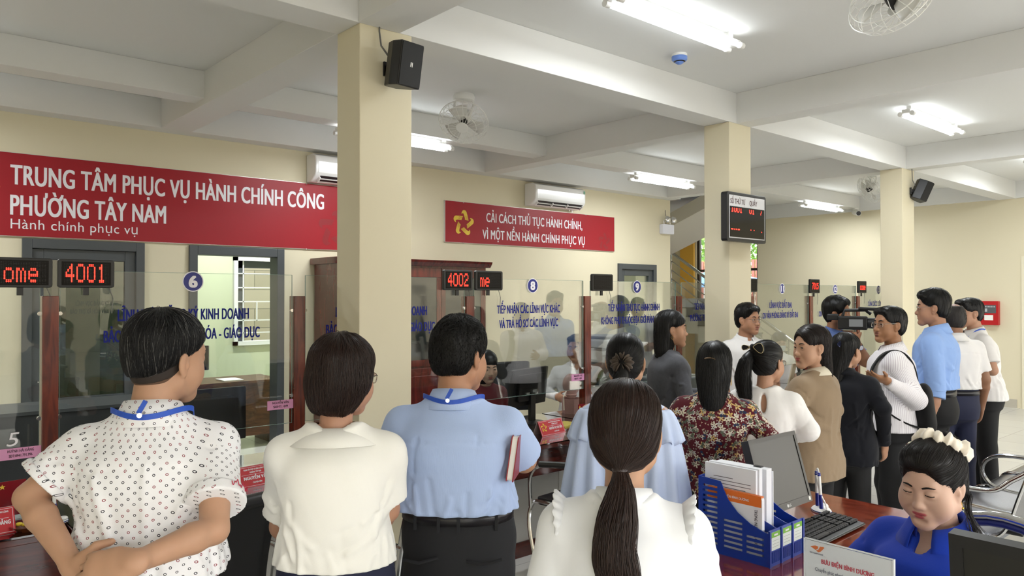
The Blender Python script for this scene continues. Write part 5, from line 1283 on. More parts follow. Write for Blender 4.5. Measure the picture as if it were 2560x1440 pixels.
def pen_stand(x, y, z, yaw, label):
    t = thing('pen_stand', label, 'pen stand', (x, y, z), yaw, 'white and blue twin pen stands')
    m = MB(); m.lathe([(0.0, 0.0), (0.042, 0.0), (0.043, 0.006), (0.034, 0.016), (0.015, 0.022), (0, 0.023)], 24, (0, 0, 0), 1.25, 0.9); m.build('base', PLW, t, smooth=True)
    m = MB(); m.lathe([(0.043, 0.003), (0.0445, 0.005), (0.0435, 0.007)], 24, (0, 0, 0), 1.25, 0.9, False); m.build('base_ring', PEN_B, t, smooth=True)
    m = MB(); m.ball((0.02, -0.022, 0.018), 0.024, 0.016, 0.010); m.build('badge', PLW, t, smooth=True)
    for sx in (-1, 1):
        a = Vector((sx*0.018-0.008, 0.012, 0.018)); b = Vector((sx*0.013-0.008, 0.02, 0.165)); q = a+(b-a)*0.40
        m = MB(); m.cyl(a, q, 0.0085, 0.0075, n=12); m.build('pen_tip', PEN_B, t, smooth=True); m = MB(); m.cyl(q, b, 0.0072, 0.0065, n=12); p_ = m.build('pen', PLW, t, smooth=True)
        m = MB(); m.cyl(b-(b-a)*0.06, b+Vector((0, 0, 0.006)), 0.0072, 0.006, n=12); m.build('pen_cap', PEN_B, p_, smooth=True)
    m = MB(); m.tube([(-0.02, 0.02, 0.168), (-0.008, 0.02, 0.185), (0.006, 0.02, 0.165), (-0.006, 0.02, 0.13), (-0.025, 0.015, 0.08), (-0.04, 0.0, 0.04), (-0.05, 0.0, 0.012), (-0.035, -0.005, 0.008)], 0.0035, n=7, sm=4); m.build('cord', PLW, t, smooth=True)
pen_stand(0.66, 3.66, CT, 0.3, 'white and blue pen stand on the left counter beside the man\'s arm')
# small things on the left counter
t = thing('water_glass', 'teal glass jar on the left counter behind the elbow', 'jar', (0.81, 3.80, CT)); m = MB(); m.lathe([(0.0, 0), (0.045, 0), (0.05, 0.02), (0.05, 0.11), (0.042, 0.12), (0.039, 0.12), (0.046, 0.11), (0.046, 0.02), (0, 0.008)], 24); m.build('jar', glass_mat('teal_glass', (0.25, 0.55, 0.55), 0.08, 0.8), t, smooth=True)
m = MB()
for i in range(9): a = i*0.7; m.tube([(0.01*math.cos(a), 0.01*math.sin(a), 0.01), (0.03*math.cos(a), 0.03*math.sin(a), 0.09), (0.045*math.cos(a), 0.045*math.sin(a), 0.15)], 0.0025, n=5)
m.build('stem', mat('leaf_dark', '33502a', 0.5), t)
t = thing('candy_dish', 'small brown dish of wrapped sweets on the left counter', 'dish', (0.555, 3.62, CT)); m = MB(); m.lathe([(0.0, 0.002), (0.03, 0.0), (0.055, 0.02), (0.058, 0.022), (0.03, 0.006), (0, 0.006)], 24); m.build('dish', mat('dish_brown', '6b3a22', 0.25), t, smooth=True)
rng = np.random.RandomState(4)
for i in range(7):
    m = MB(); c_ = (rng.uniform(-0.025, 0.025), rng.uniform(-0.025, 0.025), 0.02+rng.uniform(0, 0.012)); m.ball(c_, 0.013, 0.008, 0.008, 8, 5); o = m.build('sweet', mat('sweet_'+'abc'[i % 3], ('e0c83a', 'd9d9e0', '8e6fb0')[i % 3], 0.3), t, smooth=True)
# bouquet basket, plant, printer behind screens 8-9
t = thing('gift_basket', 'woven basket with pink wrapped bouquet behind screen 8', 'basket', (4.44, 4.34, CT)); m = MB(); m.lathe([(0.0, 0), (0.075, 0), (0.085, 0.12), (0.08, 0.12), (0.07, 0.01), (0, 0.01)], 6); m.build('basket', mat('wicker', 'a8837c', 0.7, bump=0.8, bscale=90), t)
m = MB(); m.ball((0, 0, 0.23), 0.075, 0.07, 0.09, 14, 10); m.lathe([(0.03, 0.12), (0.05, 0.15), (0.02, 0.17)], 14)
o = m.build('bouquet', mat('crumpled_pink', 'd8b4ac', 0.3, bump=1.0, bscale=45), t, smooth=True)
m = MB(); m.tube([(-0.085, 0, 0.03), (-0.1, -0.01, 0.14), (-0.04, 0, 0.2)], 0.006, n=6); m.build('ribbon', mat('ribbon_cream', 'e0d6c4', 0.5), t)
def leafplant(name, label, loc, n, L, seed, pot=True, col='3d5a30'):
    t = thing(name, label, 'plant', loc); rng = np.random.RandomState(seed)
    if pot: m = MB(); m.lathe([(0.0, 0), (0.05, 0), (0.065, 0.09), (0.058, 0.09), (0.05, 0.075), (0, 0.075)], 20); m.build('pot', PLW, t, smooth=True)
    for i in range(n):
        a = 2*math.pi*i/n+rng.uniform(-0.3, 0.3); e = rng.uniform(0.35, 1.2); l = L*rng.uniform(0.7, 1.1); V = []; F = []
        for j in range(9):
            u = j/8; r = l*u*math.cos(e-0.5*u); z = 0.07+l*u*math.sin(e-0.5*u); wd = 0.20*l*math.sin(math.pi*min(1, u*0.92+0.06))**0.8
            for k in (-1, 0, 1): V.append((r*math.cos(a)-k*wd*0.5*math.sin(a), r*math.sin(a)+k*wd*0.5*math.cos(a), z+abs(k)*0.012))
        F = [(j*3+k, j*3+k+1, (j+1)*3+k+1, (j+1)*3+k) for j in range(8) for k in (0, 1)]
        mesh_obj('leaf', V, F, mat('leaf_dark2', col, 0.4, var=0.3, vscale=20), t, True)
leafplant('potted_plant', 'green leafy plant beside the post between screens 8 and 9', (4.72, 4.30, CT+0.12), 13, 0.20, 3); 
m = MB(); m.box(-0.1, 0.1, -0.1, 0.1, 0, 0.12); o = m.build('plant_box', mat('pale_plastic', 'dcdde6', 0.35)); o.location = (4.72, 4.30, CT); tag(o, 'pale box under the leafy plant', 'box')
t = thing('photocopier', 'white photocopier on its black cabinet behind screen 9', 'photocopier', (7.25, 6.45, 0))
m = MB(); m.box(-0.35, 0.4, -0.3, 0.3, 0.02, 0.88); m.build('cabinet', mat('copier_dark', '4a4d50', 0.45), t, bevel=0.01)
m = MB(); m.box(-0.32, 0.32, -0.3, 0.28, 0.88, 1.03); m.build('body', mat('copier_white', 'd9dad6', 0.4), t, bevel=0.015)
m = MB(); m.box(-0.32, 0.22, -0.28, 0.26, 1.06, 1.17); m.build('scanner', mat('copier_white', 'd9dad6', 0.4), t, bevel=0.02)
m = MB(); m.box(-0.30, 0.20, -0.26, 0.24, 1.17, 1.205); m.box(-0.32, 0.3, -0.28, 0.26, 1.03, 1.06); m.build('feeder', mat('copier_grey', '8a8c8c', 0.4), t, bevel=0.01)
m = MB(); m.box(0.24, 0.55, -0.22, 0.1, 1.03, 1.055, rot=Matrix.Rotation(-0.35, 3, 'Y')); m.build('tray', mat('copier_white', 'd9dad6', 0.4), t, bevel=0.005)
t = thing('document_box', 'grey storage box behind the woman in the grey blazer', 'box', (5.62, 4.25, CT)); m = MB(); m.box(-0.25, 0.25, -0.2, 0.2, 0, 0.22); m.build('box', mat('box_grey', '6d7376', 0.5), t, bevel=0.01); m = MB(); m.box(-0.16, 0.2, -0.16, 0.14, 0.22, 0.24); m.build('paper', mat('paper', 'f0eee8', 0.8), t)
t = thing('paper_sheet', 'white sheet behind the Nguyen Van name stand', 'paper', (1.70, 3.90, CT), 0.2); m = MB(); m.box(-0.15, 0.15, -0.1, 0.1, 0, 0.012); m.build('sheet', mat('paper', 'f0eee8', 0.8), t)
t = thing('envelope', 'yellow paper beside the monitor base behind the red name stand', 'paper', (3.98, 3.96, CT), 0.3); m = MB(); m.box(-0.11, 0.11, -0.06, 0.06, 0, 0.01); m.build('sheet', mat('paper_yellow', 'b9a845', 0.6), t)
# dark pedestal fan-like extinguisher and office chairs behind the first door
t = thing('office_cabinet', 'grey low cabinet behind screen 6', 'cabinet', (1.35, 5.6, 0)); m = MB(); m.box(-0.7, 0.3, -0.2, 0.25, 0, 0.98); m.build('carcass', mat('cab_dark', '3a3d40', 0.45), t, bevel=0.006); m = MB(); m.box(-0.72, 0.32, -0.22, 0.27, 0.98, 1.0); m.build('top', mat('cab_dark2', '4c5054', 0.4), t)
def office_chair(loc, rotz, label):
    t = thing('office_chair', label, 'chair', loc, rotz, 'black clerk chairs'); 
    m = MB(); m.rbox(-0.24, 0.24, -0.22, 0.24, 0.42, 0.50, 0.06, axis='z'); m.build('seat', LEA, t, bevel=0.02)
    V = []; 
    m = MB(); pts = [(-0.23+0.46*i/10, -0.25-0.05*math.sin(math.pi*i/10)) for i in range(11)]; P = pts+[(x, y-0.05) for x, y in pts[::-1]]; m.prism(P, 0.58, 1.06, 'z'); m.build('backrest', LEA, t, bevel=0.015)
    m = MB(); m.tube([(0, -0.1, 0.42), (0, -0.3, 0.46), (0, -0.33, 0.75)], 0.02); m.cyl((0, 0, 0.08), (0, 0, 0.42), 0.03); m.build('column', BLK, t)
    for i in range(5):
        a = 2*math.pi*i/5; m = MB(); m.cyl((0, 0, 0.09), (0.27*math.cos(a), 0.27*math.sin(a), 0.06), 0.022, 0.015); m.ball((0.27*math.cos(a), 0.27*math.sin(a), 0.03), 0.028); m.build('leg', BLK, t)
office_chair((4.78, 5.30, 0), 2.95, 'black office chair behind the clerk in the white shirt')
# ------------------------------------------------------------------ visitor chairs (black, chrome cantilever)
def visitor_chair(loc, rotz, label):
    t = thing('visitor_chair', label, 'chair', loc, rotz, 'black chrome-framed visitor chairs at the counters')   # faces local +y
    m = MB(); pts = [(-0.23, -0.20, 0.45), (-0.23, 0.20, 0.47)]; m.rbox(-0.225, 0.225, -0.22, 0.23, 0.43, 0.475, 0.03, axis='z'); m.build('seat', LEA, t, bevel=0.012)
    V = []; n = 14
    for i in range(n+1):
        u = i/n; z = 0.52+0.42*u; y = -0.215-0.11*u+0.02*math.sin(math.pi*u)
        for x in np.linspace(-0.215, 0.215, 9): V.append((x, y-0.015*math.cos(x/0.215*1.3), z))
    F = [(i*9+j, i*9+j+1, (i+1)*9+j+1, (i+1)*9+j) for i in range(n) for j in range(8)]
    o = mesh_obj('backrest', V, F, LEA, t, True); md = o.modifiers.new('t', 'SOLIDIFY'); md.thickness = 0.02
    m = MB(); m.cyl((-0.225, -0.335, 0.945), (0.225, -0.335, 0.945), 0.026, n=14); m.build('head_roll', LEA, t, smooth=True)
    for sx in (-1, 1):
        x = sx*0.25; m = MB(); m.tube([(x*0.93, -0.345, 0.94), (x*0.93, -0.27, 0.70), (x*0.93, -0.22, 0.50), (x*0.93, -0.12, 0.445), (x*0.93, 0.18, 0.455), (x*0.95, 0.25, 0.42), (x, 0.26, 0.30), (x, 0.20, 0.06), (x, 0.14, 0.02), (x, -0.22, 0.018)], 0.0125, n=8, sm=4); m.build('frame_tube', CHR, t, smooth=True)
        m = MB(); m.tube([(x*0.94, -0.275, 0.70), (x*1.06, -0.22, 0.715), (x*1.1, 0.0, 0.70), (x*1.1, 0.16, 0.68), (x*1.08, 0.235, 0.60), (x, 0.25, 0.42)], 0.012, n=8, sm=4); a = m.build('armrest', CHR, t, smooth=True)
        m = MB(); m.tube([(x*1.085, -0.15, 0.722), (x*1.1, 0.0, 0.71), (x*1.1, 0.15, 0.692)], 0.019, n=8); m.build('arm_pad', LEA, a, smooth=True)
    m = MB(); m.tube([(-0.25, -0.22, 0.018), (0.25, -0.22, 0.018)], 0.0125); m.build('base_bar', CHR, t, smooth=True)
visitor_chair((0.98, 3.05, 0), 0.20, 'black chrome-framed chair at the counter between the first man and woman')
visitor_chair((1.88, 2.85, 0), 0.05, 'black chrome-framed chair hidden behind the man in the light-blue shirt')
visitor_chair((3.42, 3.20, 0), 0.1, 'black chrome-framed chair at the counter left of the pale-blue ruffled blouse')
# ------------------------------------------------------------------ steel waiting bench
t = thing('waiting_bench', 'perforated steel waiting bench with chrome armrests at the right edge', 'bench', (4.56, 1.22, 0), 0.0)
def perf_mat():
    m = mat('perforated_steel', '85868a', 0.3, 0.85); tr = m.node_tree; b = tr.nodes['Principled BSDF']
    tc = tr.nodes.new('ShaderNodeTexCoord'); v = tr.nodes.new('ShaderNodeTexVoronoi'); v.inputs['Scale'].default_value = 240; v.inputs['Randomness'].default_value = 0
    mp = tr.nodes.new('ShaderNodeMapping'); mp.inputs['Rotation'].default_value = (0.5, 0.3, 0.785)
    r = tr.nodes.new('ShaderNodeValToRGB'); r.color_ramp.elements[0].position = 0.36; r.color_ramp.elements[1].position = 0.42; r.color_ramp.elements[0].color = (0.02, 0.02, 0.02, 1); r.color_ramp.elements[1].color = (*lin('a2a3a7'), 1)
    tr.links.new(tc.outputs['Object'], mp.inputs[0]); tr.links.new(mp.outputs[0], v.inputs['Vector']); tr.links.new(v.outputs['Distance'], r.inputs[0]); tr.links.new(r.outputs[0], b.inputs['Base Color']); return m
prof = [(0.58, 0.40), (0.55, 0.435), (0.48, 0.44), (0.30, 0.425), (0.16, 0.42), (0.10, 0.45), (0.06, 0.53), (0.02, 0.66), (-0.03, 0.80), (-0.06, 0.83)]
for k in range(4):
    V = []; xs = np.linspace(0.02+k*0.56, 0.56*(k+1)-0.02, 5)
    for y, z in prof:
        for x in xs: V.append((x, y, z))
    F = [(i*5+j, i*5+j+1, (i+1)*5+j+1, (i+1)*5+j) for i in range(len(prof)-1) for j in range(4)]
    o = mesh_obj('seat_shell', V, F, perf_mat(), t, True); md = o.modifiers.new('s', 'SUBSURF'); md.levels = md.render_levels = 2; md = o.modifiers.new('t', 'SOLIDIFY'); md.thickness = 0.004
    for x in (xs[0], xs[-1]): m = MB(); m.tube([(x, y, z) for y, z in prof], 0.009, n=8, sm=4); m.build('seat_rim', CHR, o, smooth=True)
for x in (0.0, 1.12, 2.24):
    m = MB(); m.tube([(x, -0.03, 0.80), (x, 0.05, 0.74), (x, 0.15, 0.67), (x, 0.40, 0.66), (x, 0.50, 0.62), (x, 0.53, 0.54), (x, 0.48, 0.46), (x, 0.38, 0.43)], 0.014, n=10, sm=5); m.build('armrest', CHR, t, smooth=True)
m = MB(); m.box(-0.05, 2.3, 0.18, 0.24, 0.34, 0.40); m.build('beam', mat('bench_grey', '55585c', 0.45), t, bevel=0.004)
for x in (0.3, 1.95):
    m = MB(); m.tube([(x, 0.21, 0.34), (x, 0.21, 0.06)], 0.03, n=10); m.tube([(x, -0.10, 0.02), (x, 0.05, 0.05), (x, 0.21, 0.07), (x, 0.40, 0.05), (x, 0.55, 0.02)], 0.02, n=10); m.build('leg', CHR, t, smooth=True)
for k in range(4):
    m = MB(); m.box(k*0.56+0.23, k*0.56+0.33, 0.06, 0.40, 0.395, 0.415); m.build('bracket', BLK, t, bevel=0.008)
# ------------------------------------------------------------------ reception desk and what stands on it
DZ = 0.77; DESK = wood_mat('desk_red', '6a2413', '8f3a1c', 0.14, 0.8, (6, 1.2, 6)); DESKD = wood_mat('desk_side', '3a120c', '54190f', 0.25, 0.3, (2, 2, 6))
t = thing('reception_desk', 'glossy red-brown reception desk in front of the seated woman', 'desk', (0, 0, 0))
m = MB(); m.prism([(1.60, -0.3), (1.98, -0.3), (1.98, 1.14), (3.47, 1.14), (3.47, 1.80), (2.12, 1.80), (2.08, 1.55), (1.95, 1.30), (1.60, 1.14)], DZ-0.035, DZ, 'z'); m.build('top', DESK, t, bevel=0.005)
m = MB(); m.box(2.16, 3.43, 1.72, 1.745, 0.05, DZ-0.035); m.box(1.63, 1.655, -0.25, 1.12, 0.05, DZ-0.035); m.build('front_panel', DESKD, t)
for a, b, c, d in ((3.40, 3.43, 1.18, 1.72), (1.655, 1.96, -0.25, -0.22)): m = MB(); m.box(a, b, c, d, 0, DZ-0.035); m.build('side_panel', DESKD, t)
# monitor beside the file holder (screen turned to the camera)
def flat_monitor(loc, rotz, label, w_, h_, bez, colb, cols, tilt, logo=False, z0=0.09):
    t = thing('monitor', label, 'monitor', loc, rotz); R = Matrix.Translation((0, 0, z0+h_/2)) @ Matrix.Rotation(math.radians(tilt), 4, 'X'); CB = mat('bezel_'+colb, colb, 0.4)
    m = MB(); m.box(-w_/2, w_/2, 0.0, 0.03, -h_/2, h_/2); m.box(-w_*0.4, w_*0.4, 0.03, 0.055, -h_*0.4, h_*0.4); m.box(-w_/2, w_/2, -0.004, 0.0, -h_/2, -h_/2+bez*1.7); m.box(-w_/2, w_/2, -0.004, 0.0, h_/2-bez, h_/2); m.box(-w_/2, -w_/2+bez, -0.004, 0, -h_/2+bez*1.7, h_/2-bez); m.box(w_/2-bez, w_/2, -0.004, 0, -h_/2+bez*1.7, h_/2-bez); m.xf(R); m.build('casing', CB, t)
    m = MB(); m.box(-w_/2+bez, w_/2-bez, -0.0012, -0.0002, -h_/2+bez*1.7, h_/2-bez); m.xf(R); m.build('screen', mat('screen_'+cols, cols, 0.35), t)
    if logo:
        m = MB(); m.cyl((-0.014, -0.0042, -h_/2+bez*0.8), (-0.014, -0.0048, -h_/2+bez*0.8), 0.0065, n=20); m.xf(R); m.build('logo_ring', mat('logo_grey', 'c8c8c6', 0.4), t)
        o = lettering('logo', 'LG', 0.014, 0.010, mat('logo_grey', 'c8c8c6', 0.4), t, (-0.004, -0.0045, -h_/2+bez*0.8-0.005), offset=0.02, depth=0.0005); o.data.transform(R)
        m = MB(); m.box(w_/2-0.026, w_/2-0.012, -0.0046, -0.004, -h_/2+bez*0.4, -h_/2+bez*1.3); m.xf(R); m.build('sticker', mat('paper', 'f0eee8', 0.8), t)
    m = MB(); m.box(-0.035, 0.035, 0.02, 0.05, 0.01, z0+h_*0.4); m.build('neck', BLK, t, bevel=0.004)
    m = MB(); m.lathe([(0, 0), (0.09, 0), (0.09, 0.008), (0.04, 0.016), (0, 0.016)], 28, (0, 0.035, 0), 1.15, 0.75); m.build('base', BLK, t, smooth=True)
flat_monitor((2.885, 1.625, DZ), 0.0, 'square monitor with dark grey screen behind the blue file holder', 0.365, 0.295, 0.016, '2b2825', '1f1d18', -16, True, 0.062)
flat_monitor((1.76, 0.35, DZ), -math.pi/2, 'black monitor cut off by the bottom right corner', 0.50, 0.32, 0.026, '101010', '16150f', 6, False, 0.115)
# file holder
HB = mat('holder_blue', '163a9c', 0.35)
t = thing('file_holder', 'blue slotted desktop file holder full of papers', 'file holder', (2.38, 1.385, DZ), 0.02); W, Dp = 0.235, 0.28
def side_outline(): return [(0, 0.012), (0, 0.115), (0.02, 0.118), (0.07, 0.135), (0.12, 0.165), (0.155, 0.20), (0.175, 0.235), (0.185, 0.262), (Dp, 0.268), (Dp, 0.012)]
def top_at(y): S = side_outline()[1:9]; return float(np.interp(y, [a for a, b in S], [b for a, b in S]))
def slotted(x):
    """a slotted partition: strips between slots"""
    m = MB(); cols = [(0.018, 0.085), (0.10, 0.175), (0.20, 0.262)]; pts = side_outline(); th = 0.003
    rows = [0.03+0.0185*i for i in range(13)]
    ys = [0.0, 0.018, 0.085, 0.10, 0.175, 0.20, 0.262, Dp]
    for a, b in zip(ys[:-1], ys[1:]):
        seg = [(a+(b-a)*i/4) for i in range(5)]
        if (a, b) not in cols:
            m.prism([(a, 0.0), (b, 0.0)]+[(y, top_at(y)) for y in seg[::-1]], x, x+th, 'x')
        else:
            prev = 0.0
            mt = min(top_at(y) for y in seg)
            for r in rows:
                if r+0.009 > mt-0.012: break
                m.box(x, x+th, a, b, prev, r); prev = r+0.0085
            m.prism([(a, prev), (b, prev)]+[(y, top_at(y)) for y in seg[::-1]], x, x+th, 'x')
    return m
for k in range(4): slotted(W*k/3-0.0015).build('partition', HB, t)
m = MB(); m.box(0, W, 0, Dp, 0, 0.004); m.build('bottom', HB, t); m = MB(); m.box(0, W, Dp-0.003, Dp, 0.0, 0.215); m.box(0, W, Dp-0.003, Dp, 0.245, 0.268); m.box(0, 0.03, Dp-0.003, Dp, 0.215, 0.245); m.box(W-0.03, W, Dp-0.003, Dp, 0.215, 0.245); m.build('back', HB, t)
m = MB(); m.box(-0.003, W+0.003, -0.004, 0.0, 0, 0.125)
for k in range(4): m.box(W*k/3-0.005, W*k/3+0.005, -0.008, -0.004, 0.0, 0.125)
for k in range(3):
    for i in range(9): x = W*k/3+0.014+i*0.0062; m.box(x, x+0.003, -0.006, -0.004, 0.012, 0.05)
fp = m.build('front', HB, t)
for k in range(3):
    c = W*(k+0.5)/3; m = MB(); m.box(c-0.030, c+0.030, -0.0052, -0.004, 0.055, 0.117); l = m.build('label', mat('label_pale', 'dfe8e2', 0.5), fp)
    m = MB(); m.box(c-0.030, c+0.030, -0.0056, -0.0052, 0.099, 0.117); m.build('label_band', mat('label_lime', '78b63c', 0.5), l)
    m = MB(); m.box(c-0.012, c+0.012, -0.0060, -0.0056, 0.104, 0.110)
    m.build('label_mark', TXW, l)
    m = MB()
    for z in (0.087, 0.076, 0.066): m.box(c-0.022, c+0.022, -0.0055, -0.0052, z, z+0.0008)
    m.build('label_line', mat('ink_grey', '8c9290', 0.6), l)
PAP = mat('paper_white', 'eceef4', 0.7); INKG = mat('ink_grey2', '6a6a70', 0.7)
def doc(x, y0, y1, z0, z1, thick, label, ang=0.0, lines=False, mt=None):
    tt = thing('document_stack', label, 'papers', (2.38, 1.385, DZ), 0.02, 'papers in the blue file holder'); m = MB(); 
    m.box(x, x+thick, y0, y1, z0, z1); m.build('sheets', mt or PAP, tt)
    if lines:
        m = MB(); r = np.random.RandomState(3)
        for i in range(16):
            a = y1-0.02-0.03*r.rand()*(i % 4 == 0); b = y0+0.02+0.10*r.rand()*(i % 3 == 0); z = z1-0.045-0.012*i
            m.box(x-0.0006, x, b, a, z, z+0.0022)
        m.build('print_line', INKG, tt)
    return tt
doc(0.030, 0.065, 0.272, 0.005, 0.315, 0.012, 'front printed form standing in the blue file holder', lines=True)
doc(0.045, 0.06, 0.265, 0.005, 0.318, 0.020, 'white paper stack behind the printed form in the file holder')
d_ = doc(0.085, 0.055, 0.262, 0.005, 0.312, 0.036, 'thick white paper stack with black clip in the file holder')
m = MB(); m.box(0.10, 0.118, 0.085, 0.115, 0.300, 0.316); m.build('binder_clip', BLK, d_)
doc(0.128, 0.055, 0.25, 0.005, 0.300, 0.006, 'rearmost white sheets in the file holder')
tt = thing('brochure_folder', 'white folder with orange band in the blue file holder', 'folder', (2.38, 1.385, DZ), 0.02); m = MB(); m.rbox(0.010, 0.026, 0.03, 0.25, 0.004, 0.232, 0.012, axis='x'); m.build('folder', PAP, tt)
m = MB(); m.box(0.0093, 0.0265, 0.033, 0.248, 0.195, 0.233); m.build('band', mat('band_orange', 'e8772c', 0.5), tt)
lettering('lettering', 'TRONG NƯỚC VÀ QUỐC TẾ', 0.15, 0.011, mat('ink_black', '20202a', 0.6), tt, (0.0085, 0.058, 0.185), ux=(0, 0, -1), uy=(0, -1, 0), offset=0.01, depth=0.0004)
lettering('lettering', 'BƯU ĐIỆN BÌNH DƯƠNG', 0.12, 0.008, TXW, tt, (0.0085, 0.20, 0.208), ux=(0, -1, 0), offset=0.02, depth=0.0004)
# keyboard
t = thing('keyboard', 'black computer keyboard on the red-brown desk', 'keyboard', (2.875, 1.452, DZ), 0.03); KB = mat('key_black', '202022', 0.45)
m = MB(); m.prism([(-0.075, 0.004), (-0.085, 0.008), (-0.08, 0.014), (0.07, 0.026), (0.08, 0.024), (0.08, 0.004)], -0.225, 0.225, 'x'); m.build('case', mat('kb_case', '1a1a1b', 0.4), t, bevel=0.003)
for r in range(6):
    y = -0.055+r*0.0215+(0.006 if r == 5 else 0); z = 0.0175+r*0.0016; x = -0.212; k = 0
    while x < 0.205:
        w_ = 0.0175
        if r == 0 and k in (0, 2): w_ = 0.023
        if r == 0 and k == 3: w_ = 0.11
        if 0.062 < x < 0.075 or 0.128 < x < 0.138: x += 0.012
        m = MB(); m.box(x, x+w_-0.002, y, y+0.0185, z, z+0.008); o = m.build('key', KB, t, bevel=0.0015, bseg=1); x += w_+0.0012; k += 1
pen_stand(3.18, 1.60, DZ, 0.9, 'white and blue pen stand on the red-brown desk beside the keyboard')
# post office sign holder (faces the visitors, -x)
t = thing('sign_holder', 'clear standing sign holder with orange and white post office notice', 'sign', (1.78, 0.833, DZ), -math.pi/2)
m = MB(); m.box(-0.108, 0.108, -0.003, -0.0015, 0.01, 0.336); m.box(-0.108, 0.108, 0.0015, 0.003, 0.01, 0.336); m.box(-0.108, 0.108, -0.05, 0.05, 0, 0.006); m.build('acrylic', glass_mat('acrylic_clear', (0.97, 0.98, 0.98), 0.02, 0.5), t)
m = MB(); m.box(-0.106, -0.105, -0.004, 0.004, 0.008, 0.336); m.box(0.105, 0.108, -0.004, 0.004, 0.008, 0.336); m.box(-0.106, 0.106, -0.0035, 0.0035, 0.3345, 0.336); m.build('rim', mat('acrylic_rim', 'd6dadc', 0.15), t)
m = MB(); m.box(-0.104, 0.104, -0.0008, 0.0008, 0.012, 0.332); pp = m.build('notice', mat('notice_white', 'f0f1f6', 0.6), t)
m = MB(); m.box(-0.104, 0.104, -0.0012, -0.0008, 0.012, 0.232); m.build('orange_field', mat('notice_orange', 'f0b24a', 0.6), pp)
m = MB(); m.rbox(-0.096, -0.012, -0.0016, -0.0012, 0.11, 0.226, 0.006); m.rbox(0.0, 0.096, -0.0016, -0.0012, 0.11, 0.226, 0.006); m.build('text_box', mat('notice_white', 'f0f1f6', 0.6), pp)
NV = mat('ink_navy', '3c4668', 0.6); PKR = mat('ink_rose', 'cc4a5e', 0.6)
lettering('lettering', 'BƯU ĐIỆN BÌNH DƯƠNG', 0.125, 0.0105, PKR, pp, (-0.062, -0.0016, 0.283), offset=0.03, depth=0.0004); lettering('lettering', 'Chuyển phát nhanh - Tiện lợi - Đúng hẹn', 0.152, 0.0085, NV, pp, (-0.078, -0.0016, 0.262), offset=0.004, depth=0.0004)
lettering('lettering', 'DỊCH VỤ CHUYỂN PHÁT', 0.068, 0.007, NV, pp, (-0.088, -0.0020, 0.210), offset=0.01, depth=0.0004); lettering('lettering', 'TRONG NƯỚC VÀ QUỐC TẾ', 0.068, 0.007, NV, pp, (-0.088, -0.0020, 0.196), offset=0.01, depth=0.0004)
m = MB(); OR = mat('logo_orange', 'e0793a', 0.5)
m.prism([(-0.090, 0.318), (-0.078, 0.3225), (-0.070, 0.3215), (-0.072, 0.3155), (-0.077, 0.312)], -0.0016, -0.0010, 'y'); m.prism([(-0.076, 0.311), (-0.070, 0.314), (-0.066, 0.3225), (-0.058, 0.3235), (-0.055, 0.322), (-0.064, 0.311), (-0.070, 0.308)], -0.0016, -0.0010, 'y'); m.build('logo', OR, pp)
lettering('lettering', 'VIETNAM POST', 0.034, 0.0035, NV, pp, (-0.092, -0.0016, 0.302), offset=0.01, depth=0.0004)
# ------------------------------------------------------------------ the people
BH = hair_mat('black', '090808'); BRH = hair_mat('brown', '251712', 0.32); DBH = hair_mat('dark_brown', '1a110e', 0.32); GRH = hair_mat('greying', '121213', 0.36, grey=0.06)
TRB = mat('trousers_black', '070709', 0.8, bump=0.1, bscale=500); TRN = mat('trousers_navy', '171c38', 0.8, bump=0.1, bscale=500); TRG = mat('trousers_charcoal', '1c1d21', 0.85, bump=0.2, bscale=400); SHO = mat('shoe_black', '0b0b0c', 0.3)
def cloth(name, col, rough=0.85, bump=0.25, bs=500, **k): return mat(name, col, rough, spec=0.25, bump=bump, bscale=bs, sheen=0.1, **k)
def pat(m):
    t = m.node_tree; b = t.nodes['Principled BSDF']; a = t.nodes.new('ShaderNodeAttribute'); a.attribute_name = 'fab'; return t, b, a.outputs['Vector']
def nmath(t, op, a, b_=None, c=None):
    n = t.nodes.new('ShaderNodeMath'); n.operation = op
    for i, v in enumerate((a, b_, c)):
        if v is None: continue
        if isinstance(v, (int, float)): n.inputs[i].default_value = v
        else: t.links.new(v, n.inputs[i])
    return n.outputs[0]
def nmix(t, f, a, b_):
    n = t.nodes.new('ShaderNodeMix'); n.data_type = 'RGBA'
    for i, v in ((0, f), (6, a), (7, b_)):
        if isinstance(v, tuple): n.inputs[i].default_value = (*v, 1)
        elif isinstance(v, (int, float)): n.inputs[i].default_value = v
        else: t.links.new(v, n.inputs[i])
    return n.outputs[2]
def vor(t, vec, scale, rot=0.0, rand=0.0, off=(0, 0, 0)):
    mp = t.nodes.new('ShaderNodeMapping'); mp.inputs['Scale'].default_value = (scale, scale, scale); mp.inputs['Rotation'].default_value = (0, 0, rot); mp.inputs['Location'].default_value = off
    t.links.new(vec, mp.inputs[0]); v = t.nodes.new('ShaderNodeTexVoronoi'); v.voronoi_dimensions = '2D'; v.inputs['Scale'].default_value = 1; v.inputs['Randomness'].default_value = rand
    t.links.new(mp.outputs[0], v.inputs['Vector']); return mp.outputs[0], v
def ring_mat():
    m = cloth('shirt_rings', 'e9e9ea'); t, b, vec = pat(m); p, v = vor(t, vec, 56, 0.785, 0.12)
    f = nmath(t, 'LESS_THAN', nmath(t, 'ABSOLUTE', nmath(t, 'SUBTRACT', v.outputs['Distance'], 0.135)), 0.040)
    s = t.nodes.new('ShaderNodeSeparateColor'); t.links.new(v.outputs['Color'], s.inputs[0])
    c = nmix(t, nmath(t, 'GREATER_THAN', s.outputs[0], 0.72), lin('2e3038'), lin('8a3a44'))
    t.links.new(nmix(t, f, lin('ececee'), c), b.inputs['Base Color']); return m
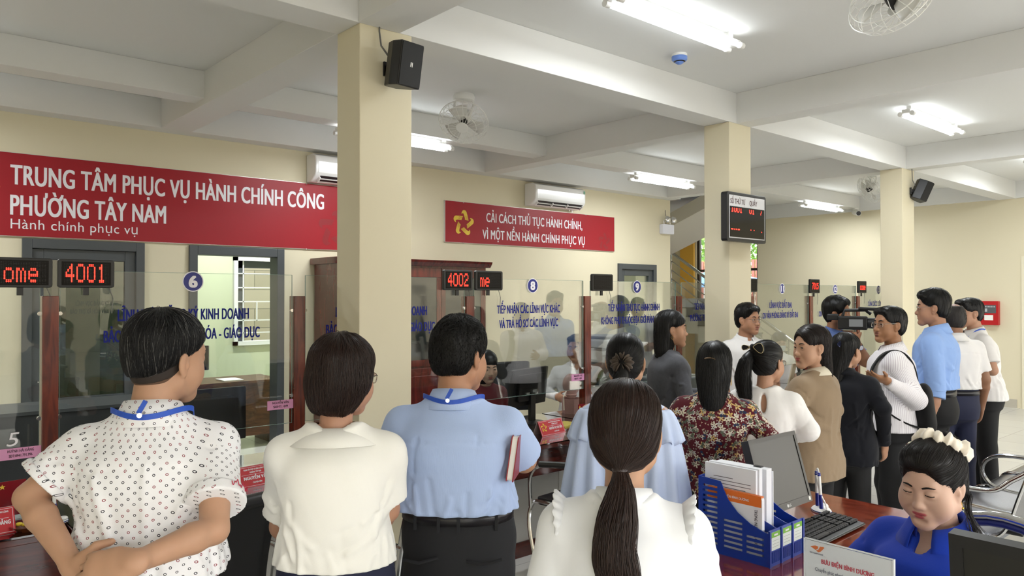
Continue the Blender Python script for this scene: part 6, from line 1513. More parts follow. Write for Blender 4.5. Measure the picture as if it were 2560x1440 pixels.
def stripe_mat():
    m = cloth('shirt_stripes', 'e6e4e6'); t, b, vec = pat(m); s = t.nodes.new('ShaderNodeSeparateXYZ'); t.links.new(vec, s.inputs[0])
    f = nmath(t, 'LESS_THAN', nmath(t, 'FRACT', nmath(t, 'MULTIPLY', s.outputs[0], 105)), 0.2)
    t.links.new(nmix(t, f, lin('e8e6e8'), lin('b9aeb8')), b.inputs['Base Color']); return m
def floral_mat():
    m = cloth('blouse_floral', '5a1a22'); t, b, vec = pat(m); col = lin('571822')
    for sc, rot, off, pet, ca, cb, rad, cut in ((24, 0.3, (3, 7, 0), 5, 'd9cfb8', 'c9a86a', 0.44, 0.20), (31, 1.1, (11, 2, 0), 5, 'c8c4bc', '8f8f80', 0.42, 0.30), (30, 0.7, (5, 5, 0), 2, '5c6354', '2a3350', 0.46, 0.45), (70, 0.2, (1, 9, 0), 3, 'd8c8a8', 'd0c0b0', 0.30, 0.55)):
        p, v = vor(t, vec, sc, rot, 0.85, off); d = t.nodes.new('ShaderNodeVectorMath'); d.operation = 'SUBTRACT'; t.links.new(p, d.inputs[0]); t.links.new(v.outputs['Position'], d.inputs[1])
        s = t.nodes.new('ShaderNodeSeparateXYZ'); t.links.new(d.outputs[0], s.inputs[0]); cc = t.nodes.new('ShaderNodeSeparateColor'); t.links.new(v.outputs['Color'], cc.inputs[0])
        th = nmath(t, 'ADD', nmath(t, 'ARCTAN2', s.outputs[1], s.outputs[0]), nmath(t, 'MULTIPLY', cc.outputs[2], 6.28))
        rr = nmath(t, 'MULTIPLY', nmath(t, 'MULTIPLY_ADD', nmath(t, 'COSINE', nmath(t, 'MULTIPLY', th, pet)), 0.33, 0.62), rad)
        f = nmath(t, 'MULTIPLY', nmath(t, 'LESS_THAN', v.outputs['Distance'], rr), nmath(t, 'GREATER_THAN', cc.outputs[1], cut))
        q = nmix(t, nmath(t, 'GREATER_THAN', cc.outputs[0], 0.6), lin(ca), lin(cb))
        q = nmix(t, nmath(t, 'LESS_THAN', v.outputs['Distance'], 0.07), q, lin('5a4a30'))
        col = nmix(t, f, col, q)
    t.links.new(col, b.inputs['Base Color']); return m
LAN = mat('lanyard_blue', '1f4fb8', 0.5); MGL = mat('spectacle_metal', 'b9b4ae', 0.2, 1.0)
def at(px, k): v = PX(px, 740, k); return (v[0], v[1])
def ray(px): v = PX(px, 740, 1); return math.degrees(math.atan2(v[0], v[1]))
BELT = mat('belt_black', '17151a', 0.35)
# 1 --- man in the dotted shirt, hands behind his back
p = Person('man from behind in a white shirt with small ring dots, hands clasped behind his back', at(372, 1.90), ray(372)+14, H=1.665, skin='c79574', lean=0.10, head=(42, -4, 6), hb=0.005, visible_face=True, hh=0.0035,
    build=dict(sh=0.157, chest=0.158, depth=0.115, waist=0.146, hip=0.156, arm=0.86), lips='9d5f52',
    arms=(dict(e=('px', 76, 1242, 1.84), w=('px', 192, 1420, 1.72), h=('px', 330, 1440, 1.68), n=(0.2, 1.0, 0.0), thumb=1, curl=0.5), dict(e=('px', 538, 1322, 1.80), w=('px', 335, 1406, 1.63), h=('px', 190, 1426, 1.64), n=(0.0, 0.9, -0.4), thumb=1, curl=0.35)))
RM = ring_mat(); s1 = p.shirt(RM, fab=True, sleeve=0.70, cuff=0.076, upper=0.062, hem=1.03, ease=0.020, h=0.005, wr=0.0026, blouse=0.018, seed=2, tuck=True, folds=[((-0.10, -0.15, 1.30), (-0.02, -0.16, 1.04), 0.012, 0.007), ((0.02, -0.16, 1.33), (0.03, -0.16, 1.02), 0.010, 0.006), ((0.10, -0.15, 1.22), (0.0, -0.16, 1.03), 0.012, 0.008), ((-0.13, -0.12, 1.16), (-0.05, -0.16, 1.02), 0.012, 0.008), ((0.15, -0.1, 1.26), (0.08, -0.15, 1.08), 0.010, -0.005), ((0.14, -0.09, 1.12), (0.05, -0.16, 1.05), 0.014, 0.009), ((-0.14, -0.10, 1.30), (-0.12, -0.12, 1.12), 0.010, -0.005)])
for a in p.arms:   # turned-up cuffs
    d = (a['e']-a['s']); c0 = a['s']+d*0.60; c1 = a['s']+d*0.735; f = Field(np.minimum(c0, c1)-0.12, np.maximum(c0, c1)+0.12, 0.005); f.cone(c0-d*0.02, c1, 0.0705, 0.0745, cap=True); f.half(c0, -d); V, F = f.mesh(); o = mesh_obj('cuff', V, F, RM, p.root, True)
    T = np.zeros((len(V), 3), np.float32); T[:, 0] = V[:, 0]-V[:, 1]; T[:, 1] = V[:, 2]; o.data.attributes.new('fab', 'FLOAT_VECTOR', 'POINT').data.foreach_set('vector', T.ravel())
ca = p.arms[1]; cd = (ca['e']-ca['s'])/np.linalg.norm(ca['e']-ca['s']); cr = np.array([0.80, -0.60, 0.0]); cr = cr-cd*(cr @ cd); cr = cr/np.linalg.norm(cr); ct = np.cross(cd, cr); c1 = ca['s']+(ca['e']-ca['s'])*0.735-cd*0.022
m = MB(); m.tube([tuple(c1+cr*math.cos(u*0.42)*0.0762+ct*math.sin(u*0.42)*0.0762+cd*(0.006*math.sin(u*9)+0.004*math.sin(u*23))) for u in np.linspace(-1, 1, 60)], 0.0011, n=5); m.build('embroidery', mat('thread_red', 'b02040', 0.7), p.root)
c = p.collar(RM, h=0.036); T = np.array([v.co[:] for v in c.data.vertices], np.float32); T[:, 1] = T[:, 2]; T[:, 2] = 0; c.data.attributes.new('fab', 'FLOAT_VECTOR', 'POINT').data.foreach_set('vector', T.ravel())
p.lanyard(LAN, r=0.087); p.trousers(TRN, waist=1.045); p.belt(BELT, z=1.02); p.shoes(SHO)
m = MB(); a = p.arms[1]; dd = (a['w']-a['e'])/np.linalg.norm(a['w']-a['e']); q = a['s']+(a['e']-a['s'])*0.68
def bowl(f):
    f.ell((0, -0.020, 0.050), (0.083, 0.104, 0.081)); f.ell((0, -0.050, 0.0), (0.070, 0.064, 0.078), k=0.03)
    f.ell((0, 0.122, -0.03), (0.078, 0.088, 0.118), k=0.01, op='sub'); f.half((0, -0.06, -0.028), (0, 0.62, -1), k=0.006)
def fade(f, low=0.0, t=0.0):
    f.ell((0, -0.012, 0.045), (0.0765-t, 0.0955-t, 0.0785)); f.ell((0, -0.03, -0.02), (0.066-t, 0.070-t, 0.075), k=0.02); f.half((0, -0.05, -0.058-low), (0, 0.45, -1), k=0.004); f.ell((0, 0.118, -0.02), (0.085, 0.088, 0.13), k=0.004, op='sub'); f.half((0, 0, 0.05), (0, 0, 1))
    for x in (-1, 1): f.ell((x*0.086, 0.002, -0.014), (0.024, 0.023, 0.038), k=0.004, op='sub')
p.hair(mat('hair_stubble', '2b221d', 0.75), fade, N=0, h=0.004, name='hair_fade', wr=0); p.hair(mat('hair_stubble_short', '5e4636', 0.8), lambda f: fade(f, 0.010, 0.0008), N=0, h=0.004, name='hair_fade', wr=0); p.hair(GRH, bowl, N=5200, L=0.11, h=0.0045, seed=1, off=(-0.002, 0.003), rad=0.00055, wr=0.002)
m = MB(); m.tube([p.arms[1]['w']+np.array((-0.05, 0.02, -0.02)), p.arms[1]['w']+np.array((-0.05, 0.02, -0.10))], 0.0055, n=8); t = m.build('pen', PEN_B, None, smooth=True); t.matrix_world = p.root.matrix_basis; tag(t, 'blue pen held behind the back of the man in the dotted shirt', 'pen')
# 2 --- woman in the cream blouse
p = Person('woman from behind in a cream short-sleeved blouse with a flat collar and brown bob', at(842, 2.10), ray(830)+8, H=1.60, fem=True, skin='c08a6c', head=(30, -5, 2), hs=0.96, hb=0.005, hh=0.004, build=dict(sh=0.142, chest=0.146, waist=0.150, hip=0.168, depth=0.112, bust=0.03, arm=1.08),
    arms=(dict(e=(-0.165, 0.10, 1.04), w=(-0.05, 0.26, 1.00)), dict(e=('px', 968, 1272, 2.14), w=('px', 925, 1330, 2.40))))
CR = cloth('blouse_cream', 'f1f0e9', 0.6, 0.12, 600); p.shirt(CR, name='blouse', hem=1.035, sleeve=0.78, cuff=0.062, upper=0.056, ease=0.018, flare=0.004, h=0.005, wr=0.0018, seed=5, neck_r=0.052, folds=[((0.15, -0.08, 1.15), (-0.02, -0.15, 1.08), 0.014, -0.006), ((0.14, -0.08, 1.20), (0.02, -0.15, 1.15), 0.012, -0.004), ((0.13, -0.1, 1.08), (-0.05, -0.15, 1.02), 0.015, 0.005), ((-0.12, -0.12, 1.22), (-0.06, -0.15, 1.05), 0.014, 0.005)])
p.collar(CR, r=0.064, h=0.010, drop=0.055, gap=25, spread=0.050, flare=0.012, z=1.420)
p.trousers(TRN, waist=1.07, hipadd=0.002); p.shoes(SHO)
def bob(f):
    f.ell((0, -0.018, 0.048), (0.090, 0.112, 0.087)); f.ell((0, -0.028, -0.015), (0.097, 0.098, 0.074), k=0.03); f.ell((0, -0.050, -0.075), (0.068, 0.062, 0.060), k=0.045)
    f.ell((0, 0.135, -0.04), (0.082, 0.108, 0.130), k=0.012, op='sub'); f.half((0, -0.04, -0.122), (0, -0.20, -1), k=0.01)
    for x in (-1, 1): f.ell((x*0.090, 0.055, -0.10), (0.035, 0.07, 0.06), k=0.012, op='sub'); f.ell((x*0.085, -0.02, -0.125), (0.035, 0.05, 0.045), k=0.012, op='sub')
p.hair(BRH, bob, N=4600, L=0.15, h=0.005, seed=2, off=(-0.002, 0.003), rad=0.0006, ext=(0.16, 0.2, 0.2, 0.17)); p.glasses(MGL)
# 3 --- man in the light blue shirt
p = Person('man from behind in a light-blue short-sleeved shirt and belted charcoal trousers', at(1150, 2.40), ray(1152)+8, H=1.635, skin='bd8562', head=(32, -4, 1), slean=-0.035, hs=0.96, hb=0.005, hh=0.0035, build=dict(sh=0.170, chest=0.172, depth=0.128, waist=0.168, hip=0.170, arm=1.04), lips='9d5f52',
    arms=(dict(e=(-0.270, 0.03, 1.085), w=(-0.06, 0.24, 1.06)), dict(e=('px', 1310, 1150, 2.50), w=('px', 1250, 1145, 2.72))))
LB = cloth('shirt_light_blue', 'b0c4ea', 0.8, 0.3, 420, stretch=(1, 1, 0.06)); p.shirt(LB, hem=1.085, sleeve=0.80, cuff=0.070, upper=0.056, ease=0.018, blouse=0.016, tuck=True, h=0.005, wr=0.0022, seed=8, folds=[((0.09, -0.14, 1.33), (0.075, -0.15, 1.27), 0.008, -0.006), ((-0.10, -0.14, 1.32), (-0.115, -0.14, 1.22), 0.009, -0.006), ((0.02, -0.16, 1.10), (0.035, -0.16, 1.03), 0.010, -0.010), ((-0.05, -0.16, 1.09), (-0.035, -0.16, 1.03), 0.010, -0.009), ((0.11, -0.13, 1.10), (0.09, -0.15, 1.03), 0.010, -0.008), ((-0.12, -0.12, 1.10), (-0.10, -0.14, 1.03), 0.010, -0.008), ((0.15, -0.08, 1.28), (0.12, -0.13, 1.12), 0.014, -0.006)])
p.collar(LB, h=0.036); p.lanyard(LAN, r=0.088)
p.trousers(TRG, waist=1.095, h=0.006); b = p.belt(BELT, z=1.072)
rx, ry, c, zz = p.belt_dim
for x in (-0.045, 0.015, 0.125, -0.12): m = MB(); y = c[1]-ry*(1-abs((x-c[0])/rx)**2.3)**(1/2.3)-0.006; m.box(x-0.005, x+0.005, y-0.003, y+0.002, zz-0.035, zz+0.024); m.build('belt_loop', TRG, b, bevel=0.001)
for x in (-0.10, 0.09): m = MB(); y = -p.b['depth']*p.s*1.08-0.022; m.tube([(x-0.05, y+0.012, zz-0.115), (x, y, zz-0.120), (x+0.055, y+0.012, zz-0.108)], 0.005, n=6); m.build('pocket_welt', TRG, b, smooth=True)
p.shoes(SHO); p.hair(BH, hair_short(thick=0.011, side=0.8, nape=-0.060, top=0.008), N=5000, L=0.035, h=0.0045, seed=3, off=(-0.001, 0.005), rad=0.0006, jit=0.9, wr=0.003, wf=70)
t = thing('notebook', 'dark-red notebook with white pages under the arm of the man in light blue', 'notebook', tuple(PX(1281, 1152, 2.29)), -math.radians(ray(1152)+2)); R = Matrix.Rotation(math.radians(8), 4, 'Y') @ Matrix.Rotation(math.radians(-10), 4, 'Z')
for nm, a, b_, mm in (('cover', -0.011, -0.008, mat('notebook_red', '8f1426', 0.35)), ('cover', 0.008, 0.011, mat('notebook_red', '8f1426', 0.35)), ('page', -0.008, 0.008, mat('paper', 'f0eee8', 0.8))):
    m = MB(); e = 0.0 if nm == 'cover' else 0.003; m.rbox(a, b_, e-0.01, 0.16-e, -0.062+e, 0.075-e, 0.008, axis='x'); m.xf(R); m.build(nm, mm, t)
# 4 --- woman with the low ponytail, nearest the camera
p = Person('woman from behind in a white ruffle-shouldered blouse with a long brown ponytail', at(1560, 1.64), ray(1560)+2, H=1.515, fem=True, skin='c99775', head=(6, -8, 0), hb=0.005, hh=0.004, build=dict(sh=0.142, chest=0.140, waist=0.135, hip=0.17, depth=0.105, arm=1.0))
WBL = cloth('blouse_white', 'e9ebee', 0.55, 0.1, 700); p.shirt(WBL, name='blouse', long=True, hem=0.95, upper=0.062, midsleeve=0.066, puff=0.006, ease=0.018, h=0.005, wr=0.0022, seed=12, neck_z=1.43, neck_r=0.050, folds=[((-0.155, -0.06, 1.33), (-0.15, -0.10, 1.05), 0.012, -0.010), ((0.155, -0.06, 1.33), (0.15, -0.10, 1.05), 0.012, -0.010), ((-0.10, -0.13, 1.25), (-0.12, -0.13, 1.0), 0.02, 0.006), ((0.10, -0.13, 1.25), (0.12, -0.13, 1.0), 0.02, 0.006)])
p.collar(WBL, r=0.060, h=0.030, drop=0.020, gap=6, spread=0.010, z=1.432)
for a in p.arms:   # gathered ruffle along each shoulder seam
    V = []; n = 72; sx = a['sx']; c = a['s']+np.array([-sx*0.004, 0.0, 0.006])
    for i in range(n+1):
        an = math.radians(-125+250*i/n); w_ = 0.026+0.002*math.sin(i*1.1); r0 = 0.060*p.s
        dr = np.array([0.0, -math.sin(an), math.cos(an)])
        for u in (0.0, 0.5, 1.0): V.append(c+dr*(r0+0.012*u+0.0035*u*math.sin(i*1.1+1))+np.array([sx*(w_*u*math.sin(math.pi*(i+2)/(n+4))**0.5), 0, 0])+np.array([0, 0, 0.006*u]))
    F = [(i*3+j, i*3+j+1, (i+1)*3+j+1, (i+1)*3+j) for i in range(n) for j in (0, 1)]; o = mesh_obj('ruffle', V, F, WBL, p.root, True); md = o.modifiers.new('t', 'SOLIDIFY'); md.thickness = 0.003
p.skirt(TRB); p.shoes(SHO)
TIE = (0, -0.098, -0.078)
def lowpony(f):
    f.ell((0, -0.016, 0.046), (0.085, 0.108, 0.086)); f.ell((0, -0.036, -0.01), (0.080, 0.078, 0.082), k=0.03); f.cone((0, -0.070, -0.035), TIE, 0.055, 0.014, k=0.03)
    f.ell((0, 0.128, -0.035), (0.078, 0.095, 0.122), k=0.012, op='sub'); f.half((0, -0.05, -0.10), (0, 0.15, -1), k=0.01)
    for x in (-1, 1): f.ell((x*0.094, 0.012, -0.020), (0.026, 0.026, 0.038), k=0.008, op='sub'); f.ell((x*0.07, 0.03, -0.09), (0.045, 0.06, 0.05), k=0.01, op='sub')
HB4 = hair_mat('dark_brown2', '281a15', 0.3)
def pony_flow(p, tie):
    c = p.H(tie)
    def fl(P):
        d = c-P; L = np.linalg.norm(d, axis=1, keepdims=True); q = ((P-p.hT) @ p.Rh)/p.hs; top = np.clip((q[:, 1:2]+0.02)/0.06, 0, 1)
        return d/(L+1e-6)*(1-0.5*top)+top*(p.Rh @ np.array([0, -1.0, 0.2]))
    return fl
ho = p.hair(HB4, lowpony, flow=pony_flow(p, TIE), N=6000, L=0.16, steps=12, h=0.005, seed=4, off=(-0.002, 0.0015), rad=0.00055, jit=0.04, wr=0.0008, ext=(0.16, 0.22, 0.22, 0.17))
def pony_flow17(p, tie):
    c = p.H(tie)
    def fl(P):
        d = c-P; return d/(np.linalg.norm(d, axis=1, keepdims=True)+1e-6)
    return fl
def ponytail(p, start, path, rads, m, N, seed, parent, wave=0.012, rad=0.0006, name='ponytail', base=0.85, steps=26, flat=1.0):
    """hanging tail: path and radii in person coordinates"""
    P = np.array(path, float); R_ = np.array(rads, float); u = np.linspace(0, 1, len(P)); uu = np.linspace(0, 1, steps)
    C = np.stack([np.interp(uu, u, P[:, i]) for i in range(3)], 1); K = np.array([0.25, 0.5, 0.25])
    for _ in range(2): C[1:-1] = 0.25*C[:-2]+0.5*C[1:-1]+0.25*C[2:]
    rr = np.interp(uu, u, R_)
    lo = C.min(0)-0.08; hi = C.max(0)+0.08; f = Field(lo, hi, 0.006)
    for i in range(steps-1): f.cone(C[i], C[i+1], rr[i]*base, rr[i+1]*base, k=0.004, flat=((0, 1, 0), flat))
    f.wrinkle(0.003, 60, seed, axis=(1, 1, 0.12)); V, F = f.mesh(); o = mesh_obj(name, V, F, m, parent, True)
    rng = np.random.RandomState(seed); a = rng.uniform(0, 2*math.pi, N); q = np.sqrt(rng.uniform(0.45, 1.1, N)); ph = rng.uniform(0, 6.28, N); fr = rng.uniform(0.8, 1.3, N)
    pts = np.zeros((N, steps, 3))
    for i in range(steps):
        tw = a+0.7*uu[i]*np.sin(ph); wv = wave*uu[i]**0.7*np.sin(ph*0.35+uu[i]*9*fr)
        pts[:, i, 0] = C[i, 0]+rr[i]*q*np.cos(tw)+wv*0.6; pts[:, i, 1] = C[i, 1]+rr[i]*q*np.sin(tw)*flat+wv*0.3*np.cos(ph); pts[:, i, 2] = C[i, 2]+rng.uniform(-0.004, 0.004, N)*(i > 0)
    r = rad*np.linspace(1, 0.4, steps)[None, :]*rng.uniform(0.7, 1.2, (N, 1)); curves_obj('hair_strand', pts, r, m, o); return o
T0 = p.H(TIE); s = p.s
ponytail(p, T0, [T0, T0+(0.002, -0.022, -0.045), T0+(-0.004, -0.042, -0.10), T0+(-0.006, -0.056, -0.17), T0+(0.008, -0.064, -0.24), T0+(0.004, -0.064, -0.31), T0+(-0.012, -0.062, -0.39), T0+(-0.006, -0.056, -0.47)], [0.012, 0.026, 0.038, 0.041, 0.031, 0.030, 0.040, 0.026], HB4, 2600, 6, ho, wave=0.022)
m = MB(); m.lathe([(0.014, -0.006), (0.0175, 0), (0.014, 0.006)], 18, (0, 0, 0)); m.xf(Matrix.Translation(Vector(T0)) @ Matrix.Rotation(0.35, 4, 'X')); m.build('hair_tie', mat('hair_tie', '3a3030', 0.4), ho, smooth=True)
# 5 --- woman in the pale-blue ruffled blouse
p = Person('woman from behind in a pale-blue ruffled blouse, hair tied with a grey-brown scrunchie', at(1562, 3.02), ray(1560)+2, H=1.55, fem=True, skin='c99775', head=(6, -3, 0), hb=0.007, hh=0.005, build=dict(sh=0.148, chest=0.146, waist=0.13, hip=0.165))
PB = cloth('blouse_pale_blue', 'c2d1ee', 0.6, 0.15, 500); p.shirt(PB, name='blouse', hem=0.93, sleeve=0.0, ease=0.02, h=0.007, wr=0.004, seed=20, flare=0.02)
for a in p.arms:   # flutter sleeves in two tiers
    sx = a['sx']
    for tier, (L, ex, z0) in enumerate(((0.13, 0.055, 0.0), (0.42, 0.09, -0.02))):
        V = []; n = 48; m_ = 10; c = a['s']+np.array([-sx*0.02, 0, 0.03+z0])
        for i in range(n+1):
            an = math.radians(-115+230*i/n)
            for j in range(m_+1):
                u = j/m_; r = 0.050+ex*u**0.6*(1+0.25*math.sin(i*0.9+tier)*u); dr = np.array([sx*math.cos(an), -math.sin(an)])
                V.append((c[0]+dr[0]*r, c[1]+dr[1]*r*0.95, c[2]-L*u**1.3*(0.85+0.15*math.cos(an))+0.01*math.sin(i*0.9)*u))
        F = [(i*(m_+1)+j, i*(m_+1)+j+1, (i+1)*(m_+1)+j+1, (i+1)*(m_+1)+j) for i in range(n) for j in range(m_)]; o = mesh_obj('flutter_sleeve', V, F, PB, p.root, True); md = o.modifiers.new('t', 'SOLIDIFY'); md.thickness = 0.002
p.trousers(TRB, waist=1.0); p.shoes(SHO)
TIE = (0, -0.118, 0.0)
def midpony(f):
    f.ell((0, -0.016, 0.046), (0.080, 0.104, 0.083)); f.ell((0, -0.036, -0.01), (0.075, 0.074, 0.075), k=0.03); f.cone((0, -0.08, 0.01), TIE, 0.05, 0.016, k=0.03)
    f.ell((0, 0.128, -0.035), (0.078, 0.095, 0.122), k=0.012, op='sub'); f.half((0, -0.05, -0.085), (0, 0.15, -1), k=0.01)
    for x in (-1, 1): f.ell((x*0.094, 0.012, -0.020), (0.028, 0.026, 0.038), k=0.008, op='sub'); f.ell((x*0.07, 0.03, -0.09), (0.045, 0.06, 0.05), k=0.01, op='sub')
ho = p.hair(BH, midpony, flow=pony_flow(p, TIE), N=2500, L=0.13, h=0.006, seed=9, off=(-0.002, 0.001), rad=0.0007, jit=0.04, wr=0.0006)
T0 = p.H(TIE); ponytail(p, T0, [T0, T0+(0, -0.03, -0.05), T0+(0, -0.03, -0.18), T0+(0, -0.02, -0.36)], [0.016, 0.03, 0.036, 0.02], BH, 700, 7, ho)
def scrunchie(p, c, R, r, m, parent, tilt=0.6, n=110, ax='X'):
    path = []; V = []
    for i in range(n):
        a = 2*math.pi*i/n; rr = r*(1+0.26*math.sin(i*0.86)+0.14*math.sin(i*1.37)); RR = R*(1+0.07*math.sin(i*0.63))
        for k in range(8):
            b = 2*math.pi*k/8; V.append((( RR+rr*math.cos(b))*math.cos(a), (RR+rr*math.cos(b))*math.sin(a), rr*1.25*math.sin(b)+0.28*r*math.sin(i*0.52)))
    F = [(i*8+k, ((i+1) % n)*8+k, ((i+1) % n)*8+(k+1) % 8, i*8+(k+1) % 8) for i in range(n) for k in range(8)]
    M = Matrix.Translation(Vector(c)) @ Matrix(p.Rh.tolist()).to_4x4() @ Matrix.Rotation(tilt, 4, ax); V = [tuple(M @ Vector(v)) for v in V]
    return mesh_obj('scrunchie', V, F, m, parent, True)
scrunchie(p, p.H((0, -0.122, -0.002)), 0.026, 0.016, cloth('scrunchie_taupe', '4d4238', 0.7), ho, tilt=1.2)
# 6 --- woman in the grey blazer
p = Person('woman in a grey blazer with long black hair, in profile facing right', at(1676, 4.85), ray(1672)+68, H=1.605, fem=True, skin='b98563', head=(18, 0, 0), lips='9c4a46', hh=0.004, build=dict(sh=0.15, chest=0.15),
    arms=(dict(e=(-0.21, 0.03, 1.06), w=(-0.10, 0.26, 1.06)), dict(e=(0.21, 0.02, 1.06), w=(0.12, 0.26, 1.06))))
GB = cloth('blazer_grey', '4c4d52', 0.9, 0.4, 300, var=0.08, vscale=60); p.shirt(GB, name='blazer', long=True, hem=0.80, ease=0.024, upper=0.062, midsleeve=0.056, cuffr=0.042, wr=0.003, seed=31, vneck=0.12); p.collar(GB, r=0.066, h=0.02, drop=0.06, spread=0.02, gap=30); p.trousers(TRB, waist=0.98); p.shoes(SHO)
p.hair(BH, hair_long([(0.02, 0, -0.035, 0.084, 0.078), (-0.07, 0, -0.050, 0.082, 0.062), (-0.15, 0, -0.060, 0.088, 0.05), (-0.225, 0, -0.055, 0.07, 0.035)], cap=(0.084, 0.106, 0.086), ear=True), flow=from_part_flow(p), N=1500, L=0.16, h=0.006, seed=11, ext=(0.17, 0.22, 0.30, 0.17), rad=0.0008)
m = MB(); m.tube([p.H((0.083, -0.002, -0.040)), p.H((0.086, 0.008, -0.055)), p.H((0.085, -0.004, -0.068)), p.H((0.083, -0.014, -0.052))], 0.0015, n=6, closed=True); m.build('earring', mat('gold', 'c9a14a', 0.25, 1.0), p.root, smooth=True)
# 7 --- woman in the floral blouse
p = Person('woman from behind in a maroon floral blouse with long black hair clipped back', at(1786, 3.55), ray(1790)+4, H=1.48, fem=True, skin='bf8c6c', head=(4, -4, 0), hh=0.005, build=dict(sh=0.162, chest=0.160, waist=0.150, hip=0.17, depth=0.115),
    arms=(dict(e=(-0.27, -0.03, 1.00), w=(-0.20, 0.12, 0.82)), dict(e=(0.27, -0.02, 1.02), w=(0.17, 0.18, 0.95))))
p.shirt(floral_mat(), name='blouse', fab=True, sleeve=1.0, upper=0.062, cuff=0.062, hem=0.84, ease=0.02, wr=0.003, seed=40, neck_r=0.052); p.trousers(TRB, waist=0.98, hipadd=0.01); p.shoes(SHO)
ho = p.hair(BH, hair_long([(0.04, 0, -0.04, 0.084, 0.075), (-0.06, 0, -0.065, 0.082, 0.06), (-0.15, 0, -0.085, 0.062, 0.045), (-0.24, 0, -0.095, 0.046, 0.035), (-0.30, 0.005, -0.095, 0.03, 0.02)], cap=(0.086, 0.106, 0.087)), N=1800, L=0.18, h=0.006, seed=13, ext=(0.17, 0.25, 0.36, 0.17), rad=0.0008)
m = MB(); m.tube([p.H((-0.012+0.03*math.cos(a), -0.123, 0.032+0.012*math.sin(a))) for a in np.linspace(0.3, 2.6, 8)], 0.003, n=6); m.build('hair_clip', mat('clip_bronze', '6a5236', 0.35), ho, smooth=True)
m = MB(); m.tube([p.H((0.082, -0.004, -0.042)), p.H((0.083, -0.004, -0.10))], 0.0018, n=6); m.build('earring', mat('gold', 'c9a14a', 0.25, 1.0), p.root)
# 8 --- man leaning by the middle column
p = Person('man in a white polo shirt and glasses standing by the middle column', at(1866, 6.0), ray(1866)+152, H=1.63, skin='b98260', head=(-24, 0, 0), hh=0.004, facekw=dict(mouth_open=0.5), lips='8f5348', build=dict(sh=0.165), arms=(dict(e=(-0.22, 0.02, 1.10), w=(-0.12, 0.24, 1.02)), dict(e=(0.235, 0.02, 1.09), w=(0.24, 0.18, 0.90))))
WS = cloth('shirt_white', 'e4e2e0', 0.8, 0.25, 500); p.shirt(WS, hem=0.86, sleeve=0.72, cuff=0.070, wr=0.003, seed=50, vneck=0.05, flare=0.018); p.collar(WS); p.trousers(TRB, waist=1.0); p.shoes(SHO); p.hair(BH, hair_short(thick=0.012, top=0.01, quiff=0.004), N=900, L=0.05, h=0.006, seed=14, rad=0.0008, jit=0.5, wr=0.003); p.glasses(MGL)
# 9 --- woman with the black bow
p = Person('woman from behind in a white keyhole-back blouse with a black bow in her ponytail', at(1912, 3.88), ray(1930)+4, H=1.47, fem=True, skin='c08c6c', head=(30, -3, 0), hh=0.005, build=dict(sh=0.148, chest=0.148, waist=0.14, hip=0.165), arms=(dict(e=(-0.205, 0.02, 1.03), w=(-0.10, 0.20, 0.98)), dict(e=(0.205, -0.01, 1.03), w=(0.12, 0.19, 0.95))))
p.shirt(cloth('blouse_white9', 'e9e8e6', 0.6, 0.12, 600), name='blouse', long=True, hem=0.86, upper=0.064, midsleeve=0.062, puff=0.004, ease=0.02, wr=0.003, seed=60, keyhole=True, neck_r=0.050); p.trousers(TRB, waist=0.96); p.shoes(SHO)
TIE = (-0.045, -0.108, 0.045)
def hip(f):
    f.ell((0, -0.016, 0.046), (0.083, 0.104, 0.084)); f.ell((0, -0.036, -0.01), (0.077, 0.074, 0.078), k=0.03); f.cone((-0.03, -0.08, 0.03), TIE, 0.05, 0.02, k=0.03)
    f.ell((0, 0.128, -0.035), (0.078, 0.095, 0.122), k=0.012, op='sub'); f.half((0, -0.05, -0.085), (0, 0.15, -1), k=0.01)
    for x in (-1, 1): f.ell((x*0.094, 0.012, -0.020), (0.028, 0.026, 0.038), k=0.008, op='sub')
ho = p.hair(BH, hip, flow=pony_flow(p, TIE), N=1200, L=0.12, h=0.006, seed=15, off=(-0.002, 0.001), rad=0.0008, jit=0.05, wr=0.0006)
T0 = p.H(TIE); ponytail(p, T0, [T0, T0+(-0.02, -0.03, -0.03), T0+(-0.035, -0.03, -0.12), T0+(-0.03, -0.03, -0.21), T0+(0.0, -0.03, -0.27)], [0.02, 0.032, 0.040, 0.034, 0.012], BH, 700, 8, ho)
V = []; BOW = cloth('bow_black', '101012', 0.5); GOLDC = mat('bow_edge', 'cdbb8a', 0.5); bo = None
def bow_loop(sx):
    pts = []
    for i in range(21): a = 2*math.pi*i/20; r = 0.5-0.5*math.cos(a); pts.append((sx*(0.010+(0.058 if sx > 0 else 0.050)*r), (0.026 if sx > 0 else 0.014)*math.sin(a)*(0.35+r)-0.012*r*(sx > 0)))
    return pts
M = Matrix.Translation(Vector(p.H((-0.03, -0.115, 0.085)))) @ Matrix(p.Rh.tolist()).to_4x4() @ Matrix.Rotation(-0.10, 4, 'Y')
for sx in (-1, 1):
    pts = bow_loop(sx); m = MB(); m.prism(pts[:-1], -0.006, 0.006, 'y'); m.xf(M); o = m.build('bow_loop', BOW, ho, bevel=0.003); m = MB(); m.tube([(x, -0.008, z) for x, z in pts[:-1]], 0.0013, n=5, closed=True); m.xf(M); m.build('bow_piping', GOLDC, o, smooth=True) if False else m.build('bow_piping', GOLDC, ho, smooth=True)
m = MB(); m.ball((0, 0, 0), 0.015, 0.012, 0.017); m.xf(M); m.build('bow_knot', BOW, ho, smooth=True); p.glasses(mat('spectacle_dark', '2a201c', 0.3))
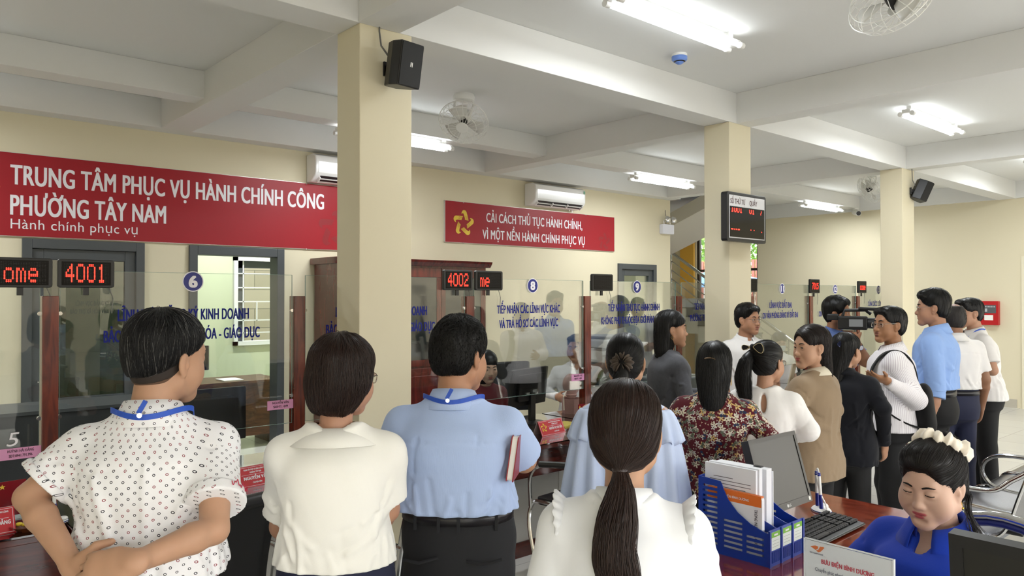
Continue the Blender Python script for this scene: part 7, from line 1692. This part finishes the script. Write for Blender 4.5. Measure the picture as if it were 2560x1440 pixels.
# 10 --- woman in the beige jacket
p = Person('woman in a beige jacket with long dark hair looking left over her shoulder', at(2030, 4.15), ray(2060)-62, H=1.53, hs=1.04, fem=True, skin='c49373', head=(-66, -2, 0), hh=0.003, lips='a04c4a', gaze=(-15, 0), facekw=dict(fat=1.05, lids=0.0040), build=dict(sh=0.152, chest=0.152, bust=0.02), arms=(dict(e=(-0.22, -0.01, 1.06), w=(-0.12, 0.22, 0.98)), dict(e=(0.22, -0.01, 1.06), w=(0.12, 0.22, 0.98))))
BG = cloth('jacket_beige', '8d7a63', 0.9, 0.3, 350); p.shirt(BG, name='jacket', hem=0.80, long=True, upper=0.066, midsleeve=0.058, ease=0.026, wr=0.003, seed=70, flare=0.03, vneck=0.05); CB = cloth('collar_cream', 'd8d0bc', 0.7); p.collar(CB, r=0.060, h=0.03, drop=0.03, gap=10); p.trousers(TRB, waist=0.98); p.shoes(SHO)
m = MB(); m.box(-0.02, 0.02, 0.125, 0.135, 1.12, 1.33, rot=Matrix.Rotation(0.25, 3, 'X')); m.build('scarf_tie', CB, p.root, bevel=0.003)
p.hair(DBH, hair_long([(0.03, 0.01, -0.035, 0.086, 0.078), (-0.07, 0.02, -0.060, 0.078, 0.058), (-0.16, 0.03, -0.095, 0.062, 0.040), (-0.28, 0.04, -0.110, 0.055, 0.032), (-0.40, 0.045, -0.100, 0.045, 0.026), (-0.46, 0.045, -0.095, 0.02, 0.014)], cap=(0.086, 0.106, 0.088), ear=-1, front=0.112, facew=0.070), flow=from_part_flow(p, -0.015), N=2200, L=0.24, steps=12, h=0.006, seed=16, ext=(0.18, 0.26, 0.52, 0.17), rad=0.0008)
# 11 --- woman in the navy blazer
p = Person('woman from behind in a navy blazer with long black hair in a navy clip', at(2112, 4.62), ray(2136)+14, H=1.475, fem=True, skin='c08c6c', head=(18, -3, 0), hh=0.005, build=dict(sh=0.160, chest=0.158, waist=0.15, hip=0.17), arms=(dict(e=(-0.215, -0.03, 1.04), w=(-0.20, 0.08, 0.80)), dict(e=(0.215, -0.03, 1.04), w=(0.20, 0.08, 0.80))))
NB = cloth('blazer_navy', '0b0d15', 0.85, 0.25, 400); p.shirt(NB, name='blazer', long=True, hem=0.74, upper=0.068, midsleeve=0.060, cuffr=0.045, ease=0.028, flare=0.012, wr=0.003, seed=80); p.collar(NB, r=0.062, h=0.03, drop=0.03); p.trousers(TRB, waist=0.96); p.shoes(SHO)
ho = p.hair(BH, hair_long([(0.04, -0.005, -0.04, 0.082, 0.075), (-0.06, -0.02, -0.065, 0.070, 0.055), (-0.16, -0.03, -0.09, 0.060, 0.042), (-0.28, -0.03, -0.10, 0.050, 0.035), (-0.36, -0.02, -0.10, 0.02, 0.02)], cap=(0.083, 0.104, 0.085)), N=1500, L=0.18, h=0.006, seed=17, ext=(0.17, 0.25, 0.42, 0.17), rad=0.0008)
m = MB()
for i in range(5): a = -0.6+0.3*i; m.tube([p.H((0.005, -0.122, 0.045)), p.H((0.035*math.cos(a), -0.132, 0.045+0.035*math.sin(a))), p.H((0.006, -0.122, 0.035))], 0.004, n=6)
m.build('hair_clip', mat('clip_navy', '1c2448', 0.4), ho, smooth=True)
# 12 --- cameraman
p = Person('cameraman in a blue shirt filming with a black camcorder on his shoulder', at(2092, 6.05), ray(2090)+105, H=1.685, skin='a9724f', head=(0, 0, 4), hh=0.005, build=dict(sh=0.17), arms=(dict(e=(-0.20, 0.16, 1.20), w=('px', 2112, 850, 6.0), h=('px', 2122, 815, 6.0), n=(1, 0, 0), curl=0.9), dict(e=('px', 2164, 905, 5.75), w=('px', 2142, 858, 5.70), h=('px', 2128, 822, 5.75), n=(-0.7, 0.6, 0.2), curl=1.0, thumb=-1)))
CBL = cloth('shirt_mid_blue', '6079b4', 0.85, 0.25, 450); p.shirt(CBL, hem=0.88, sleeve=0.85, cuff=0.066, wr=0.004, seed=90); p.collar(CBL); p.trousers(TRB, waist=1.0); p.shoes(SHO); p.hair(BH, hair_short(thick=0.016, top=0.008, quiff=0.004, nape=-0.085), N=1000, L=0.07, h=0.006, seed=18, rad=0.0008, jit=0.4, wr=0.003)
wq = p.arms[1]['w']; wd = (p.arms[1]['w']-p.arms[1]['e']); wd = wd/np.linalg.norm(wd); wp = wq-wd*0.03
t = thing('wristwatch', 'silver wristwatch with a white face on the wrist of the cameraman', 'watch', tuple(PX(2142, 864, 5.70))); t.location = p.root.matrix_basis @ Vector(wp) if False else Vector((p.loc[0]+wp[0]*math.cos(p.phi)+wp[1]*math.sin(p.phi), p.loc[1]-wp[0]*math.sin(p.phi)+wp[1]*math.cos(p.phi), wp[2]))
q_ = Vector(wd).to_track_quat('Z', 'Y'); Mw = Matrix.Rotation(-p.phi, 4, 'Z') @ q_.to_matrix().to_4x4()
m = MB(); m.lathe([(0.029, -0.010), (0.0315, -0.010), (0.0315, 0.010), (0.029, 0.010), (0.029, -0.010)], 24, caps=False); m.xf(Mw); m.build('strap', BELT, t, smooth=True)
fd = (Mw.inverted() @ Vector((-0.75, -0.62, 0.2, 0))).to_3d(); fd.z = 0; fd.normalize(); m = MB(); m.cyl(fd*0.029, fd*0.037, 0.018, n=20); m.xf(Mw); m.build('case', CHR, t, smooth=True); m = MB(); m.cyl(fd*0.037, fd*0.0378, 0.0155, n=20); m.xf(Mw); m.build('dial', TXW, t)
# camcorder, pointing right
q = PX(2140, 806, 5.85); t = thing('camcorder', 'black professional camcorder with long lens held by the cameraman', 'video camera', tuple(q), -math.radians(ray(2128)+92)); CK = mat('camcorder_black', '101011', 0.45)   # lens along +y
m = MB(); m.box(-0.055, 0.055, -0.16, 0.10, -0.07, 0.06); m.build('body', CK, t, bevel=0.012)
m = MB(); m.cyl((0, 0.10, -0.005), (0, 0.24, -0.01), 0.05, 0.055, n=20); m.build('lens_barrel', CK, t, smooth=True); m = MB(); m.box(-0.065, 0.065, 0.235, 0.32, -0.075, 0.055); m.build('lens_hood', CK, t, bevel=0.012)
m = MB(); m.tube([(0, -0.12, 0.06), (0, -0.10, 0.115), (0, 0.08, 0.12), (0, 0.13, 0.08)], 0.016, n=8); m.build('handle', CK, t, smooth=True); m = MB(); m.cyl((0.02, 0.02, 0.135), (0.02, 0.24, 0.125), 0.016, n=10); m.build('microphone', CK, t, smooth=True); m = MB(); m.box(-0.03, 0.03, -0.26, -0.15, 0.02, 0.08); m.build('viewfinder', CK, t, bevel=0.012); m = MB(); m.box(0.055, 0.062, -0.06, 0.06, -0.04, 0.03); m.build('control_panel', mat('panel_grey2', '8a8c8e', 0.4), t)
t.scale = (0.80, 0.80, 0.80)
# 13 --- man in the striped shirt with a backpack
p = Person('man in a white pinstriped long-sleeved shirt and glasses with a black backpack strap', at(2222, 5.05), ray(2238)-100, H=1.62, skin='a9744f', hs=1.03, head=(-26, 3, 0), hh=0.003, facekw=dict(mouth_open=0.8, nose=1.05), lips='855048', build=dict(sh=0.165, depth=0.118, waist=0.158), gaze=(-8, -4),
    arms=(dict(e=('px', 2290, 1000, 4.86), w=('px', 2212, 950, 4.74), h=('px', 2166, 936, 4.70), n=(0.3, 0.1, 1.0), curl=0.25, thumb=-1), dict(e=(0.22, -0.02, 1.10), w=(0.12, 0.20, 1.10))))
SM = stripe_mat(); p.shirt(SM, fab=True, long=True, hem=0.86, ease=0.024, flare=0.018, upper=0.064, midsleeve=0.064, cuffr=0.040, wr=0.004, seed=100, vneck=0.04); c = p.collar(SM); T = np.zeros((len(c.data.vertices), 3), np.float32); T[:, 0] = [math.atan2(v.co.x, v.co.y)*0.07 for v in c.data.vertices]; c.data.attributes.new('fab', 'FLOAT_VECTOR', 'POINT').data.foreach_set('vector', T.ravel())
p.trousers(TRB, waist=0.98); p.shoes(SHO); p.hair(BH, hair_short(thick=0.010, quiff=0.003, part=0.3), N=1200, L=0.06, h=0.005, seed=19, rad=0.0007, jit=0.25); p.glasses(MGL)
t = thing('backpack', 'black backpack hanging from the shoulder of the man in pinstripes', 'bag', (p.loc[0], p.loc[1], 0), -p.phi); BK = cloth('bag_black', '0c0c0d', 0.7, 0.3, 500)
f = Field((-0.26, -0.34, 0.72), (0.16, -0.08, 1.22), 0.012); f.cone((-0.06, -0.205, 0.88), (-0.06, -0.195, 1.04), 0.115, 0.095, flat=((0, 1, 0), 0.55)); f.wrinkle(0.006, 22, 2); V, F = f.mesh(); mesh_obj('pack', V, F, BK, t, True)
for sx in (-1,):
    V = []; pts = [p.J((sx*0.09, -0.16, 1.10)), p.J((sx*0.105, -0.150, 1.25)), p.J((sx*0.118, -0.105, 1.36)), p.J((sx*0.120, -0.03, 1.412)), p.J((sx*0.118, 0.055, 1.385)), p.J((sx*0.122, 0.125, 1.30)), p.J((sx*0.135, 0.155, 1.18)), p.J((sx*0.175, 0.10, 1.03)), p.J((sx*0.19, -0.03, 0.93)), p.J((sx*0.13, -0.17, 0.88))]
    for i, q in enumerate(pts):
        q = np.array(q); V += [q+np.array([-0.030, 0, 0.012]), q+np.array([0.030, 0, 0.012])]
    o = mesh_obj('strap', V, [(2*i, 2*i+1, 2*i+3, 2*i+2) for i in range(len(pts)-1)], BK, t, True); md = o.modifiers.new('s', 'SUBSURF'); md.levels = md.render_levels = 2; md = o.modifiers.new('t', 'SOLIDIFY'); md.thickness = 0.010; md.offset = 0
# 14 --- tall man in the blue shirt
p = Person('tall man in a light-blue shirt with rolled sleeves and glasses, in profile facing left', at(2334, 5.36), ray(2356)-82, H=1.74, skin='b68162', head=(-14, 0, 0), hh=0.004, lips='8f5a4e', build=dict(sh=0.168, depth=0.112), arms=(dict(e=('px', 2338, 985, 5.14), w=('px', 2316, 1062, 5.10)), dict(e=(0.22, -0.03, 1.12), w=(0.22, 0.10, 0.92))))
TB = cloth('shirt_sky_blue', '90b0e6', 0.7, 0.25, 450); p.shirt(TB, hem=1.03, tuck=True, sleeve=0.98, cuff=0.062, upper=0.064, ease=0.02, wr=0.004, blouse=0.015, seed=110, vneck=0.06); p.collar(TB, h=0.038); p.trousers(TRB, waist=1.03); p.belt(BELT, z=1.0); p.shoes(SHO); p.hair(BH, hair_short(thick=0.011, quiff=0.010, top=0.008), N=1200, L=0.06, h=0.005, seed=21, rad=0.0008, jit=0.2); p.glasses(MGL)
for a in p.arms[:1]:
    d = a['e']-a['s']; q0 = a['s']+d*0.9; q1 = a['e']+(a['w']-a['e'])*0.14; f = Field(np.minimum(q0, q1)-0.1, np.maximum(q0, q1)+0.1, 0.006); f.cone(q0, q1, 0.061, 0.064, cap=True); f.half(q0, -d); f.wrinkle(0.003, 60, 2); V, F = f.mesh(); mesh_obj('rolled_cuff', V, F, TB, p.root, True)
# 15 --- balding man in the white shirt
p = Person('balding man in a white shirt seen from behind, right of the tall man', at(2384, 5.85), ray(2402)-28, H=1.64, skin='9a6a4c', head=(-6, -2, 0), hh=0.005, build=dict(sh=0.165, waist=0.158)); p.shirt(WS, hem=1.03, sleeve=0.75, wr=0.004, seed=120, blouse=0.016, tuck=True); p.collar(WS); p.trousers(TRN, waist=1.03); p.belt(BELT, z=1.0); p.shoes(SHO)
def bald(f):
    hair_short(thick=0.004, nape=-0.07)(f); f.ell((0, 0.01, 0.13), (0.060, 0.095, 0.062), k=0.01, op='sub')
p.hair(mat('hair_thin', '1c1613', 0.6), bald, N=500, L=0.03, h=0.005, seed=22, rad=0.0008, jit=0.5)
# 16 --- man by the fire panel
p = Person('man in a white short-sleeved shirt and blue lanyard with folded arms near the red panel', at(2456, 6.25), ray(2466)-112, H=1.68, lean=0.14, skin='c08d6f', head=(-10, -2, 0), hh=0.004, lips='9d6258', build=dict(sh=0.17), arms=(dict(e=(-0.25, 0.03, 1.11), w=(0.02, 0.20, 1.10)), dict(e=(0.25, 0.03, 1.11), w=(-0.04, 0.23, 1.13))))
p.shirt(WS, hem=0.87, sleeve=0.75, cuff=0.074, wr=0.003, seed=130, vneck=0.05, flare=0.022, ease=0.024); p.collar(WS); p.lanyard(LAN, front=True, tail=False); p.trousers(TRB, waist=1.0, wide=0.004); p.shoes(SHO); p.hair(BH, hair_short(thick=0.009, quiff=0.010), N=900, L=0.04, h=0.005, seed=23, rad=0.0008, jit=0.4)
m = MB(); m.box(-0.13, -0.07, 0.135, 0.140, 1.25, 1.275); m.build('name_badge', mat('badge_red', 'a83444', 0.5), p.root)
# 17 --- seated woman in the royal-blue polo
p = Person('seated woman in a royal-blue polo with a cream scrunchie, looking down', at(2366, 2.24), ray(2362)-150, H=1.60, fem=True, skin='d9ae95', head=(-5, -14, -2), hs=1.0, hh=0.0026, hb=0.006, sit=0.515, lean=0.10, lips='b0525a', gaze=(0, -40), facekw=dict(fat=1.12, lids=0.0006, jaw=1.06, nose=0.955), build=dict(sh=0.166, chest=0.160, waist=0.15, hip=0.18, depth=0.115, bust=0.03, arm=1.15),
    arms=(dict(e=(-0.25, 0.10, 0.80), w=(-0.12, 0.34, 0.80)), dict(e=(0.26, 0.10, 0.80), w=(0.12, 0.34, 0.80))))
RB = cloth('polo_royal_blue', '1638a8', 0.85, 0.3, 600); p.shirt(RB, name='polo', hem=0.93, sleeve=0.85, upper=0.066, cuff=0.066, ease=0.02, h=0.006, wr=0.002, seed=140, vneck=0.10, neck_r=0.052); p.collar(RB, r=0.070, h=0.030, drop=0.060, spread=0.030, gap=20, z=1.442, y=-0.020, flare=0.008); p.trousers(TRB, waist=1.0); p.shoes(SHO)
def updo(f):
    f.ell((0, -0.018, 0.048), (0.085, 0.105, 0.087)); f.ell((0, 0.030, 0.088), (0.066, 0.044, 0.036), k=0.03); f.ell((0, -0.030, -0.01), (0.083, 0.078, 0.078), k=0.02)
    for x in (-0.02, 0.02): f.ell((x, 0.132, -0.035), (0.066, 0.084, 0.138), k=0.010, op='sub')
    f.half((0, -0.05, -0.085), (0, 0.15, -1), k=0.01)
    for x in (-1, 1): f.ell((x*0.094, 0.010, -0.020), (0.027, 0.024, 0.040), k=0.008, op='sub'); f.ell((x*0.075, 0.055, -0.07), (0.045, 0.05, 0.075), k=0.01, op='sub')
    f.ell((0.0, -0.100, 0.090), (0.050, 0.042, 0.034), rot=(0.9, 0, 0), k=0.012)
TOP = (0, -0.095, 0.085)
ho = p.hair(hair_mat('black17', '15100f', 0.3), updo, flow=pony_flow17(p, TOP), N=6000, L=0.12, steps=11, h=0.0045, seed=24, off=(-0.002, 0.002), rad=0.00045, jit=0.05, wr=0.0015, wf=70, ext=(0.16, 0.22, 0.2, 0.22))
scrunchie(p, p.H((0.0, -0.078, 0.088)), 0.058, 0.017, cloth('scrunchie_cream', 'f0e6d6', 0.5, 0.1), ho, tilt=0.85)
for sx in (1, -1): m = MB(); m.tube([p.H((sx*0.080, -0.004, -0.042)), p.H((sx*0.082, -0.002, -0.056))], 0.0012, n=6); m.ball(p.H((sx*0.082, -0.002, -0.060)), 0.0045); m.build('earring', mat('gold', 'c9a14a', 0.25, 1.0), p.root, smooth=True)
N_ = 60; rng = np.random.RandomState(3); pts = np.zeros((N_, 8, 3)); c0 = p.H((-0.078, -0.035, -0.03))
r0 = rng.normal(0, 0.004, (N_, 3)); r1 = rng.normal(0, 0.016, (N_, 3))
for i in range(8): u = i/7; pts[:, i] = c0+np.array([-0.012-0.03*u*u+0.008*math.sin(u*5), -0.012*u, -0.15*u])+r0+r1*u*u
curves_obj('loose_strand', pts, np.full((N_, 8), 0.0005), MATS['hair_black17'], ho)
# her chrome-backed chair
t = thing('desk_chair', 'chrome-framed chair of the seated woman in royal blue', 'chair', (p.loc[0], p.loc[1], 0), -p.phi)
m = MB(); m.rbox(-0.22, 0.22, -0.20, 0.22, 0.44, 0.50, 0.05, axis='z'); m.build('seat', LEA, t, bevel=0.015)
m = MB(); arc = [(-0.23, -0.18, 0.46), (-0.25, -0.25, 0.70)]+[(0.27*math.cos(a), -0.27-0.05*math.sin(a), 0.80+0.20*math.sin(a)) for a in np.linspace(math.pi, 0, 17)]+[(0.25, -0.25, 0.70), (0.23, -0.18, 0.46)]; m.tube(arc, 0.016, n=10); m.build('back_frame', CHR, t, smooth=True)
m = MB(); m.tube([(x*0.93, y+0.006, z-0.022 if z > 0.8 else z) for x, y, z in arc[3:-3]], 0.010, n=8); m.build('back_piping', mat('piping_navy', '1b2460', 0.5), t, smooth=True)
for sx in (-1, 1):
    for y in (-0.18, 0.18): m = MB(); m.tube([(sx*0.20, y, 0.45), (sx*0.215, y*1.12, 0.01)], 0.013, n=8); m.build('leg', CHR, t, smooth=True)
# 18-20 --- clerks behind the glass
p = Person('young clerk with a black fringe seated behind screen 8, beside the light-blue shirt', at(1213, 5.95), ray(1213)+160, H=1.56, fem=True, skin='c9a188', head=(-4, -12, 0), hs=1.06, hh=0.004, sit=0.51, lips='a85a58', gaze=(0, -18), facekw=dict(lids=0.003)); p.shirt(cloth('clerk_red', '6a2228', 0.8), hem=0.95, sleeve=0.7, wr=0.003); p.trousers(TRB); p.shoes(SHO)
p.hair(BH, hair_long([(0.02, 0, -0.03, 0.084, 0.080), (-0.08, 0, -0.04, 0.086, 0.062), (-0.17, 0, -0.05, 0.09, 0.05), (-0.22, 0, -0.05, 0.06, 0.03)], cap=(0.084, 0.104, 0.086), front=0.070, facew=0.066, ear=False), flow=from_part_flow(p), N=800, L=0.12, h=0.006, seed=25, ext=(0.17, 0.22, 0.3, 0.17), rad=0.0008)
p = Person('clerk in a white shirt seated behind screen 8, half hidden by the wooden post', at(1443, 7.0), ray(1443)+182, H=1.69, skin='b98564', head=(16, -3, 0), hh=0.004, sit=0.53, lips='8f5348', gaze=(-18, 0), facekw=dict(fat=1.06), build=dict(sh=0.18, chest=0.18, depth=0.125), arms=(dict(e=(-0.28, 0.05, 0.82), w=(-0.16, 0.25, 0.80)), dict(e=(0.28, 0.05, 0.82), w=(0.16, 0.25, 0.80)))); p.shirt(WS, hem=0.95, long=True, wr=0.004, vneck=0.05); p.collar(WS); p.trousers(TRB); p.shoes(SHO); p.hair(BH, hair_short(thick=0.008, quiff=0.004), N=600, L=0.04, h=0.006, seed=26, rad=0.0008, jit=0.3)
p = Person('clerk with glasses and a pale mask seated behind screen 11', at(1946, 9.15), ray(1946)+170, H=1.58, fem=True, skin='c49a80', head=(-10, -10, 0), hh=0.005, sit=0.50); p.shirt(WS, hem=0.95, sleeve=0.7, wr=0.003); p.trousers(TRB); p.shoes(SHO); p.glasses(mat('spectacle_dark', '2a201c', 0.3)); p.hair(BH, hair_long([(0.02, 0, -0.03, 0.086, 0.080), (-0.08, 0, -0.05, 0.082, 0.06), (-0.14, 0, -0.06, 0.05, 0.03)], cap=(0.088, 0.106, 0.090), front=0.08), N=500, L=0.10, h=0.006, seed=27, rad=0.0009)
m = MB(); V = []
for i in range(13):
    for j in range(6): x = -0.055+0.11*i/12; z = -0.02-0.075*j/5; V.append(p.H((x, max(0.060, p.proj(x*0.85, z))+0.006-0.35*x*x*8, z)))
o = mesh_obj('face_mask', V, [(i*6+j, i*6+j+1, (i+1)*6+j+1, (i+1)*6+j) for i in range(12) for j in range(5)], cloth('mask_pale', 'c9d4dc', 0.8), p.root, True)
